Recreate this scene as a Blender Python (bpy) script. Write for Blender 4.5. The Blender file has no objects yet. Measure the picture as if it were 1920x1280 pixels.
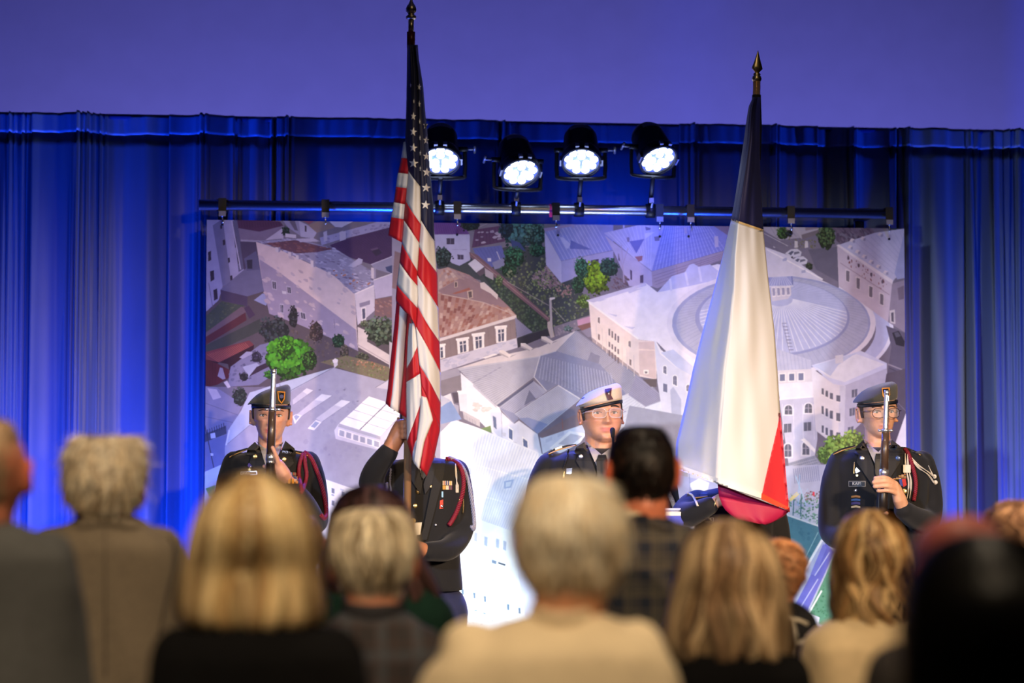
import bpy, bmesh, math, random
import numpy as np
from mathutils import Vector, Matrix
from mathutils.bvhtree import BVHTree

SC = bpy.context.scene
COL = SC.collection
rnd = random.Random(7)
npr = np.random.default_rng(11)

# ------------------------------------------------------------------ camera
FPX = 4080.0                       # focal length in pixels of the 1920x1280 frame
YAW, PITCH = math.radians(6.6), math.radians(3.15)
CAM = np.array([0.0, 0.0, 1.68])
FWD = np.array([math.sin(YAW) * math.cos(PITCH), math.cos(YAW) * math.cos(PITCH), math.sin(PITCH)])
RGT = np.array([math.cos(YAW), -math.sin(YAW), 0.0])
UPV = np.cross(RGT, FWD)
cam_data = bpy.data.cameras.new('camera')
cam_data.sensor_width = 36.0
cam_data.lens = FPX / 1920.0 * 36.0
cam_data.dof.use_dof = True
cam_data.dof.focus_distance = 8.55
cam_data.dof.aperture_fstop = 1.75
cam_data.dof.aperture_blades = 0
cam_data.clip_start = 0.05
cam = bpy.data.objects.new('camera', cam_data)
COL.objects.link(cam)
M = Matrix.Identity(4)
for r in range(3):
    M[r][0], M[r][1], M[r][2], M[r][3] = RGT[r], UPV[r], -FWD[r], CAM[r]
cam.matrix_world = M
SC.camera = cam

# ------------------------------------------------------------------ world, view
world = bpy.data.worlds.new('room_air'); SC.world = world
world.use_nodes = True
world.node_tree.nodes['Background'].inputs[0].default_value = (0.05, 0.05, 0.09, 1)
world.node_tree.nodes['Background'].inputs[1].default_value = 0.15
SC.view_settings.view_transform = 'Standard'
SC.view_settings.look = 'None'
SC.view_settings.gamma = 1.0
SC.view_settings.use_curve_mapping = False
SC.view_settings.exposure = 0.2
try:
    SC.cycles.use_denoising = True
    SC.cycles.max_bounces = 6
    SC.cycles.transparent_max_bounces = 12
    SC.cycles.caustics_reflective = False
    SC.cycles.caustics_refractive = False
    SC.cycles.sample_clamp_indirect = 6.0
except Exception:
    pass

# ------------------------------------------------------------------ stage lighting
def spot(name, loc, target, power, color, angle, blend=0.6, radius=0.12):
    d = bpy.data.lights.new(name, 'SPOT')
    d.energy = power; d.color = color; d.spot_size = math.radians(angle); d.spot_blend = blend
    d.shadow_soft_size = radius
    o = bpy.data.objects.new(name, d); COL.objects.link(o)
    o.location = loc
    o.rotation_euler = (Vector(target) - Vector(loc)).to_track_quat('-Z', 'Y').to_euler()
    return o
def ceiling_panel(name, loc, sx, sy, power, color):
    d = bpy.data.lights.new(name, 'AREA'); d.shape = 'RECTANGLE'; d.size = sx; d.size_y = sy
    d.energy = power; d.color = color
    o = bpy.data.objects.new(name, d); COL.objects.link(o); o.location = loc
    return o
WARM = (1.0, 0.70, 0.44)
BLUE = (0.005, 0.062, 1.0)
COOL = (0.62, 0.74, 1.0)
# warm front-of-house spots on the right, cooler ones on the left, above the audience
spot('warm_front_spot', (4.9, 0.3, 3.6), (0.1, 8.5, 1.45), 1500, WARM, 20, 1.0, 0.15)
spot('warm_front_spot', (4.9, 0.6, 3.6), (1.4, 8.5, 1.45), 1400, WARM, 21, 1.0, 0.15)
spot('warm_front_spot', (4.6, 0.3, 3.6), (2.6, 8.5, 1.45), 1250, WARM, 20, 1.0, 0.15)
spot('cool_front_spot', (-3.0, 0.3, 3.6), (2.3, 8.8, 1.55), 1250, (0.58, 0.70, 1.0), 18, 1.0, 0.15)
spot('cool_front_spot', (-3.0, 0.3, 3.6), (0.7, 8.8, 1.55), 1100, (0.58, 0.70, 1.0), 18, 1.0, 0.15)
spot('face_fill_spot', (2.6, -3.6, 3.3), (0.4, 8.5, 1.55), 2100, WARM, 15, 1.0, 0.12)  # added warm fills, this and the next, to brighten the faces on stage
spot('face_fill_spot', (2.6, -3.6, 3.3), (2.2, 8.5, 1.55), 2000, WARM, 15, 1.0, 0.12)
spot('cool_front_spot', (-3.0, 0.3, 3.6), (3.2, 9.6, 1.7), 850, (0.58, 0.70, 1.0), 13, 1.0, 0.15)
# dim warm downlights over the audience
for hx, hp in ((-0.9, 600), (0.6, 540), (2.2, 440)):
    spot('house_downlight', (hx, 0.3, 5.45), (hx, 3.9, 1.4), hp, (1.0, 0.78, 0.52), 48, 1.0, 0.35)
spot('finial_fill_spot', (1.2, 5.2, 5.45), (1.2, 5.3, 0.0), 150, (1.0, 0.80, 0.56), 112, 0.5, 0.2)  # added fill that brightens the flag finials from above
# blue uplights standing on the stage in front of the side drapes
spot('blue_uplight_lamp', (-1.25, 9.15, 0.34), (-1.05, 9.9, 2.1), 520, BLUE, 110, 1.0, 0.06)
spot('blue_uplight_lamp', (-0.55, 9.15, 0.34), (-0.55, 9.9, 2.1), 440, BLUE, 110, 1.0, 0.06)
spot('blue_uplight_lamp', (3.75, 9.15, 0.34), (3.45, 9.9, 2.1), 470, BLUE, 100, 1.0, 0.06)
# cool white wash lamps at the foot of the printed backdrop
for wx, wp in ((0.15, 48), (0.95, 120), (1.85, 66), (2.6, 48)):
    spot('white_wash_lamp', (wx, 8.75, 0.34), (wx, 9.5, 1.75), wp, (0.56, 0.69, 1.0), 120, 1.0, 0.08)
# blue wash between the drapes and the light bar
spot('blue_bar_fill', (0.5, 9.55, 2.62), (0.5, 9.8, 3.0), 7, BLUE, 150, 1.0, 0.1)
spot('blue_bar_fill', (1.6, 9.55, 2.62), (1.6, 9.8, 3.0), 12, BLUE, 150, 1.0, 0.1)
spot('blue_bar_fill', (1.75, 9.1, 2.86), (1.75, 9.42, 2.3), 9, (0.10, 0.16, 1.0), 140, 1.0, 0.1)  # added fill standing in for stage-light spill on the backdrop top
# blue cyc lamps behind the drape line washing the back wall
for wx in (-1.2, 0.6, 2.4, 4.2):
    spot('blue_cyc_lamp', (wx, 10.35, 2.0), (wx, 11.9, 3.4), 115, (0.22, 0.22, 1.0), 140, 1.0, 0.3)

# ------------------------------------------------------------------ pixel helpers
def ray(px, py):
    return FWD * FPX + RGT * (px - 960.0) + UPV * (640.0 - py)
def W(px, py, Y):
    """point on the vertical plane y = Y (parallel to the drapes) seen at a pixel"""
    d = ray(px, py)
    return CAM + d * (Y / d[1])
def mpp(px, py, Y):
    """metres per pixel at that point"""
    p = W(px, py, Y)
    return float(np.dot(p - CAM, FWD)) / FPX
def lin(c):
    c = c / 255.0
    return c / 12.92 if c <= 0.04045 else ((c + 0.055) / 1.055) ** 2.4
def C(r, g, b):
    return (lin(r), lin(g), lin(b), 1.0)

# ------------------------------------------------------------------ materials
MATS = {}
def mat(name, col, rough=0.6, metal=0.0, var=0.0, scale=40.0, bump=0.0, bscale=200.0, sheen=0.0,
        attr=False, emit=None, estr=0.0, coat=0.0, spec=None, stretch=None):
    if name in MATS: return MATS[name]
    m = bpy.data.materials.new(name); m.use_nodes = True
    nt = m.node_tree; b = nt.nodes['Principled BSDF']
    b.inputs['Roughness'].default_value = rough
    b.inputs['Metallic'].default_value = metal
    if spec is not None: b.inputs['Specular IOR Level'].default_value = spec
    if sheen: b.inputs['Sheen Weight'].default_value = sheen
    if coat: b.inputs['Coat Weight'].default_value = coat
    tc = nt.nodes.new('ShaderNodeTexCoord')
    src = tc.outputs['Object']
    if stretch:
        mp = nt.nodes.new('ShaderNodeMapping'); mp.inputs['Scale'].default_value = stretch
        nt.links.new(src, mp.inputs['Vector']); src = mp.outputs['Vector']
    colout = None
    if attr:
        at = nt.nodes.new('ShaderNodeVertexColor'); at.layer_name = 'tint'; colout = at.outputs['Color']
    b.inputs['Base Color'].default_value = col
    if var > 0:
        nz = nt.nodes.new('ShaderNodeTexNoise'); nz.inputs['Scale'].default_value = scale; nz.inputs['Detail'].default_value = 5.0
        nt.links.new(src, nz.inputs['Vector'])
        mr = nt.nodes.new('ShaderNodeMapRange')
        mr.inputs['From Min'].default_value = 0.3; mr.inputs['From Max'].default_value = 0.7
        mr.inputs['To Min'].default_value = 1.0 - var; mr.inputs['To Max'].default_value = 1.0 + var
        nt.links.new(nz.outputs['Fac'], mr.inputs['Value'])
        mx = nt.nodes.new('ShaderNodeVectorMath'); mx.operation = 'SCALE'
        if colout is not None: nt.links.new(colout, mx.inputs[0])
        else: mx.inputs[0].default_value = col[:3]
        nt.links.new(mr.outputs['Result'], mx.inputs['Scale'])
        colout = mx.outputs['Vector']
    if colout is not None: nt.links.new(colout, b.inputs['Base Color'])
    if bump > 0:
        n2 = nt.nodes.new('ShaderNodeTexNoise'); n2.inputs['Scale'].default_value = bscale; n2.inputs['Detail'].default_value = 4.0
        nt.links.new(src, n2.inputs['Vector'])
        bp = nt.nodes.new('ShaderNodeBump'); bp.inputs['Strength'].default_value = bump; bp.inputs['Distance'].default_value = 0.01
        nt.links.new(n2.outputs['Fac'], bp.inputs['Height']); nt.links.new(bp.outputs['Normal'], b.inputs['Normal'])
    if emit is not None:
        b.inputs['Emission Color'].default_value = emit; b.inputs['Emission Strength'].default_value = estr
    MATS[name] = m
    return m
def clear_mat(name, tint, alpha, rough=0.03):
    """thin clear plastic or glass: transparent with a glossy coat"""
    if name in MATS: return MATS[name]
    m = bpy.data.materials.new(name); m.use_nodes = True
    nt = m.node_tree; b = nt.nodes['Principled BSDF']
    b.inputs['Base Color'].default_value = tint; b.inputs['Roughness'].default_value = rough
    b.inputs['Alpha'].default_value = alpha
    MATS[name] = m
    return m

# ------------------------------------------------------------------ object helpers
def thing(name, label, cat, loc=(0, 0, 0), group=None):
    o = bpy.data.objects.new(name, None); COL.objects.link(o)
    o.location = loc; o.empty_display_size = 0.05
    o['label'] = label; o['category'] = cat
    if group: o['group'] = group
    return o
def tag(o, label=None, cat=None, group=None, kind=None):
    if label: o['label'] = label
    if cat: o['category'] = cat
    if group: o['group'] = group
    if kind: o['kind'] = kind
    return o
def root_loc(o):
    v = Vector((0, 0, 0))
    while o is not None:
        v += o.location; o = o.parent
    return np.array(v)
def mk(name, V, F, m, parent=None, smooth=True, colors=None, loc=None, mats=None, midx=None):
    """link ONE mesh object; V are world coordinates"""
    V = np.asarray(V, dtype=float).reshape(-1, 3)
    base = root_loc(parent) if parent is not None else np.zeros(3)
    l = np.zeros(3) if loc is None else np.asarray(loc, float) - base
    me = bpy.data.meshes.new(name)
    me.from_pydata((V - base - l).tolist(), [], [list(map(int, f)) for f in F])
    if smooth: me.polygons.foreach_set('use_smooth', np.ones(len(me.polygons), dtype=bool))
    if colors is not None:
        a = me.color_attributes.new('tint', 'FLOAT_COLOR', 'POINT')
        a.data.foreach_set('color', np.asarray(colors, dtype=np.float32).reshape(-1))
    for x in (mats or [m]): me.materials.append(x)
    if midx is not None: me.polygons.foreach_set('material_index', np.asarray(midx, dtype=np.int32))
    me.update()
    o = bpy.data.objects.new(name, me); COL.objects.link(o)
    o.location = l
    if parent is not None: o.parent = parent
    return o
def copy_part(src, parent, loc):
    c = src.copy(); COL.objects.link(c); c.parent = parent
    c.location = np.asarray(loc, float) - (root_loc(parent) if parent is not None else 0)
    return c
def joinm(parts):
    Vs, Fs, n = [], [], 0
    for V, F in parts:
        V = np.asarray(V, float).reshape(-1, 3)
        Vs.append(V); Fs += [[i + n for i in f] for f in F]; n += len(V)
    return np.vstack(Vs), Fs
def box(c, s, R=None):
    c = np.asarray(c, float); h = np.asarray(s, float) / 2
    V = np.array([[x, y, z] for x in (-1, 1) for y in (-1, 1) for z in (-1, 1)], float) * h
    if R is not None: V = V @ np.asarray(R).T
    return V + c, [[0, 1, 3, 2], [4, 6, 7, 5], [0, 4, 5, 1], [2, 3, 7, 6], [0, 2, 6, 4], [1, 5, 7, 3]]
def frames(P):
    P = np.asarray(P, float); n = len(P)
    T = np.zeros_like(P)
    T[1:-1] = P[2:] - P[:-2]; T[0] = P[1] - P[0]; T[-1] = P[-1] - P[-2]
    T /= np.linalg.norm(T, axis=1)[:, None] + 1e-12
    a = np.array([0.0, 1.0, 0.0]) if abs(T[0][1]) < 0.9 else np.array([1.0, 0, 0])
    U = np.zeros_like(P); B = np.zeros_like(P)
    for i in range(n):
        u = a - T[i] * np.dot(a, T[i]); u /= np.linalg.norm(u) + 1e-12
        U[i] = u; B[i] = np.cross(T[i], u); a = u
    return T, U, B
def tube(P, R, seg=12, closed=False, flat=1.0):
    """capped tube along P; R radius (scalar or list)"""
    P = np.asarray(P, float); n = len(P)
    R = np.full(n, R, float) if np.isscalar(R) else np.asarray(R, float)
    T, U, B = frames(P)
    a = np.linspace(0, 2 * math.pi, seg, endpoint=False)
    V = (P[:, None, :] + R[:, None, None] * (np.cos(a)[None, :, None] * U[:, None, :] * flat + np.sin(a)[None, :, None] * B[:, None, :])).reshape(-1, 3)
    F = []
    for i in range(n - 1):
        for j in range(seg):
            k = (j + 1) % seg
            F.append([i * seg + j, i * seg + k, (i + 1) * seg + k, (i + 1) * seg + j])
    F.append(list(range(seg))[::-1]); F.append([(n - 1) * seg + j for j in range(seg)])
    return V, F
def capsule(P, R, seg=12):
    """tube with rounded ends"""
    P = np.asarray(P, float); R = np.full(len(P), R, float) if np.isscalar(R) else np.asarray(R, float)
    d0 = P[0] - P[1]; d0 /= np.linalg.norm(d0); d1 = P[-1] - P[-2]; d1 /= np.linalg.norm(d1)
    pre, rp, post, rq = [], [], [], []
    for t in (0.98, 0.8, 0.45):
        pre.append(P[0] + d0 * R[0] * t); rp.append(R[0] * math.sqrt(1 - t * t))
    for t in (0.45, 0.8, 0.98):
        post.append(P[-1] + d1 * R[-1] * t); rq.append(R[-1] * math.sqrt(1 - t * t))
    return tube(np.vstack([pre, P, post]), np.concatenate([rp, R, rq]), seg)
def spline(P, n):
    """Catmull-Rom through the rows of P (any width), n samples"""
    P = np.asarray(P, float); k = len(P)
    if k == 2: return P[0] + (P[1] - P[0]) * np.linspace(0, 1, n)[:, None]
    Q = np.vstack([2 * P[0] - P[1], P, 2 * P[-1] - P[-2]])
    out = []
    for t in np.linspace(0, k - 1 - 1e-9, n):
        i = int(t); u = t - i
        p0, p1, p2, p3 = Q[i], Q[i + 1], Q[i + 2], Q[i + 3]
        out.append(0.5 * ((2 * p1) + (-p0 + p2) * u + (2 * p0 - 5 * p1 + 4 * p2 - p3) * u * u + (-p0 + 3 * p1 - 3 * p2 + p3) * u ** 3))
    return np.array(out)
def ring_loft(rings, cap=True):
    """rings: list of equal-length (n,3) arrays"""
    n = len(rings[0]); V = np.vstack(rings); F = []
    for i in range(len(rings) - 1):
        for j in range(n):
            k = (j + 1) % n
            F.append([i * n + j, i * n + k, (i + 1) * n + k, (i + 1) * n + j])
    if cap:
        F.append(list(range(n))[::-1]); F.append([(len(rings) - 1) * n + j for j in range(n)])
    return V, F
def ell_ring(c, rx, ry, n=32, p=2.0, slope=0.0):
    a = np.linspace(0, 2 * math.pi, n, endpoint=False)
    cs, sn = np.cos(a), np.sin(a)
    x = np.sign(cs) * np.abs(cs) ** (2 / p) * rx; y = np.sign(sn) * np.abs(sn) ** (2 / p) * ry
    return np.stack([c[0] + x, c[1] + y, np.full(n, c[2]) + slope * x], axis=1)
def ellipsoid(c, r, nu=20, nv=14, R=None):
    V, F = [], []
    V.append([0, 0, 1.0])
    for i in range(1, nv):
        t = math.pi * i / nv
        for j in range(nu):
            a = 2 * math.pi * j / nu
            V.append([math.sin(t) * math.cos(a), math.sin(t) * math.sin(a), math.cos(t)])
    V.append([0, 0, -1.0])
    for j in range(nu): F.append([0, 1 + j, 1 + (j + 1) % nu])
    for i in range(nv - 2):
        for j in range(nu):
            a = 1 + i * nu + j; b = 1 + i * nu + (j + 1) % nu
            F.append([a, a + nu, b + nu, b])
    last = len(V) - 1
    for j in range(nu): F.append([last, last - nu + (j + 1) % nu, last - nu + j])
    V = np.array(V) * np.asarray(r, float)
    if R is not None: V = V @ np.asarray(R).T
    return V + np.asarray(c, float), F
def lathe(profile, c, axis, seg=24):
    """profile [(r, h)] about an axis through c"""
    axis = np.asarray(axis, float) / np.linalg.norm(axis)
    a = np.array([1.0, 0, 0]) if abs(axis[0]) < 0.9 else np.array([0, 1.0, 0])
    u = np.cross(axis, a); u /= np.linalg.norm(u); v = np.cross(axis, u)
    ang = np.linspace(0, 2 * math.pi, seg, endpoint=False)
    rings = [np.asarray(c) + axis * h + r * (np.cos(ang)[:, None] * u + np.sin(ang)[:, None] * v) for r, h in profile]
    return ring_loft(rings)
def union(parts, voxel, smooth=4, decimate=None):
    """one continuous closed surface out of overlapping closed shapes"""
    V, F = joinm(parts)
    me = bpy.data.meshes.new('tmp'); me.from_pydata(V.tolist(), [], F); me.update()
    bm = bmesh.new(); bm.from_mesh(me); bmesh.ops.recalc_face_normals(bm, faces=bm.faces); bm.to_mesh(me); bm.free()
    o = bpy.data.objects.new('tmp', me); COL.objects.link(o)
    r = o.modifiers.new('r', 'REMESH'); r.mode = 'VOXEL'; r.voxel_size = voxel
    if smooth:
        s = o.modifiers.new('s', 'SMOOTH'); s.factor = 0.5; s.iterations = smooth
    if decimate:
        d = o.modifiers.new('d', 'DECIMATE'); d.ratio = decimate
    dg = bpy.context.evaluated_depsgraph_get()
    e = o.evaluated_get(dg).to_mesh()
    nv = len(e.vertices); co = np.empty(nv * 3); e.vertices.foreach_get('co', co)
    Fo = [list(p.vertices) for p in e.polygons]
    o.evaluated_get(dg).to_mesh_clear()
    bpy.data.objects.remove(o); bpy.data.meshes.remove(me)
    return co.reshape(-1, 3), Fo
def bvh_of(V, F):
    return BVHTree.FromPolygons([tuple(v) for v in V], F)
def hit(bvh, px, py, Y=None):
    d = Vector(ray(px, py)).normalized()
    h = bvh.ray_cast(Vector(CAM), d)
    if h[0] is None:
        if Y is None: return None
        return np.array(W(px, py, Y)), np.array([0, -1.0, 0])
    return np.array(h[0]), np.array(h[1])
def pin(poly):
    """even-odd test factory"""
    P = np.asarray(poly, float)
    def f(x, y):
        ins = False; j = len(P) - 1
        for i in range(len(P)):
            if (P[i, 1] > y) != (P[j, 1] > y) and x < (P[j, 0] - P[i, 0]) * (y - P[i, 1]) / (P[j, 1] - P[i, 1]) + P[i, 0]: ins = not ins
            j = i
        return ins
    return f
def patch(bvh, poly, thick=0.003, step=3.0, lift=0.002, Y=None):
    """a thin piece of cloth or metal lying on a surface: outline traced as pixels, laid onto the mesh in bvh"""
    P = np.asarray(poly, float)
    bm = bmesh.new()
    vs = [bm.verts.new((p[0], p[1], 0)) for p in P]
    bm.faces.new(vs)
    L, H = P.min(0), P.max(0)
    for ax in (0, 1):
        for t in np.arange(L[ax] + step, H[ax], step):
            co = [0, 0, 0]; no = [0, 0, 0]; co[ax] = t; no[ax] = 1
            bmesh.ops.bisect_plane(bm, geom=bm.verts[:] + bm.edges[:] + bm.faces[:], plane_co=co, plane_no=no)
    bmesh.ops.triangulate(bm, faces=[f for f in bm.faces if len(f.verts) > 4])
    bm.verts.index_update()
    front, back, last = [], [], None
    pts = [hit(bvh, v.co.x, v.co.y) for v in bm.verts]
    good = [p[0][1] for p in pts if p is not None]
    fall = (float(np.median(good)) if good else (Y if Y is not None else 8.5))
    for v, h in zip(bm.verts, pts):
        p = h[0] if h is not None else W(v.co.x, v.co.y, fall)
        t = CAM - p; t = t / np.linalg.norm(t)
        front.append(p + t * (lift + thick)); back.append(p + t * (lift - 0.004))
    n = len(front); F = []
    for f in bm.faces:
        idx = [v.index for v in f.verts]
        F.append(idx); F.append([i + n for i in idx[::-1]])
    for e in bm.edges:
        if len(e.link_faces) == 1:
            a, b = e.verts[0].index, e.verts[1].index
            F.append([a, b, b + n, a + n])
    bm.free()
    return np.vstack([front, back]), F
def fixn(o):
    bm = bmesh.new(); bm.from_mesh(o.data); bmesh.ops.recalc_face_normals(bm, faces=bm.faces); bm.to_mesh(o.data); bm.free()
    return o

# =================================================================== the setting
STAGE = 0.20
def struct(name, V, F, m, smooth=False):
    return tag(mk(name, V, F, m, smooth=smooth), kind='structure')
m_wall = mat('painted_wall', (0.52, 0.50, 0.56, 1), 0.85, var=0.03, scale=6, bump=0.05, bscale=300)
m_dim = mat('dark_side_wall', C(58, 54, 58), 0.9, var=0.03, scale=6)
m_carpet = mat('dark_carpet', C(52, 46, 50), 0.95, var=0.25, scale=120, bump=0.4, bscale=500)
m_stage = mat('black_stage_deck', C(38, 38, 44), 0.6, var=0.15, scale=30, bump=0.1)
m_ceil = mat('ceiling_paint', C(60, 56, 58), 0.9, var=0.03, scale=8)
struct('floor', *box((1.0, 4.0, -0.05), (13.0, 18.0, 0.1)), m_carpet)
struct('wall_back', *box((1.0, 12.06, 2.8), (13.0, 0.12, 5.6)), m_wall)
struct('wall_left', *box((-5.56, 4.0, 2.8), (0.12, 18.0, 5.6)), m_dim)
struct('wall_right', *box((7.56, 4.0, 2.8), (0.12, 18.0, 5.6)), m_dim)
struct('wall_front', *box((1.0, -5.06, 2.8), (13.0, 0.12, 5.6)), m_dim)
struct('ceiling', *box((1.0, 4.0, 5.65), (13.0, 18.0, 0.1)), m_ceil)
stage = thing('stage_riser', 'low black stage platform under the flag bearers', 'stage', (1.2, 8.6, 0))
mk('deck', *box((1.2, 8.6, STAGE - 0.02), (6.4, 3.2, 0.04)), m_stage, stage, smooth=False)
mk('skirt', *box((1.2, 8.6, (STAGE - 0.04) / 2), (6.36, 3.16, STAGE - 0.04)), mat('black_skirt', C(20, 20, 24), 0.9), stage, smooth=False)

# ------------------------------------------------------------------ drapes
YD = 9.78                                     # plane of the drape line
ZT = float(W(960, 224, YD)[2]) - 0.01         # top of the drapes
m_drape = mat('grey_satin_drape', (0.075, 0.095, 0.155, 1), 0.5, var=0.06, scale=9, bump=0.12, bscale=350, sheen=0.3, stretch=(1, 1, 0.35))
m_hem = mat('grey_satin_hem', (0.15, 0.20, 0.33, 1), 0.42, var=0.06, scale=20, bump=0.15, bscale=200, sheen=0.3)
def fold_fn(seed, x0, x1, wmin, wmax, dmin, dmax):
    r = random.Random(seed); ks = [(x0, 0.0)]; x = x0; s = 1
    while x < x1:
        x += r.uniform(wmin, wmax); ks.append((x, s * r.uniform(dmin, dmax))); s = -s
    ks = np.array(ks)
    lean = np.array([r.uniform(-0.035, 0.035) for _ in ks])
    def f(X, t):                               # t: 0 top .. 1 bottom
        k = ks[:, 0] + lean * t * 1.2
        i = np.clip(np.searchsorted(k, X) - 1, 0, len(ks) - 2)
        u = (X - k[i]) / np.maximum(k[i + 1] - k[i], 1e-6); u = np.clip(u, 0, 1)
        u = u * u * (3 - 2 * u)
        return ks[i, 1] * (1 - u) + ks[i + 1, 1] * u
    return f
NDR = [0]
def drape(pxa, pxb, seed, zbot, label, wmin=0.05, wmax=0.14, depth=(0.018, 0.05), yoff=0.0, pinch=()):
    NDR[0] += 1; yoff = 0.045 * (NDR[0] % 2)
    x0, x1 = W(pxa, 300, YD)[0], W(pxb, 300, YD)[0]
    root = thing('stage_curtain', label, 'curtain', ((x0 + x1) / 2, YD + yoff, zbot), 'satin pipe and drape panels behind the stage')
    fa = fold_fn(seed, x0, x1, wmin, wmax, *depth)
    fb = fold_fn(seed + 100, x0, x1, 0.02, 0.05, 0.001, 0.006)
    def sheet(za, zb, nz, gather, off):
        nx = max(24, int((x1 - x0) / 0.007))
        X = np.linspace(x0, x1, nx); V = []
        for z in np.linspace(za, zb, nz):
            t = (ZT - z) / (ZT - 0.2)
            amp = 0.45 + 0.55 * min(1, t * 2.2) if not gather else 0.5
            y = YD + yoff + off + fa(X, t) * amp + fb(X, t) * (1.6 if gather else 0.6 + 0.4 * t)
            for pc in pinch:                    # tight gathers tied at the pipe
                px_ = W(pc, 300, YD)[0]; g = np.exp(-((X - px_ + 0.05 * t) / (0.018 + 0.05 * t)) ** 2)
                y = y + g * (0.05 * np.sin((X - px_) * 260) * math.exp(-t * 3) - 0.02)
            V.append(np.stack([X, y, np.full(nx, z)], 1))
        V = np.vstack(V)
        F = [[i * nx + j, i * nx + j + 1, (i + 1) * nx + j + 1, (i + 1) * nx + j] for i in range(nz - 1) for j in range(nx - 1)]
        return V, F
    o = mk('curtain_cloth', *sheet(ZT - 0.075, zbot, 44, False, 0.0), m_drape, root)
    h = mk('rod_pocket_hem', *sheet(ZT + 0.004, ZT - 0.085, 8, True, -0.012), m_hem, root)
    for q in (o, h):
        s = q.modifiers.new('cloth', 'SOLIDIFY'); s.thickness = 0.002
    return root
G0 = 0.215
drape(-128, 74, 3, G0, 'blue lit satin drape panel behind the man with cropped grey hair and dark grey jacket', 0.05, 0.13, pinch=(20, 44))
drape(59, 184, 5, G0, 'blue lit satin drape panel gathered in tight pleats beside the wide pale drape', 0.05, 0.12, pinch=(150, 168))
drape(169, 332, 8, G0, 'wide pale satin drape panel rising behind the tousled white haired man', 0.11, 0.2, (0.02, 0.05), pinch=(190,))
drape(317, 438, 14, G0, 'satin drape panel hanging along the edge of the printed aerial view beside the woman cadet', 0.06, 0.12, (0.02, 0.055), pinch=(380,))
drape(423, 534, 21, G0, 'narrow dark satin drape panel above the tiled town roofs of the print', 0.05, 0.1, (0.015, 0.05), 0.015, pinch=(440, 512))
drape(519, 932, 23, G0, 'dark satin drape panel behind the striped flag and its pole', 0.09, 0.2, (0.006, 0.03), 0.01, pinch=(540,))
drape(917, 1288, 29, G0, 'dark satin drape panel behind the three uncovered stage lights', 0.12, 0.25, (0.004, 0.02), 0.012, pinch=(935, 948))
drape(1273, 1533, 31, G0, 'dark satin drape panel behind the top of the blue white red flag', 0.09, 0.17, (0.006, 0.03), 0.01, pinch=(1300, 1452))
drape(1518, 1699, 37, G0, 'dark satin drape panel above the white corner building of the print', 0.06, 0.11, (0.012, 0.05), 0.015, pinch=(1600, 1680))
drape(1684, 1808, 41, G0, 'pale grey satin drape panel hanging beside the cadet with glasses and rifle', 0.07, 0.14, (0.02, 0.05), pinch=(1702,))
drape(1793, 1877, 43, G0, 'narrow satin drape panel with deep dark pleats next to the pale grey one', 0.035, 0.06, (0.03, 0.065), pinch=(1812, 1835))
drape(1862, 2048, 47, G0, 'blue streaked satin drape panel behind the curly light brown hair', 0.04, 0.09, (0.02, 0.06), pinch=(1890, 1905))
m_black = mat('black_metal', C(24, 25, 30), 0.45, 0.3, var=0.1)
pipe = thing('drape_pipe', 'dark crossbar pipe holding up the satin drapes', 'pipe', (1.2, YD + 0.02, 0.2))
xa, xb = W(-140, 300, YD)[0], W(2060, 300, YD)[0]
mk('crossbar', *tube([(xa, YD + 0.05, ZT - 0.002), (xb, YD + 0.05, ZT - 0.002)], 0.0125, 14), mat('blue_grey_pocket', C(30, 42, 92), 0.6), pipe)
for x in (xa, (xa + xb) / 2, xb):
    mk('upright', *tube([(x, YD + 0.22, 0.2), (x, YD + 0.22, ZT - 0.03)], 0.02, 12), m_black, pipe)
    mk('arm_bracket', *box((x, YD + 0.135, ZT - 0.02), (0.03, 0.17, 0.02)), m_black, pipe, smooth=False)
    mk('foot_plate', *box((x, YD + 0.30, 0.206), (0.4, 0.3, 0.012)), m_black, pipe, smooth=False)

# ------------------------------------------------------------------ light bar with hangers
YB = 9.40                                     # plane of the printed backdrop
m_chrome = mat('chrome', (0.78, 0.79, 0.82, 1), 0.16, 1.0)
m_alu = mat('brushed_aluminium', (0.62, 0.64, 0.68, 1), 0.3, 1.0, var=0.06, scale=80)
bz = float(W(960, 391, YB)[2]) + 0.0
bxa, bxb = W(373, 384, YB)[0], W(1672, 400, YB)[0]
bar = thing('light_bar', 'long shiny steel pipe carrying the stage lights and the printed backdrop', 'pipe', ((bxa + bxb) / 2, YB + 0.03, bz))
mk('pipe_tube', *tube([(bxa, YB + 0.012, bz), (bxb, YB + 0.012, bz)], 0.0225, 24), m_alu, bar)
for x in (bxa + 0.1, bxb - 0.12):             # stands behind the banner carrying the bar
    mk('stand_post', *tube([(x, YB + 0.10, STAGE), (x, YB + 0.10, bz)], 0.022, 12), m_black, bar)
    mk('stand_base', *box((x, YB + 0.10, STAGE + 0.01), (0.36, 0.24, 0.02)), m_black, bar, smooth=False)
    mk('post_clamp', *box((x, YB + 0.06, bz), (0.05, 0.10, 0.05)), m_black, bar, smooth=False)
m_clip = mat('grey_clip', C(120, 122, 140), 0.4, 0.6)
first = None
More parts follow.
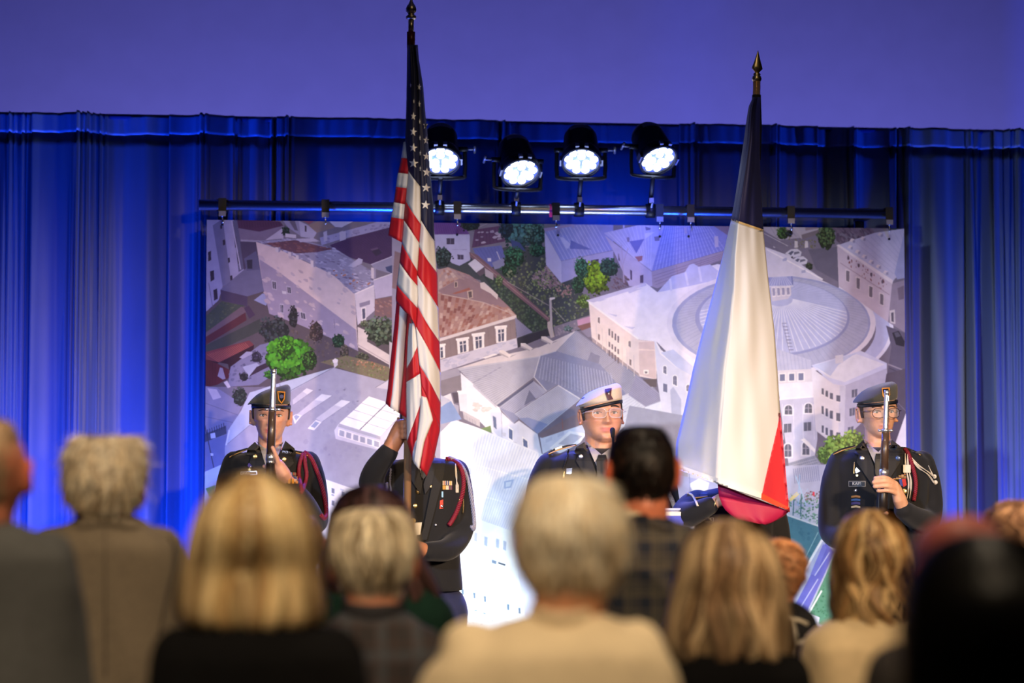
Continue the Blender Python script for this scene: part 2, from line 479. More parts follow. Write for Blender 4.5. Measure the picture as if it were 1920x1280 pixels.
HANG = [(417, 388, 'grey strap clip at the end of the light bar above the tall white apartment block'), (610, 390, 'grey strap clip on the light bar above the long pale town wall'), (760, 391, 'grey strap clip on the light bar covered by the striped flag'),
        (857, 391, 'grey strap clip on the light bar above the small purple roofed house'), (1042, 394, 'grey strap clip on the light bar next to the pink tape'), (1236, 394, 'grey strap clip on the light bar under the stage light that is aimed aside'),
        (1294, 396, 'grey strap clip on the light bar between the aside stage light and the tricolour flag'), (1482, 398, 'grey strap clip on the light bar above the round green tree of the print'), (1666, 399, 'grey strap clip at the end of the light bar above the rusty stained corner house')]
for i, (px_, py_, hl) in enumerate(HANG):
    x = W(px_, py_, YB)[0]
    hg = thing('banner_hanger', hl, 'clip', (x, YB - 0.012, bz), 'clips along the light bar')
    if first is None:
        first = []
        first.append(mk('strap', *joinm([box((x, YB - 0.0125, bz - 0.01), (0.034, 0.003, 0.075)), box((x, YB + 0.012, bz + 0.0245), (0.034, 0.05, 0.003))]), m_black, hg, smooth=False))
        first.append(mk('buckle', *box((x, YB - 0.016, bz - 0.04), (0.03, 0.006, 0.022)), m_clip, hg, smooth=False))
        first.append(mk('hook', *tube([(x, YB - 0.013, bz - 0.05), (x, YB - 0.013, bz - 0.062), (x + 0.004, YB - 0.011, bz - 0.072), (x, YB - 0.01, bz - 0.08)], 0.0035, 8), m_chrome, hg))
    else:
        for q in first: copy_part(q, hg, hg.location)
tape = mk('bar_tape', *joinm([tube([(W(1030, 380, YB)[0], YB + 0.012, bz), (W(1034, 380, YB)[0], YB + 0.012, bz)], 0.0235, 16), box((W(1032, 380, YB)[0], YB - 0.013, bz - 0.026), (0.012, 0.002, 0.02))]), mat('pink_tape', C(235, 60, 140), 0.6), smooth=False)
tag(tape, 'small pink tape marker wrapped round the light bar', 'tape')

# ------------------------------------------------------------------ stage lights
m_can = mat('black_light_housing', C(30, 31, 38), 0.42, 0.4, var=0.08, bump=0.05)
m_led = mat('lit_led', (1, 1, 1, 1), 0.3, emit=(0.62, 0.72, 1.0, 1), estr=9.0)
m_face = mat('glowing_led_plate', C(120, 130, 170), 0.3, 0.3, emit=(0.10, 0.16, 1.0, 1), estr=1.2)  # plate emits blue in place of the halo round the LEDs
m_sticker = mat('silver_sticker', C(150, 155, 185), 0.5)
def stage_light(lx, ly, tilt, pan, label, knob):
    Yl = YB - 0.10
    c = np.array(W(lx, ly, Yl))
    t, p = math.radians(tilt), math.radians(pan)
    d = np.array([math.sin(p) * math.cos(t), -math.cos(p) * math.cos(t), -math.sin(t)])   # beam
    sx = np.array([math.cos(p), math.sin(p), 0.0]); up = np.cross(sx, d); up = up if up[2] > 0 else -up
    root = thing('stage_light', label, 'stage light', (c[0], YB + 0.012, bz), 'led stage lights on the bar')
    R = 0.083
    back = c - d * 0.02
    fins = [(R * 0.99, 0.0), (R, -0.012)]
    for k in range(9): fins += [(R * (0.99 - 0.015 * k), -0.02 - k * 0.0145), (R * (0.93 - 0.015 * k), -0.027 - k * 0.0145)]
    fins += [(R * 0.80, -0.152), (R * 0.66, -0.168), (R * 0.3, -0.172)]
    hs = mk('housing', *lathe(fins, back, d, 40), m_can, root)
    mk('rim', *ring_profile(c, d, sx, up, R * 1.06, R * 0.93, 0.022), m_can, hs)
    mk('face_plate', *lathe([(R * 0.94, -0.012), (R * 0.94, -0.006), (0.001, -0.006)], c, d, 32), m_face, root)
    led = None
    spots = [(0.0, 0.0)] if False else []
    spots += [(0.34 * math.cos(a), 0.34 * math.sin(a)) for a in (math.pi / 2, math.pi / 2 + 2.094, math.pi / 2 + 4.189)]
    spots += [(0.74 * math.cos(2 * math.pi * k / 9 + 0.17), 0.74 * math.sin(2 * math.pi * k / 9 + 0.17)) for k in range(9)]
    for a, b in spots:
        q = c + sx * a * R * 0.92 + up * b * R * 0.92 - d * 0.006
        if led is None:
            led = mk('led_lens', *lathe([(0.0165, 0.0), (0.0165, 0.004), (0.012, 0.008), (0.004, 0.0095)], q, d, 14), m_led, root, loc=q)
        else: copy_part(led, root, q)
    for s in (-1, 1):                            # rim clips left, right; top latch; bottom latch
        mk('rim_clip', *box(c + sx * s * R * 1.05 - d * 0.004, (0.014, 0.03, 0.034), np.stack([sx, d, up], 1)), m_clip, root, smooth=False)
        mk('top_latch', *box(c + up * R * 1.09 + sx * s * 0.02 - d * 0.004, (0.016, 0.02, 0.012), np.stack([sx, d, up], 1)), m_clip, root, smooth=False)
    mk('bottom_latch', *box(c - up * R * 1.07 - d * 0.002, (0.036, 0.02, 0.010), np.stack([sx, d, up], 1)), m_clip, root, smooth=False)
    mk('sticker', *band(back - d * 0.142, d, sx, up, R * 0.87, 0.022, 50, 130), m_sticker, root)
    piv = c - d * 0.075
    yk = [piv + sx * 0.105, piv + sx * 0.105 + np.array([0, 0, -0.10]), piv + sx * 0.085 + np.array([0, 0, -0.125])]
    yk2 = [2 * piv - q for q in yk]
    L = [yk[0], yk[1], yk[2]]
    Rr = [piv - sx * 0.085 + np.array([0, 0, -0.125]), piv - sx * 0.105 + np.array([0, 0, -0.10]), piv - sx * 0.105]
    mk('yoke', *tube(spline(L + Rr, 30), 0.009, 8, flat=0.45), m_can, root)
    for s in (-1, 1):
        q = piv + sx * s * 0.105
        mk('pivot_bolt', *tube([q - sx * s * 0.03, q + sx * s * 0.012], 0.012, 12), m_can, root)
    q = piv + sx * knob * 0.118
    mk('tilt_knob', *joinm([tube([q - sx * knob * 0.01, q + sx * knob * 0.03], 0.005, 8), tube([q + sx * knob * 0.03 - up * 0.02, q + sx * knob * 0.03 + up * 0.02], 0.0055, 8)]), m_clip, root)
    foot = piv + np.array([0, 0, -0.125])
    pc = np.array([c[0] - d[0] * 0.075, YB + 0.012, bz])
    mk('spigot', *tube([foot, np.array([foot[0], foot[1], foot[2] - 0.01]), pc + np.array([0, 0, 0.03])], 0.010, 10), m_can, root)
    cl = mk('pipe_clamp', *tube([pc - np.array([0.02, 0, 0]), pc + np.array([0.02, 0, 0])], 0.031, 18), m_can, root)
    mk('wing_bolt', *joinm([tube([pc + np.array([0, -0.03, 0.012]), pc + np.array([0, -0.045, 0.03])], 0.005, 8), box(pc + np.array([0, -0.03, 0.042]), (0.02, 0.008, 0.022))]), m_clip, cl, smooth=False)
    l = spot('led_beam_lamp', tuple(c + d * 0.03), tuple(c + d * 3.0), 140, (0.05, 0.10, 1.0), 75, 1.0, 0.07)
    return root
def ring_profile(c, d, sx, up, ro, ri, h):
    a = np.linspace(0, 2 * math.pi, 40, endpoint=False)
    dirs = np.cos(a)[:, None] * sx + np.sin(a)[:, None] * up
    rings = [c + dirs * r + d * k for r, k in ((ro, -h), (ro, h * 0.5), (ri, h * 0.5), (ri, -h))]
    return ring_loft(rings + [rings[0]], cap=False)
def band(c, d, sx, up, r, w, a0, a1):
    a = np.radians(np.linspace(a0, a1, 16))
    dirs = np.cos(a)[:, None] * sx + np.sin(a)[:, None] * up
    V = np.vstack([c + dirs * r, c + dirs * r + d * w, c + dirs * (r - 0.004), c + dirs * (r - 0.004) + d * w]); n = 16; F = []
    for j in range(n - 1): F += [[j, j + 1, n + j + 1, n + j], [2 * n + j, 3 * n + j, 3 * n + j + 1, 2 * n + j + 1]]
    return V, F
stage_light(826, 301, 49, -5, 'led stage light partly hidden behind the striped flag canton', 1)
stage_light(976, 323, 50, 10, 'lower hung led stage light above the gap between town roofs', -1)
stage_light(1090, 303, 50, -6, 'led stage light clamped just beyond the pink tape marker', 1)
stage_light(1234, 299, 49, 18, 'led stage light aimed aside next to the double pipe clips', -1)

# =================================================================== printed backdrop (a flat print: an aerial view of a town)
BX0, BX1 = -0.233, 2.848
BZ1 = 2.716; BZ0 = 0.42
PRINT = []
LAY = [0]
def clip_poly(P):
    """clip world (x,z) polygon to the sheet"""
    def cut(P, ax, v, sgn):
        out = []
        for i in range(len(P)):
            a, b = P[i - 1], P[i]
            ia, ib = sgn * (a[ax] - v) >= 0, sgn * (b[ax] - v) >= 0
            if ia != ib:
                t = (v - a[ax]) / (b[ax] - a[ax]); out.append((a[0] + t * (b[0] - a[0]), a[1] + t * (b[1] - a[1])))
            if ib: out.append(b)
        return out
    for ax, v, s in ((0, BX0, 1), (0, BX1, -1), (1, BZ0, 1), (1, BZ1, -1)):
        if len(P) < 3: return []
        P = cut(P, ax, v, s)
    return P
def ink(rgb):
    r, g, b = rgb
    return (min(0.93, lin(r) * 1.16), min(0.93, lin(g) * 1.02), min(0.95, lin(b) * 0.74), 1.0)
def pl(pts, rgb, same=False, px=True):
    """one printed patch, outline in photo pixels"""
    if not same: LAY[0] += 1
    Q = []
    for p in pts:
        w = W(p[0], p[1], YB); Q.append((w[0], w[2]))
    Q = clip_poly(Q)
    if len(Q) < 3: return
    PRINT.append((Q, ink(rgb)[:3]))
def K(ox, oy, s):
    return lambda pts: [(ox + x / s, oy + y / s) for x, y in pts]
c1, c2, c3, c4 = K(380, 400, 4), K(800, 400, 4), K(1080, 400, 4), K(1400, 400, 4)
c5, c6, c7, c8 = K(380, 640, 4.571), K(800, 600, 4), K(1140, 620, 3.4286), K(840, 860, 3.657)
c9 = K(1440, 860, 3.2)
def lerp(a, b, t): return (a[0] + (b[0] - a[0]) * t, a[1] + (b[1] - a[1]) * t)
def seg(a, b, w, rgb, same=True):
    dx, dy = b[0] - a[0], b[1] - a[1]; L = math.hypot(dx, dy) + 1e-9
    nx, ny = -dy / L * w / 2, dx / L * w / 2
    pl([(a[0] + nx, a[1] + ny), (b[0] + nx, b[1] + ny), (b[0] - nx, b[1] - ny), (a[0] - nx, a[1] - ny)], rgb, same)
def seams(q, n, w, rgb, jit=0.0):
    """n lines from edge q0-q1 to edge q3-q2"""
    LAY[0] += 1
    for i in range(1, n):
        t = i / n + rnd.uniform(-jit, jit) / n
        seg(lerp(q[0], q[1], t), lerp(q[3], q[2], t), w * 1.35, rgb)
def quad_at(q, u0, v0, u1, v1):
    def f(u, v): return lerp(lerp(q[0], q[1], u), lerp(q[3], q[2], u), v)
    return [f(u0, v0), f(u1, v0), f(u1, v1), f(u0, v1)]
def windows(q, nx, ny, fw, fh, rgb, frame=None):
    LAY[0] += 1
    for i in range(nx):
        for j in range(ny):
            u, v = (i + 0.5) / nx, (j + 0.5) / ny
            if frame: pl(quad_at(q, u - fw / nx * 0.72, v - fh / ny * 0.68, u + fw / nx * 0.72, v + fh / ny * 0.66), frame, True)
    LAY[0] += 1
    for i in range(nx):
        for j in range(ny):
            u, v = (i + 0.5) / nx, (j + 0.5) / ny
            pl(quad_at(q, u - fw / nx / 2, v - fh / ny / 2, u + fw / nx / 2, v + fh / ny / 2), rgb, True)
def arched(cx, cy, w, h, rgb, frame=(205, 208, 230), skew=0.0):
    LAY[0] += 1
    def shp(w, h):
        return [(cx - w / 2, cy + h / 2 - skew * w / 2), (cx + w / 2, cy + h / 2 + skew * w / 2)] + [(cx + w / 2 * math.cos(a), cy - h / 2 + w / 2 - w / 2 * math.sin(a)) for a in np.linspace(0, math.pi, 8)]
    pl(shp(w * 1.45, h * 1.22), frame, True); LAY[0] += 1
    pl(shp(w, h), rgb, True); LAY[0] += 1
    seg((cx, cy - h / 2), (cx, cy + h / 2), w * 0.12, (150, 150, 175)); seg((cx - w / 2, cy), (cx + w / 2, cy), w * 0.12, (150, 150, 175))
def tree(cx, cy, rx, ry, rgb, n=None, seed=1, dark=0.45):
    r = random.Random(seed); n = n or int(rx * ry * 0.16) + 20
    pl([(cx + rx * r.uniform(0.7, 0.98) * math.cos(6.2832 * i / 17), cy + ry * r.uniform(0.7, 0.98) * math.sin(6.2832 * i / 17)) for i in range(17)], [v * (dark * 0.9 + 0.12) for v in rgb])
    for layer in range(4):
        LAY[0] += 1
        for k in range(n // 4):
            a = r.uniform(0, 2 * math.pi); q = math.sqrt(r.random()) * (1.0 - 0.08 * layer)
            x, y = cx + rx * q * math.cos(a) + (-0.06 * rx * layer), cy + ry * q * math.sin(a) - 0.1 * ry * layer
            s = r.uniform(0.5, 1.2) * max(1.7, (rx * ry) ** 0.5 * 0.10)
            b = dark + (1 - dark) * (layer + 1) / 4 + r.uniform(-0.14, 0.16)
            col = [max(8, min(250, v * b + r.uniform(-6, 6))) for v in rgb]
            m = r.randint(5, 7); a0 = r.random() * 6
            pl([(x + s * r.uniform(0.6, 1.2) * math.cos(a0 + 6.283 * i / m), y + s * r.uniform(0.6, 1.2) * math.sin(a0 + 6.283 * i / m)) for i in range(m)], col, True)
def speckle(poly, n, rgb, smin, smax, seed=1, vary=14, elong=1.0, ang=0.0):
    """small irregular patches of print inside a polygon"""
    r = random.Random(seed); f = pin(poly); P = np.array(poly); L, H = P.min(0), P.max(0)
    LAY[0] += 1; k = 0
    for _ in range(n * 4):
        x, y = r.uniform(L[0], H[0]), r.uniform(L[1], H[1])
        if not f(x, y): continue
        s = r.uniform(smin, smax); m = r.randint(5, 7); v = r.uniform(-vary, vary)
        pts = []
        for i in range(m):
            a = 6.283 * i / m; qx, qy = s * elong * r.uniform(0.6, 1.1) * math.cos(a), s * r.uniform(0.6, 1.1) * math.sin(a)
            pts.append((x + qx * math.cos(ang) - qy * math.sin(ang), y + qx * math.sin(ang) + qy * math.cos(ang)))
        pl(pts, [max(5, min(252, c + v)) for c in rgb], True)
        k += 1
        if k >= n: break
def ell(cx, cy, rx, ry, a0=0, a1=360, n=48):
    return [(cx + rx * math.cos(math.radians(a)), cy - ry * math.sin(math.radians(a))) for a in np.linspace(a0, a1, n)]
def ring(cx, cy, rx, ry, rx2, ry2, a0, a1, rgb, dy=0, n=48):
    pl(ell(cx, cy, rx, ry, a0, a1, n) + ell(cx, cy + dy, rx2, ry2, a0, a1, n)[::-1], rgb)

# ground
pl([(380, 400), (1710, 400), (1710, 1300), (380, 1300)], (112, 108, 132))
# --- upper left: houses and yard
pl(c1([(0, 600), (520, 500), (1200, 800), (1500, 1000), (1500, 1300), (0, 1300)]), (84, 76, 88))
pl(c1([(0, 30), (255, 30), (320, 420), (150, 545), (120, 650), (0, 760)]), (150, 150, 192))
pl(c1([(75, 90), (150, 40), (215, 520), (150, 545)]), (112, 112, 150))
pl(c1([(225, 60), (260, 30), (318, 410), (270, 440)]), (92, 92, 126))
for q in ([(40, 290), (62, 280), (64, 350), (42, 360)], [(55, 435), (84, 425), (88, 495), (60, 512)], [(80, 575), (108, 562), (114, 640), (86, 655)], [(150, 200), (168, 195), (170, 235), (153, 240)], [(188, 335), (202, 330), (206, 365), (192, 372)], [(205, 470), (222, 462), (225, 498), (208, 504)], [(236, 180), (250, 174), (258, 250), (244, 258)], [(256, 300), (270, 292), (278, 370), (264, 378)], [(130, 90), (146, 84), (148, 112), (133, 118)]):
    pl(c1(q), (52, 46, 66))
seg(c1([(215, 40)])[0], c1([(285, 420)])[0], 2, (172, 172, 208), False); seg(c1([(45, 520)])[0], c1([(75, 700)])[0], 1.2, (100, 100, 132), False)
pl(c1([(255, 30), (580, 60), (605, 92), (425, 137), (268, 110)]), (78, 50, 84)); seams(c1([(268, 45), (590, 72), (600, 95), (275, 110)]), 16, 0.7, (66, 42, 74))
pl(c1([(268, 112), (425, 138), (605, 95), (605, 185), (480, 200), (283, 205)]), (118, 108, 140))
pl(c1([(470, 200), (602, 108), (606, 188)]), (172, 168, 200)); pl(c1([(285, 195), (480, 205), (480, 215), (285, 210)]), (150, 146, 176))
pl(c1([(280, 210), (410, 215), (440, 430), (310, 430)]), (74, 66, 96))
tree(*c1([(625, 135)])[0], 8, 10, (50, 74, 70), seed=3)
pl(c1([(585, 30), (730, 30), (735, 170), (640, 105)]), (138, 138, 176)); pl(c1([(650, 60), (690, 50), (715, 130), (690, 125)]), (96, 92, 118))
pl(c1([(700, 30), (880, 30), (800, 82)]), (132, 84, 104)); pl(c1([(790, 88), (900, 45), (995, 105), (855, 145)]), (132, 118, 122))
pl(c1([(720, 55), (790, 88), (855, 145), (830, 188), (735, 175)]), (166, 166, 204)); pl(c1([(765, 90), (780, 95), (780, 140), (765, 135)]), (72, 66, 86))
pl(c1([(900, 30), (1190, 30), (1040, 105), (992, 100), (950, 60)]), (188, 188, 222)); pl(c1([(620, 150), (700, 160), (700, 185), (620, 178)]), (186, 184, 212))
pl(c1([(878, 182), (1000, 150), (1200, 95), (1420, 30), (1430, 105), (1040, 192), (892, 238)]), (150, 150, 198))
speckle(c1([(900, 185), (1400, 60), (1400, 100), (900, 225)]), 40, (128, 126, 172), 1.0, 3.0, 4, 14, 1.6, -0.3)
for x in (905, 1025, 1045): pl(c1([(x, 140), (x + 28, 130), (x + 30, 205), (x + 4, 212)]), (176, 174, 208))
pl(c1([(955, 237), (1110, 180), (1400, 105), (1510, 135), (1500, 292), (1262, 383), (1000, 295)]), (70, 50, 94)); seams(c1([(980, 245), (1400, 115), (1500, 285), (1262, 380)]), 22, 0.5, (62, 44, 84))
pl(c1([(1258, 268), (1310, 254), (1346, 296), (1300, 322)]), (54, 44, 74)); pl(c1([(1258, 268), (1310, 254), (1318, 266), (1270, 280)]), (92, 74, 112))
pl(c1([(1262, 385), (1500, 292), (1500, 480), (1290, 415)]), (136, 136, 172)); pl(c1([(1370, 402), (1480, 372), (1480, 480), (1380, 430)]), (62, 72, 116))
seg(c1([(1262, 384)])[0], c1([(1500, 292)])[0], 1.6, (176, 172, 206), False)
# grey low building between
pl(c1([(300, 430), (440, 330), (470, 580), (335, 622), (132, 572)]), (102, 102, 140)); pl(c1([(132, 572), (335, 622), (335, 700), (140, 650)]), (72, 62, 92))
pl(c1([(310, 340), (400, 280), (440, 420), (330, 430)]), (88, 88, 126)); pl(c1([(330, 350), (372, 345), (372, 415), (336, 415)]), (50, 48, 70))
pl(c1([(385, 650), (450, 600), (500, 620), (475, 692)]), (140, 148, 196))
# big pale wall
A = c1([(400, 213), (560, 264), (830, 390), (985, 462), (1140, 592), (1166, 1032), (980, 942), (720, 832), (500, 752), (455, 560)])
pl(A, (198, 184, 196))
pl(c1([(424, 342), (560, 430), (1150, 872), (1166, 1032), (980, 942), (720, 832), (500, 752), (455, 560)]), (146, 138, 170))
speckle(A, 60, (176, 164, 184), 1.5, 4.5, 5, 8, 2.0, 0.6)
for q in ([(516, 500), (552, 508), (556, 575), (522, 568)], [(628, 542), (662, 550), (666, 605), (634, 600)], [(578, 675), (606, 680), (608, 752), (582, 745)], [(728, 732), (770, 745), (776, 800), (734, 790)]):
    P = c1(q); pl(P, (172, 168, 196)); pl(quad_at(P, 0.15, 0.12, 0.9, 0.9), (74, 72, 96)); seg(lerp(P[0], P[1], .5), lerp(P[3], P[2], .5), 0.8, (168, 164, 190), False)
pl(c1([(595, 580), (628, 585), (628, 606), (598, 602)]), (186, 184, 206)); seg(c1([(985, 790)])[0], c1([(990, 860)])[0], 1.0, (118, 110, 138), False)
Rf = c1([(400, 210), (690, 188), (990, 262), (1282, 440), (1292, 532), (1142, 608), (988, 470), (830, 385), (560, 258)])
pl(Rf, (134, 134, 172))
speckle(Rf, 150, (158, 158, 198), 0.8, 2.6, 6, 20, 3.0, 0.25); speckle(Rf, 70, (112, 108, 146), 0.8, 2.2, 7, 12, 3.0, 0.25)
pl(c1([(462, 226), (690, 200), (800, 225), (975, 268), (860, 290), (700, 300), (600, 270)]), (94, 66, 88))
speckle(c1([(470, 226), (690, 205), (970, 268), (800, 292), (600, 268)]), 50, (112, 78, 92), 0.8, 2.6, 8, 16, 2.4, 0.2)
speckle(c1([(960, 430), (1100, 420), (1270, 520), (1150, 600)]), 16, (150, 104, 92), 1.0, 2.6, 9, 20, 1.8, -0.4)
for x, y, h in ((545, 252, 40), (640, 288, 34), (697, 310, 36), (808, 350, 55), (938, 436, 26), (1262, 405, 86)):
    pl(c1([(x, y), (x + 22, y + 4), (x + 24, y + h), (x + 2, y + h - 5)]), (196, 190, 210)); pl(c1([(x + 22, y + 4), (x + 36, y - 2), (x + 38, y + h - 8), (x + 24, y + h)]), (142, 138, 172))
pl(c1([(1090, 395), (1170, 335), (1200, 345), (1195, 375), (1130, 405)]), (166, 166, 206)); pl(c1([(705, 190), (830, 185), (880, 210), (730, 215)]), (172, 170, 206))
pl(c1([(1140, 604), (1284, 538), (1298, 722), (1162, 838)]), (192, 188, 214)); pl(c1([(1280, 500), (1432, 448), (1442, 612), (1296, 640)]), (176, 172, 210))
seg(c1([(1140, 604)])[0], c1([(1284, 540)])[0], 2.2, (212, 208, 228), False); seg(c1([(1280, 500)])[0], c1([(1432, 448)])[0], 1.6, (208, 206, 228), False)
pl(c1([(1188, 708), (1224, 700), (1226, 795), (1194, 806)]), (214, 212, 230)); pl(c1([(1195, 716), (1218, 711), (1220, 786), (1200, 794)]), (80, 82, 112)); pl(c1([(1175, 675), (1255, 650), (1255, 682), (1178, 705)]), (132, 128, 160))
pl(c1([(1290, 642), (1460, 618), (1500, 790), (1290, 770)]), (118, 94, 104)); speckle(c1([(1290, 642), (1460, 618), (1480, 780), (1290, 770)]), 40, (142, 110, 112), 0.8, 2.4, 10, 18, 2.2, 0.5)
pl(c1([(1162, 850), (1245, 888), (1232, 960), (1425, 1075), (1412, 1142), (1166, 1002)]), (196, 188, 196)); seg(c1([(1166, 985)])[0], c1([(1412, 1130)])[0], 1.5, (158, 148, 160), False)
# yard left
pl(c1([(0, 790), (142, 660), (312, 690), (40, 880), (0, 910)]), (66, 76, 74)); speckle(c1([(25, 780), (142, 662), (300, 690), (40, 880)]), 60, (74, 84, 72), 1, 2.6, 11, 12)
pl(c1([(0, 910), (290, 698), (330, 718), (325, 745), (0, 940)]), (104, 88, 104)); pl(c1([(0, 940), (320, 742), (330, 800), (0, 1000)]), (84, 44, 58)); pl(c1([(0, 1000), (430, 790), (440, 880), (210, 985), (0, 1060)]), (62, 66, 68))
pl(c1([(310, 710), (345, 690), (395, 760), (350, 790)]), (72, 56, 84)); pl(c1([(0, 1045), (350, 952), (385, 985), (110, 1125), (0, 1095)]), (110, 56, 66))
seams(c1([(20, 1060), (330, 965), (360, 1000), (110, 1118)]), 22, 0.9, (150, 84, 82)); pl(c1([(0, 1090), (110, 1125), (385, 985), (380, 1060), (200, 1175), (190, 1130)]), (48, 24, 40)); pl(c1([(0, 1092), (110, 1125), (200, 1170), (200, 1230), (110, 1285), (0, 1310)]), (82, 34, 46))
seams(c1([(0, 1092), (110, 1125), (110, 1285), (0, 1310)]), 9, 0.8, (66, 26, 38))
pl(c1([(130, 1155), (150, 1160), (172, 1240), (150, 1245), (112, 1220)]), (142, 134, 164))
pl(c1([(195, 1240), (210, 1150), (430, 985), (540, 960), (540, 1200), (420, 1285), (190, 1300)]), (118, 118, 156))
speckle(c1([(200, 1160), (430, 985), (530, 970), (530, 1200), (200, 1280)]), 60, (100, 100, 136), 1.0, 3.4, 12, 16, 1.5, -0.5)
pl(c1([(300, 1150), (405, 1120), (440, 1150), (345, 1225)]), (154, 160, 198)); pl(c1([(405, 1150), (500, 1110), (515, 1140), (345, 1225)]), (52, 38, 58)); pl(c1([(275, 1080), (330, 1035), (400, 1040), (300, 1090)]), (150, 150, 186))
tree(*c1([(310, 1225)])[0], 10, 9, (52, 52, 68), seed=14)
tree(*c1([(405, 1080)])[0], 12, 12, (70, 66, 96), seed=13); tree(*c1([(540, 885)])[0], 29, 29, (64, 72, 78), 150, seed=15); tree(*c1([(680, 780)])[0], 10, 24, (62, 64, 74), seed=16)
tree(*c1([(850, 890)])[0], 15, 22, (98, 82, 86), seed=17); tree(*c1([(1020, 960)])[0], 14, 15, (52, 86, 64), seed=18); tree(*c1([(1060, 1050)])[0], 10, 18, (98, 92, 84), seed=19)
tree(*c1([(1345, 890)])[0], 34, 29, (92, 108, 92), 170, seed=20, dark=0.3); tree(*c1([(1215, 830)])[0], 9, 7, (112, 124, 102), seed=21); tree(*c1([(1200, 1080)])[0], 14, 9, (88, 92, 80), seed=22)
pl(c1([(880, 1115), (1080, 1065), (1300, 1120), (1420, 1160), (1420, 1290), (1000, 1150)]), (112, 104, 88)); speckle(c1([(900, 1110), (1080, 1070), (1400, 1160), (1390, 1260), (1000, 1150)]), 120, (106, 112, 78), 0.8, 2.6, 23, 22); speckle(c1([(1080, 1090), (1300, 1110), (1400, 1180), (1180, 1150)]), 36, (158, 116, 98), 0.8, 2.2, 24, 18)
speckle(c1([(650, 850), (1150, 1040), (900, 1100), (700, 1000)]), 90, (92, 82, 84), 1.0, 3.0, 25, 14)
tree(*c1([(660, 1095)])[0], 48, 40, (74, 150, 38), 460, seed=26, dark=0.22); tree(*c1([(620, 1010)])[0], 18, 20, (84, 162, 40), 120, seed=27, dark=0.3); tree(*c1([(500, 1210)])[0], 12, 9, (60, 124, 40), 60, seed=28); tree(*c1([(800, 1100)])[0], 16, 22, (70, 120, 50), 70, seed=29, dark=0.25)
# --- lower left: lot and large grey roof
pl(c5([(0, 380), (120, 395), (345, 540), (240, 760), (195, 890), (0, 850)]), (126, 126, 164))
for a, b in (((0, 520), (330, 640)), ((0, 640), (290, 700))): seg(c5([a])[0], c5([b])[0], 0.9, (96, 96, 128), False)
pl(c5([(40, 400), (120, 410), (160, 480), (90, 500)]), (176, 172, 200)); pl(c5([(180, 350), (210, 335), (240, 390), (215, 400)]), (198, 190, 208))
tree(*c5([(318, 478)])[0], 16, 19, (62, 72, 70), 90, seed=31)
pl(c5([(0, 800), (200, 720), (205, 790), (0, 870)]), (78, 78, 100)); seams(c5([(0, 770), (200, 690), (205, 740), (0, 820)]), 10, 1.0, (60, 58, 80)); pl(c5([(66, 790), (105, 780), (112, 825), (70, 832)]), (198, 196, 220))
pl(c5([(0, 870), (205, 800), (190, 1300), (0, 1300)]), (112, 116, 164)); seg(c5([(20, 720)])[0], c5([(120, 1200)])[0], 1.8, (72, 68, 84), False); pl(c5([(66, 955), (92, 960), (90, 980), (70, 978)]), (200, 198, 220))
pl([(380, 886), (440, 860), (440, 1000), (380, 1000)], (186, 194, 212)); pl(c5([(25, 1260), (110, 1230), (100, 1330), (60, 1330)]), (92, 146, 92))
G = [(422, 836), (428, 806), (452, 770), (468, 736), (524, 718), (625, 689), (690, 706), (772, 728), (860, 760), (862, 880), (700, 1010), (420, 1010)]
pl(G, (156, 156, 184))
pl([(422, 836), (428, 806), (452, 770), (468, 736), (524, 718), (625, 689), (545, 734)], (172, 182, 212)); seg((625, 689), (545, 732), 1.2, (112, 112, 138), False); seg((545, 732), (424, 834), 1.0, (120, 120, 146), False)
seg((524, 719), (530, 738), 1.0, (120, 122, 150), False); seg((430, 806), (424, 834), 3.0, (205, 208, 226), False)
speckle([(560, 740), (690, 720), (680, 860), (560, 860)], 60, (150, 150, 180), 2, 6, 32, 5)
pl(c5([(1120, 165), (1150, 150), (1158, 200), (1128, 228)]), (196, 192, 206)); pl(c5([(1112, 160), (1135, 145), (1160, 155), (1156, 180), (1118, 182)]), (216, 212, 224))
pl(c5([(1480, 395), (1600, 320), (1660, 335), (1660, 420)]), (186, 184, 206)); seg(c5([(1480, 395)])[0], c5([(1590, 330)])[0], 1.0, (120, 118, 140), False)
for a, b, c, d in (((770, 500), (890, 400), (950, 420), (775, 545)), ((800, 630), (1020, 450), (1110, 465), (850, 640)), ((970, 660), (1190, 500), (1270, 515), (1020, 690))):
    P = c5([a, b, c, d]); pl(P, (190, 190, 214)); pl(quad_at(P, 0.72, 0.0, 1.0, 1.0), (212, 214, 232)); seg(P[3], P[2], 0.8, (132, 132, 158), False)
for q in ([(770, 640), (800, 622), (850, 634), (790, 708)], [(900, 745), (970, 672), (1020, 690), (955, 762)]):
    P = c5(q); pl(P, (222, 222, 238)); pl(quad_at(P, 0.25, 0.12, 0.85, 0.8), (150, 160, 196))
for q in ((1000, 415), (1325, 512), (1210, 415)): pl(c5([(q[0] - 12, q[1]), (q[0] + 12, q[1] - 8), (q[0] + 10, q[1] + 6)]), (112, 112, 136))
pl(c5([(1128, 760), (1165, 705), (1520, 815), (1700, 640), (1745, 700), (1640, 830), (1530, 935), (1140, 835)]), (198, 198, 224))
P = c5([(1170, 702), (1425, 470), (1745, 578), (1522, 812)]); pl(P, (232, 232, 246))
for i in range(1, 4): seg(lerp(P[0], P[1], i / 4), lerp(P[3], P[2], i / 4), 1.0, (150, 150, 172), False)
seg(lerp(P[0], P[3], .5), lerp(P[1], P[2], .5), 2.0, (110, 110, 134), False)
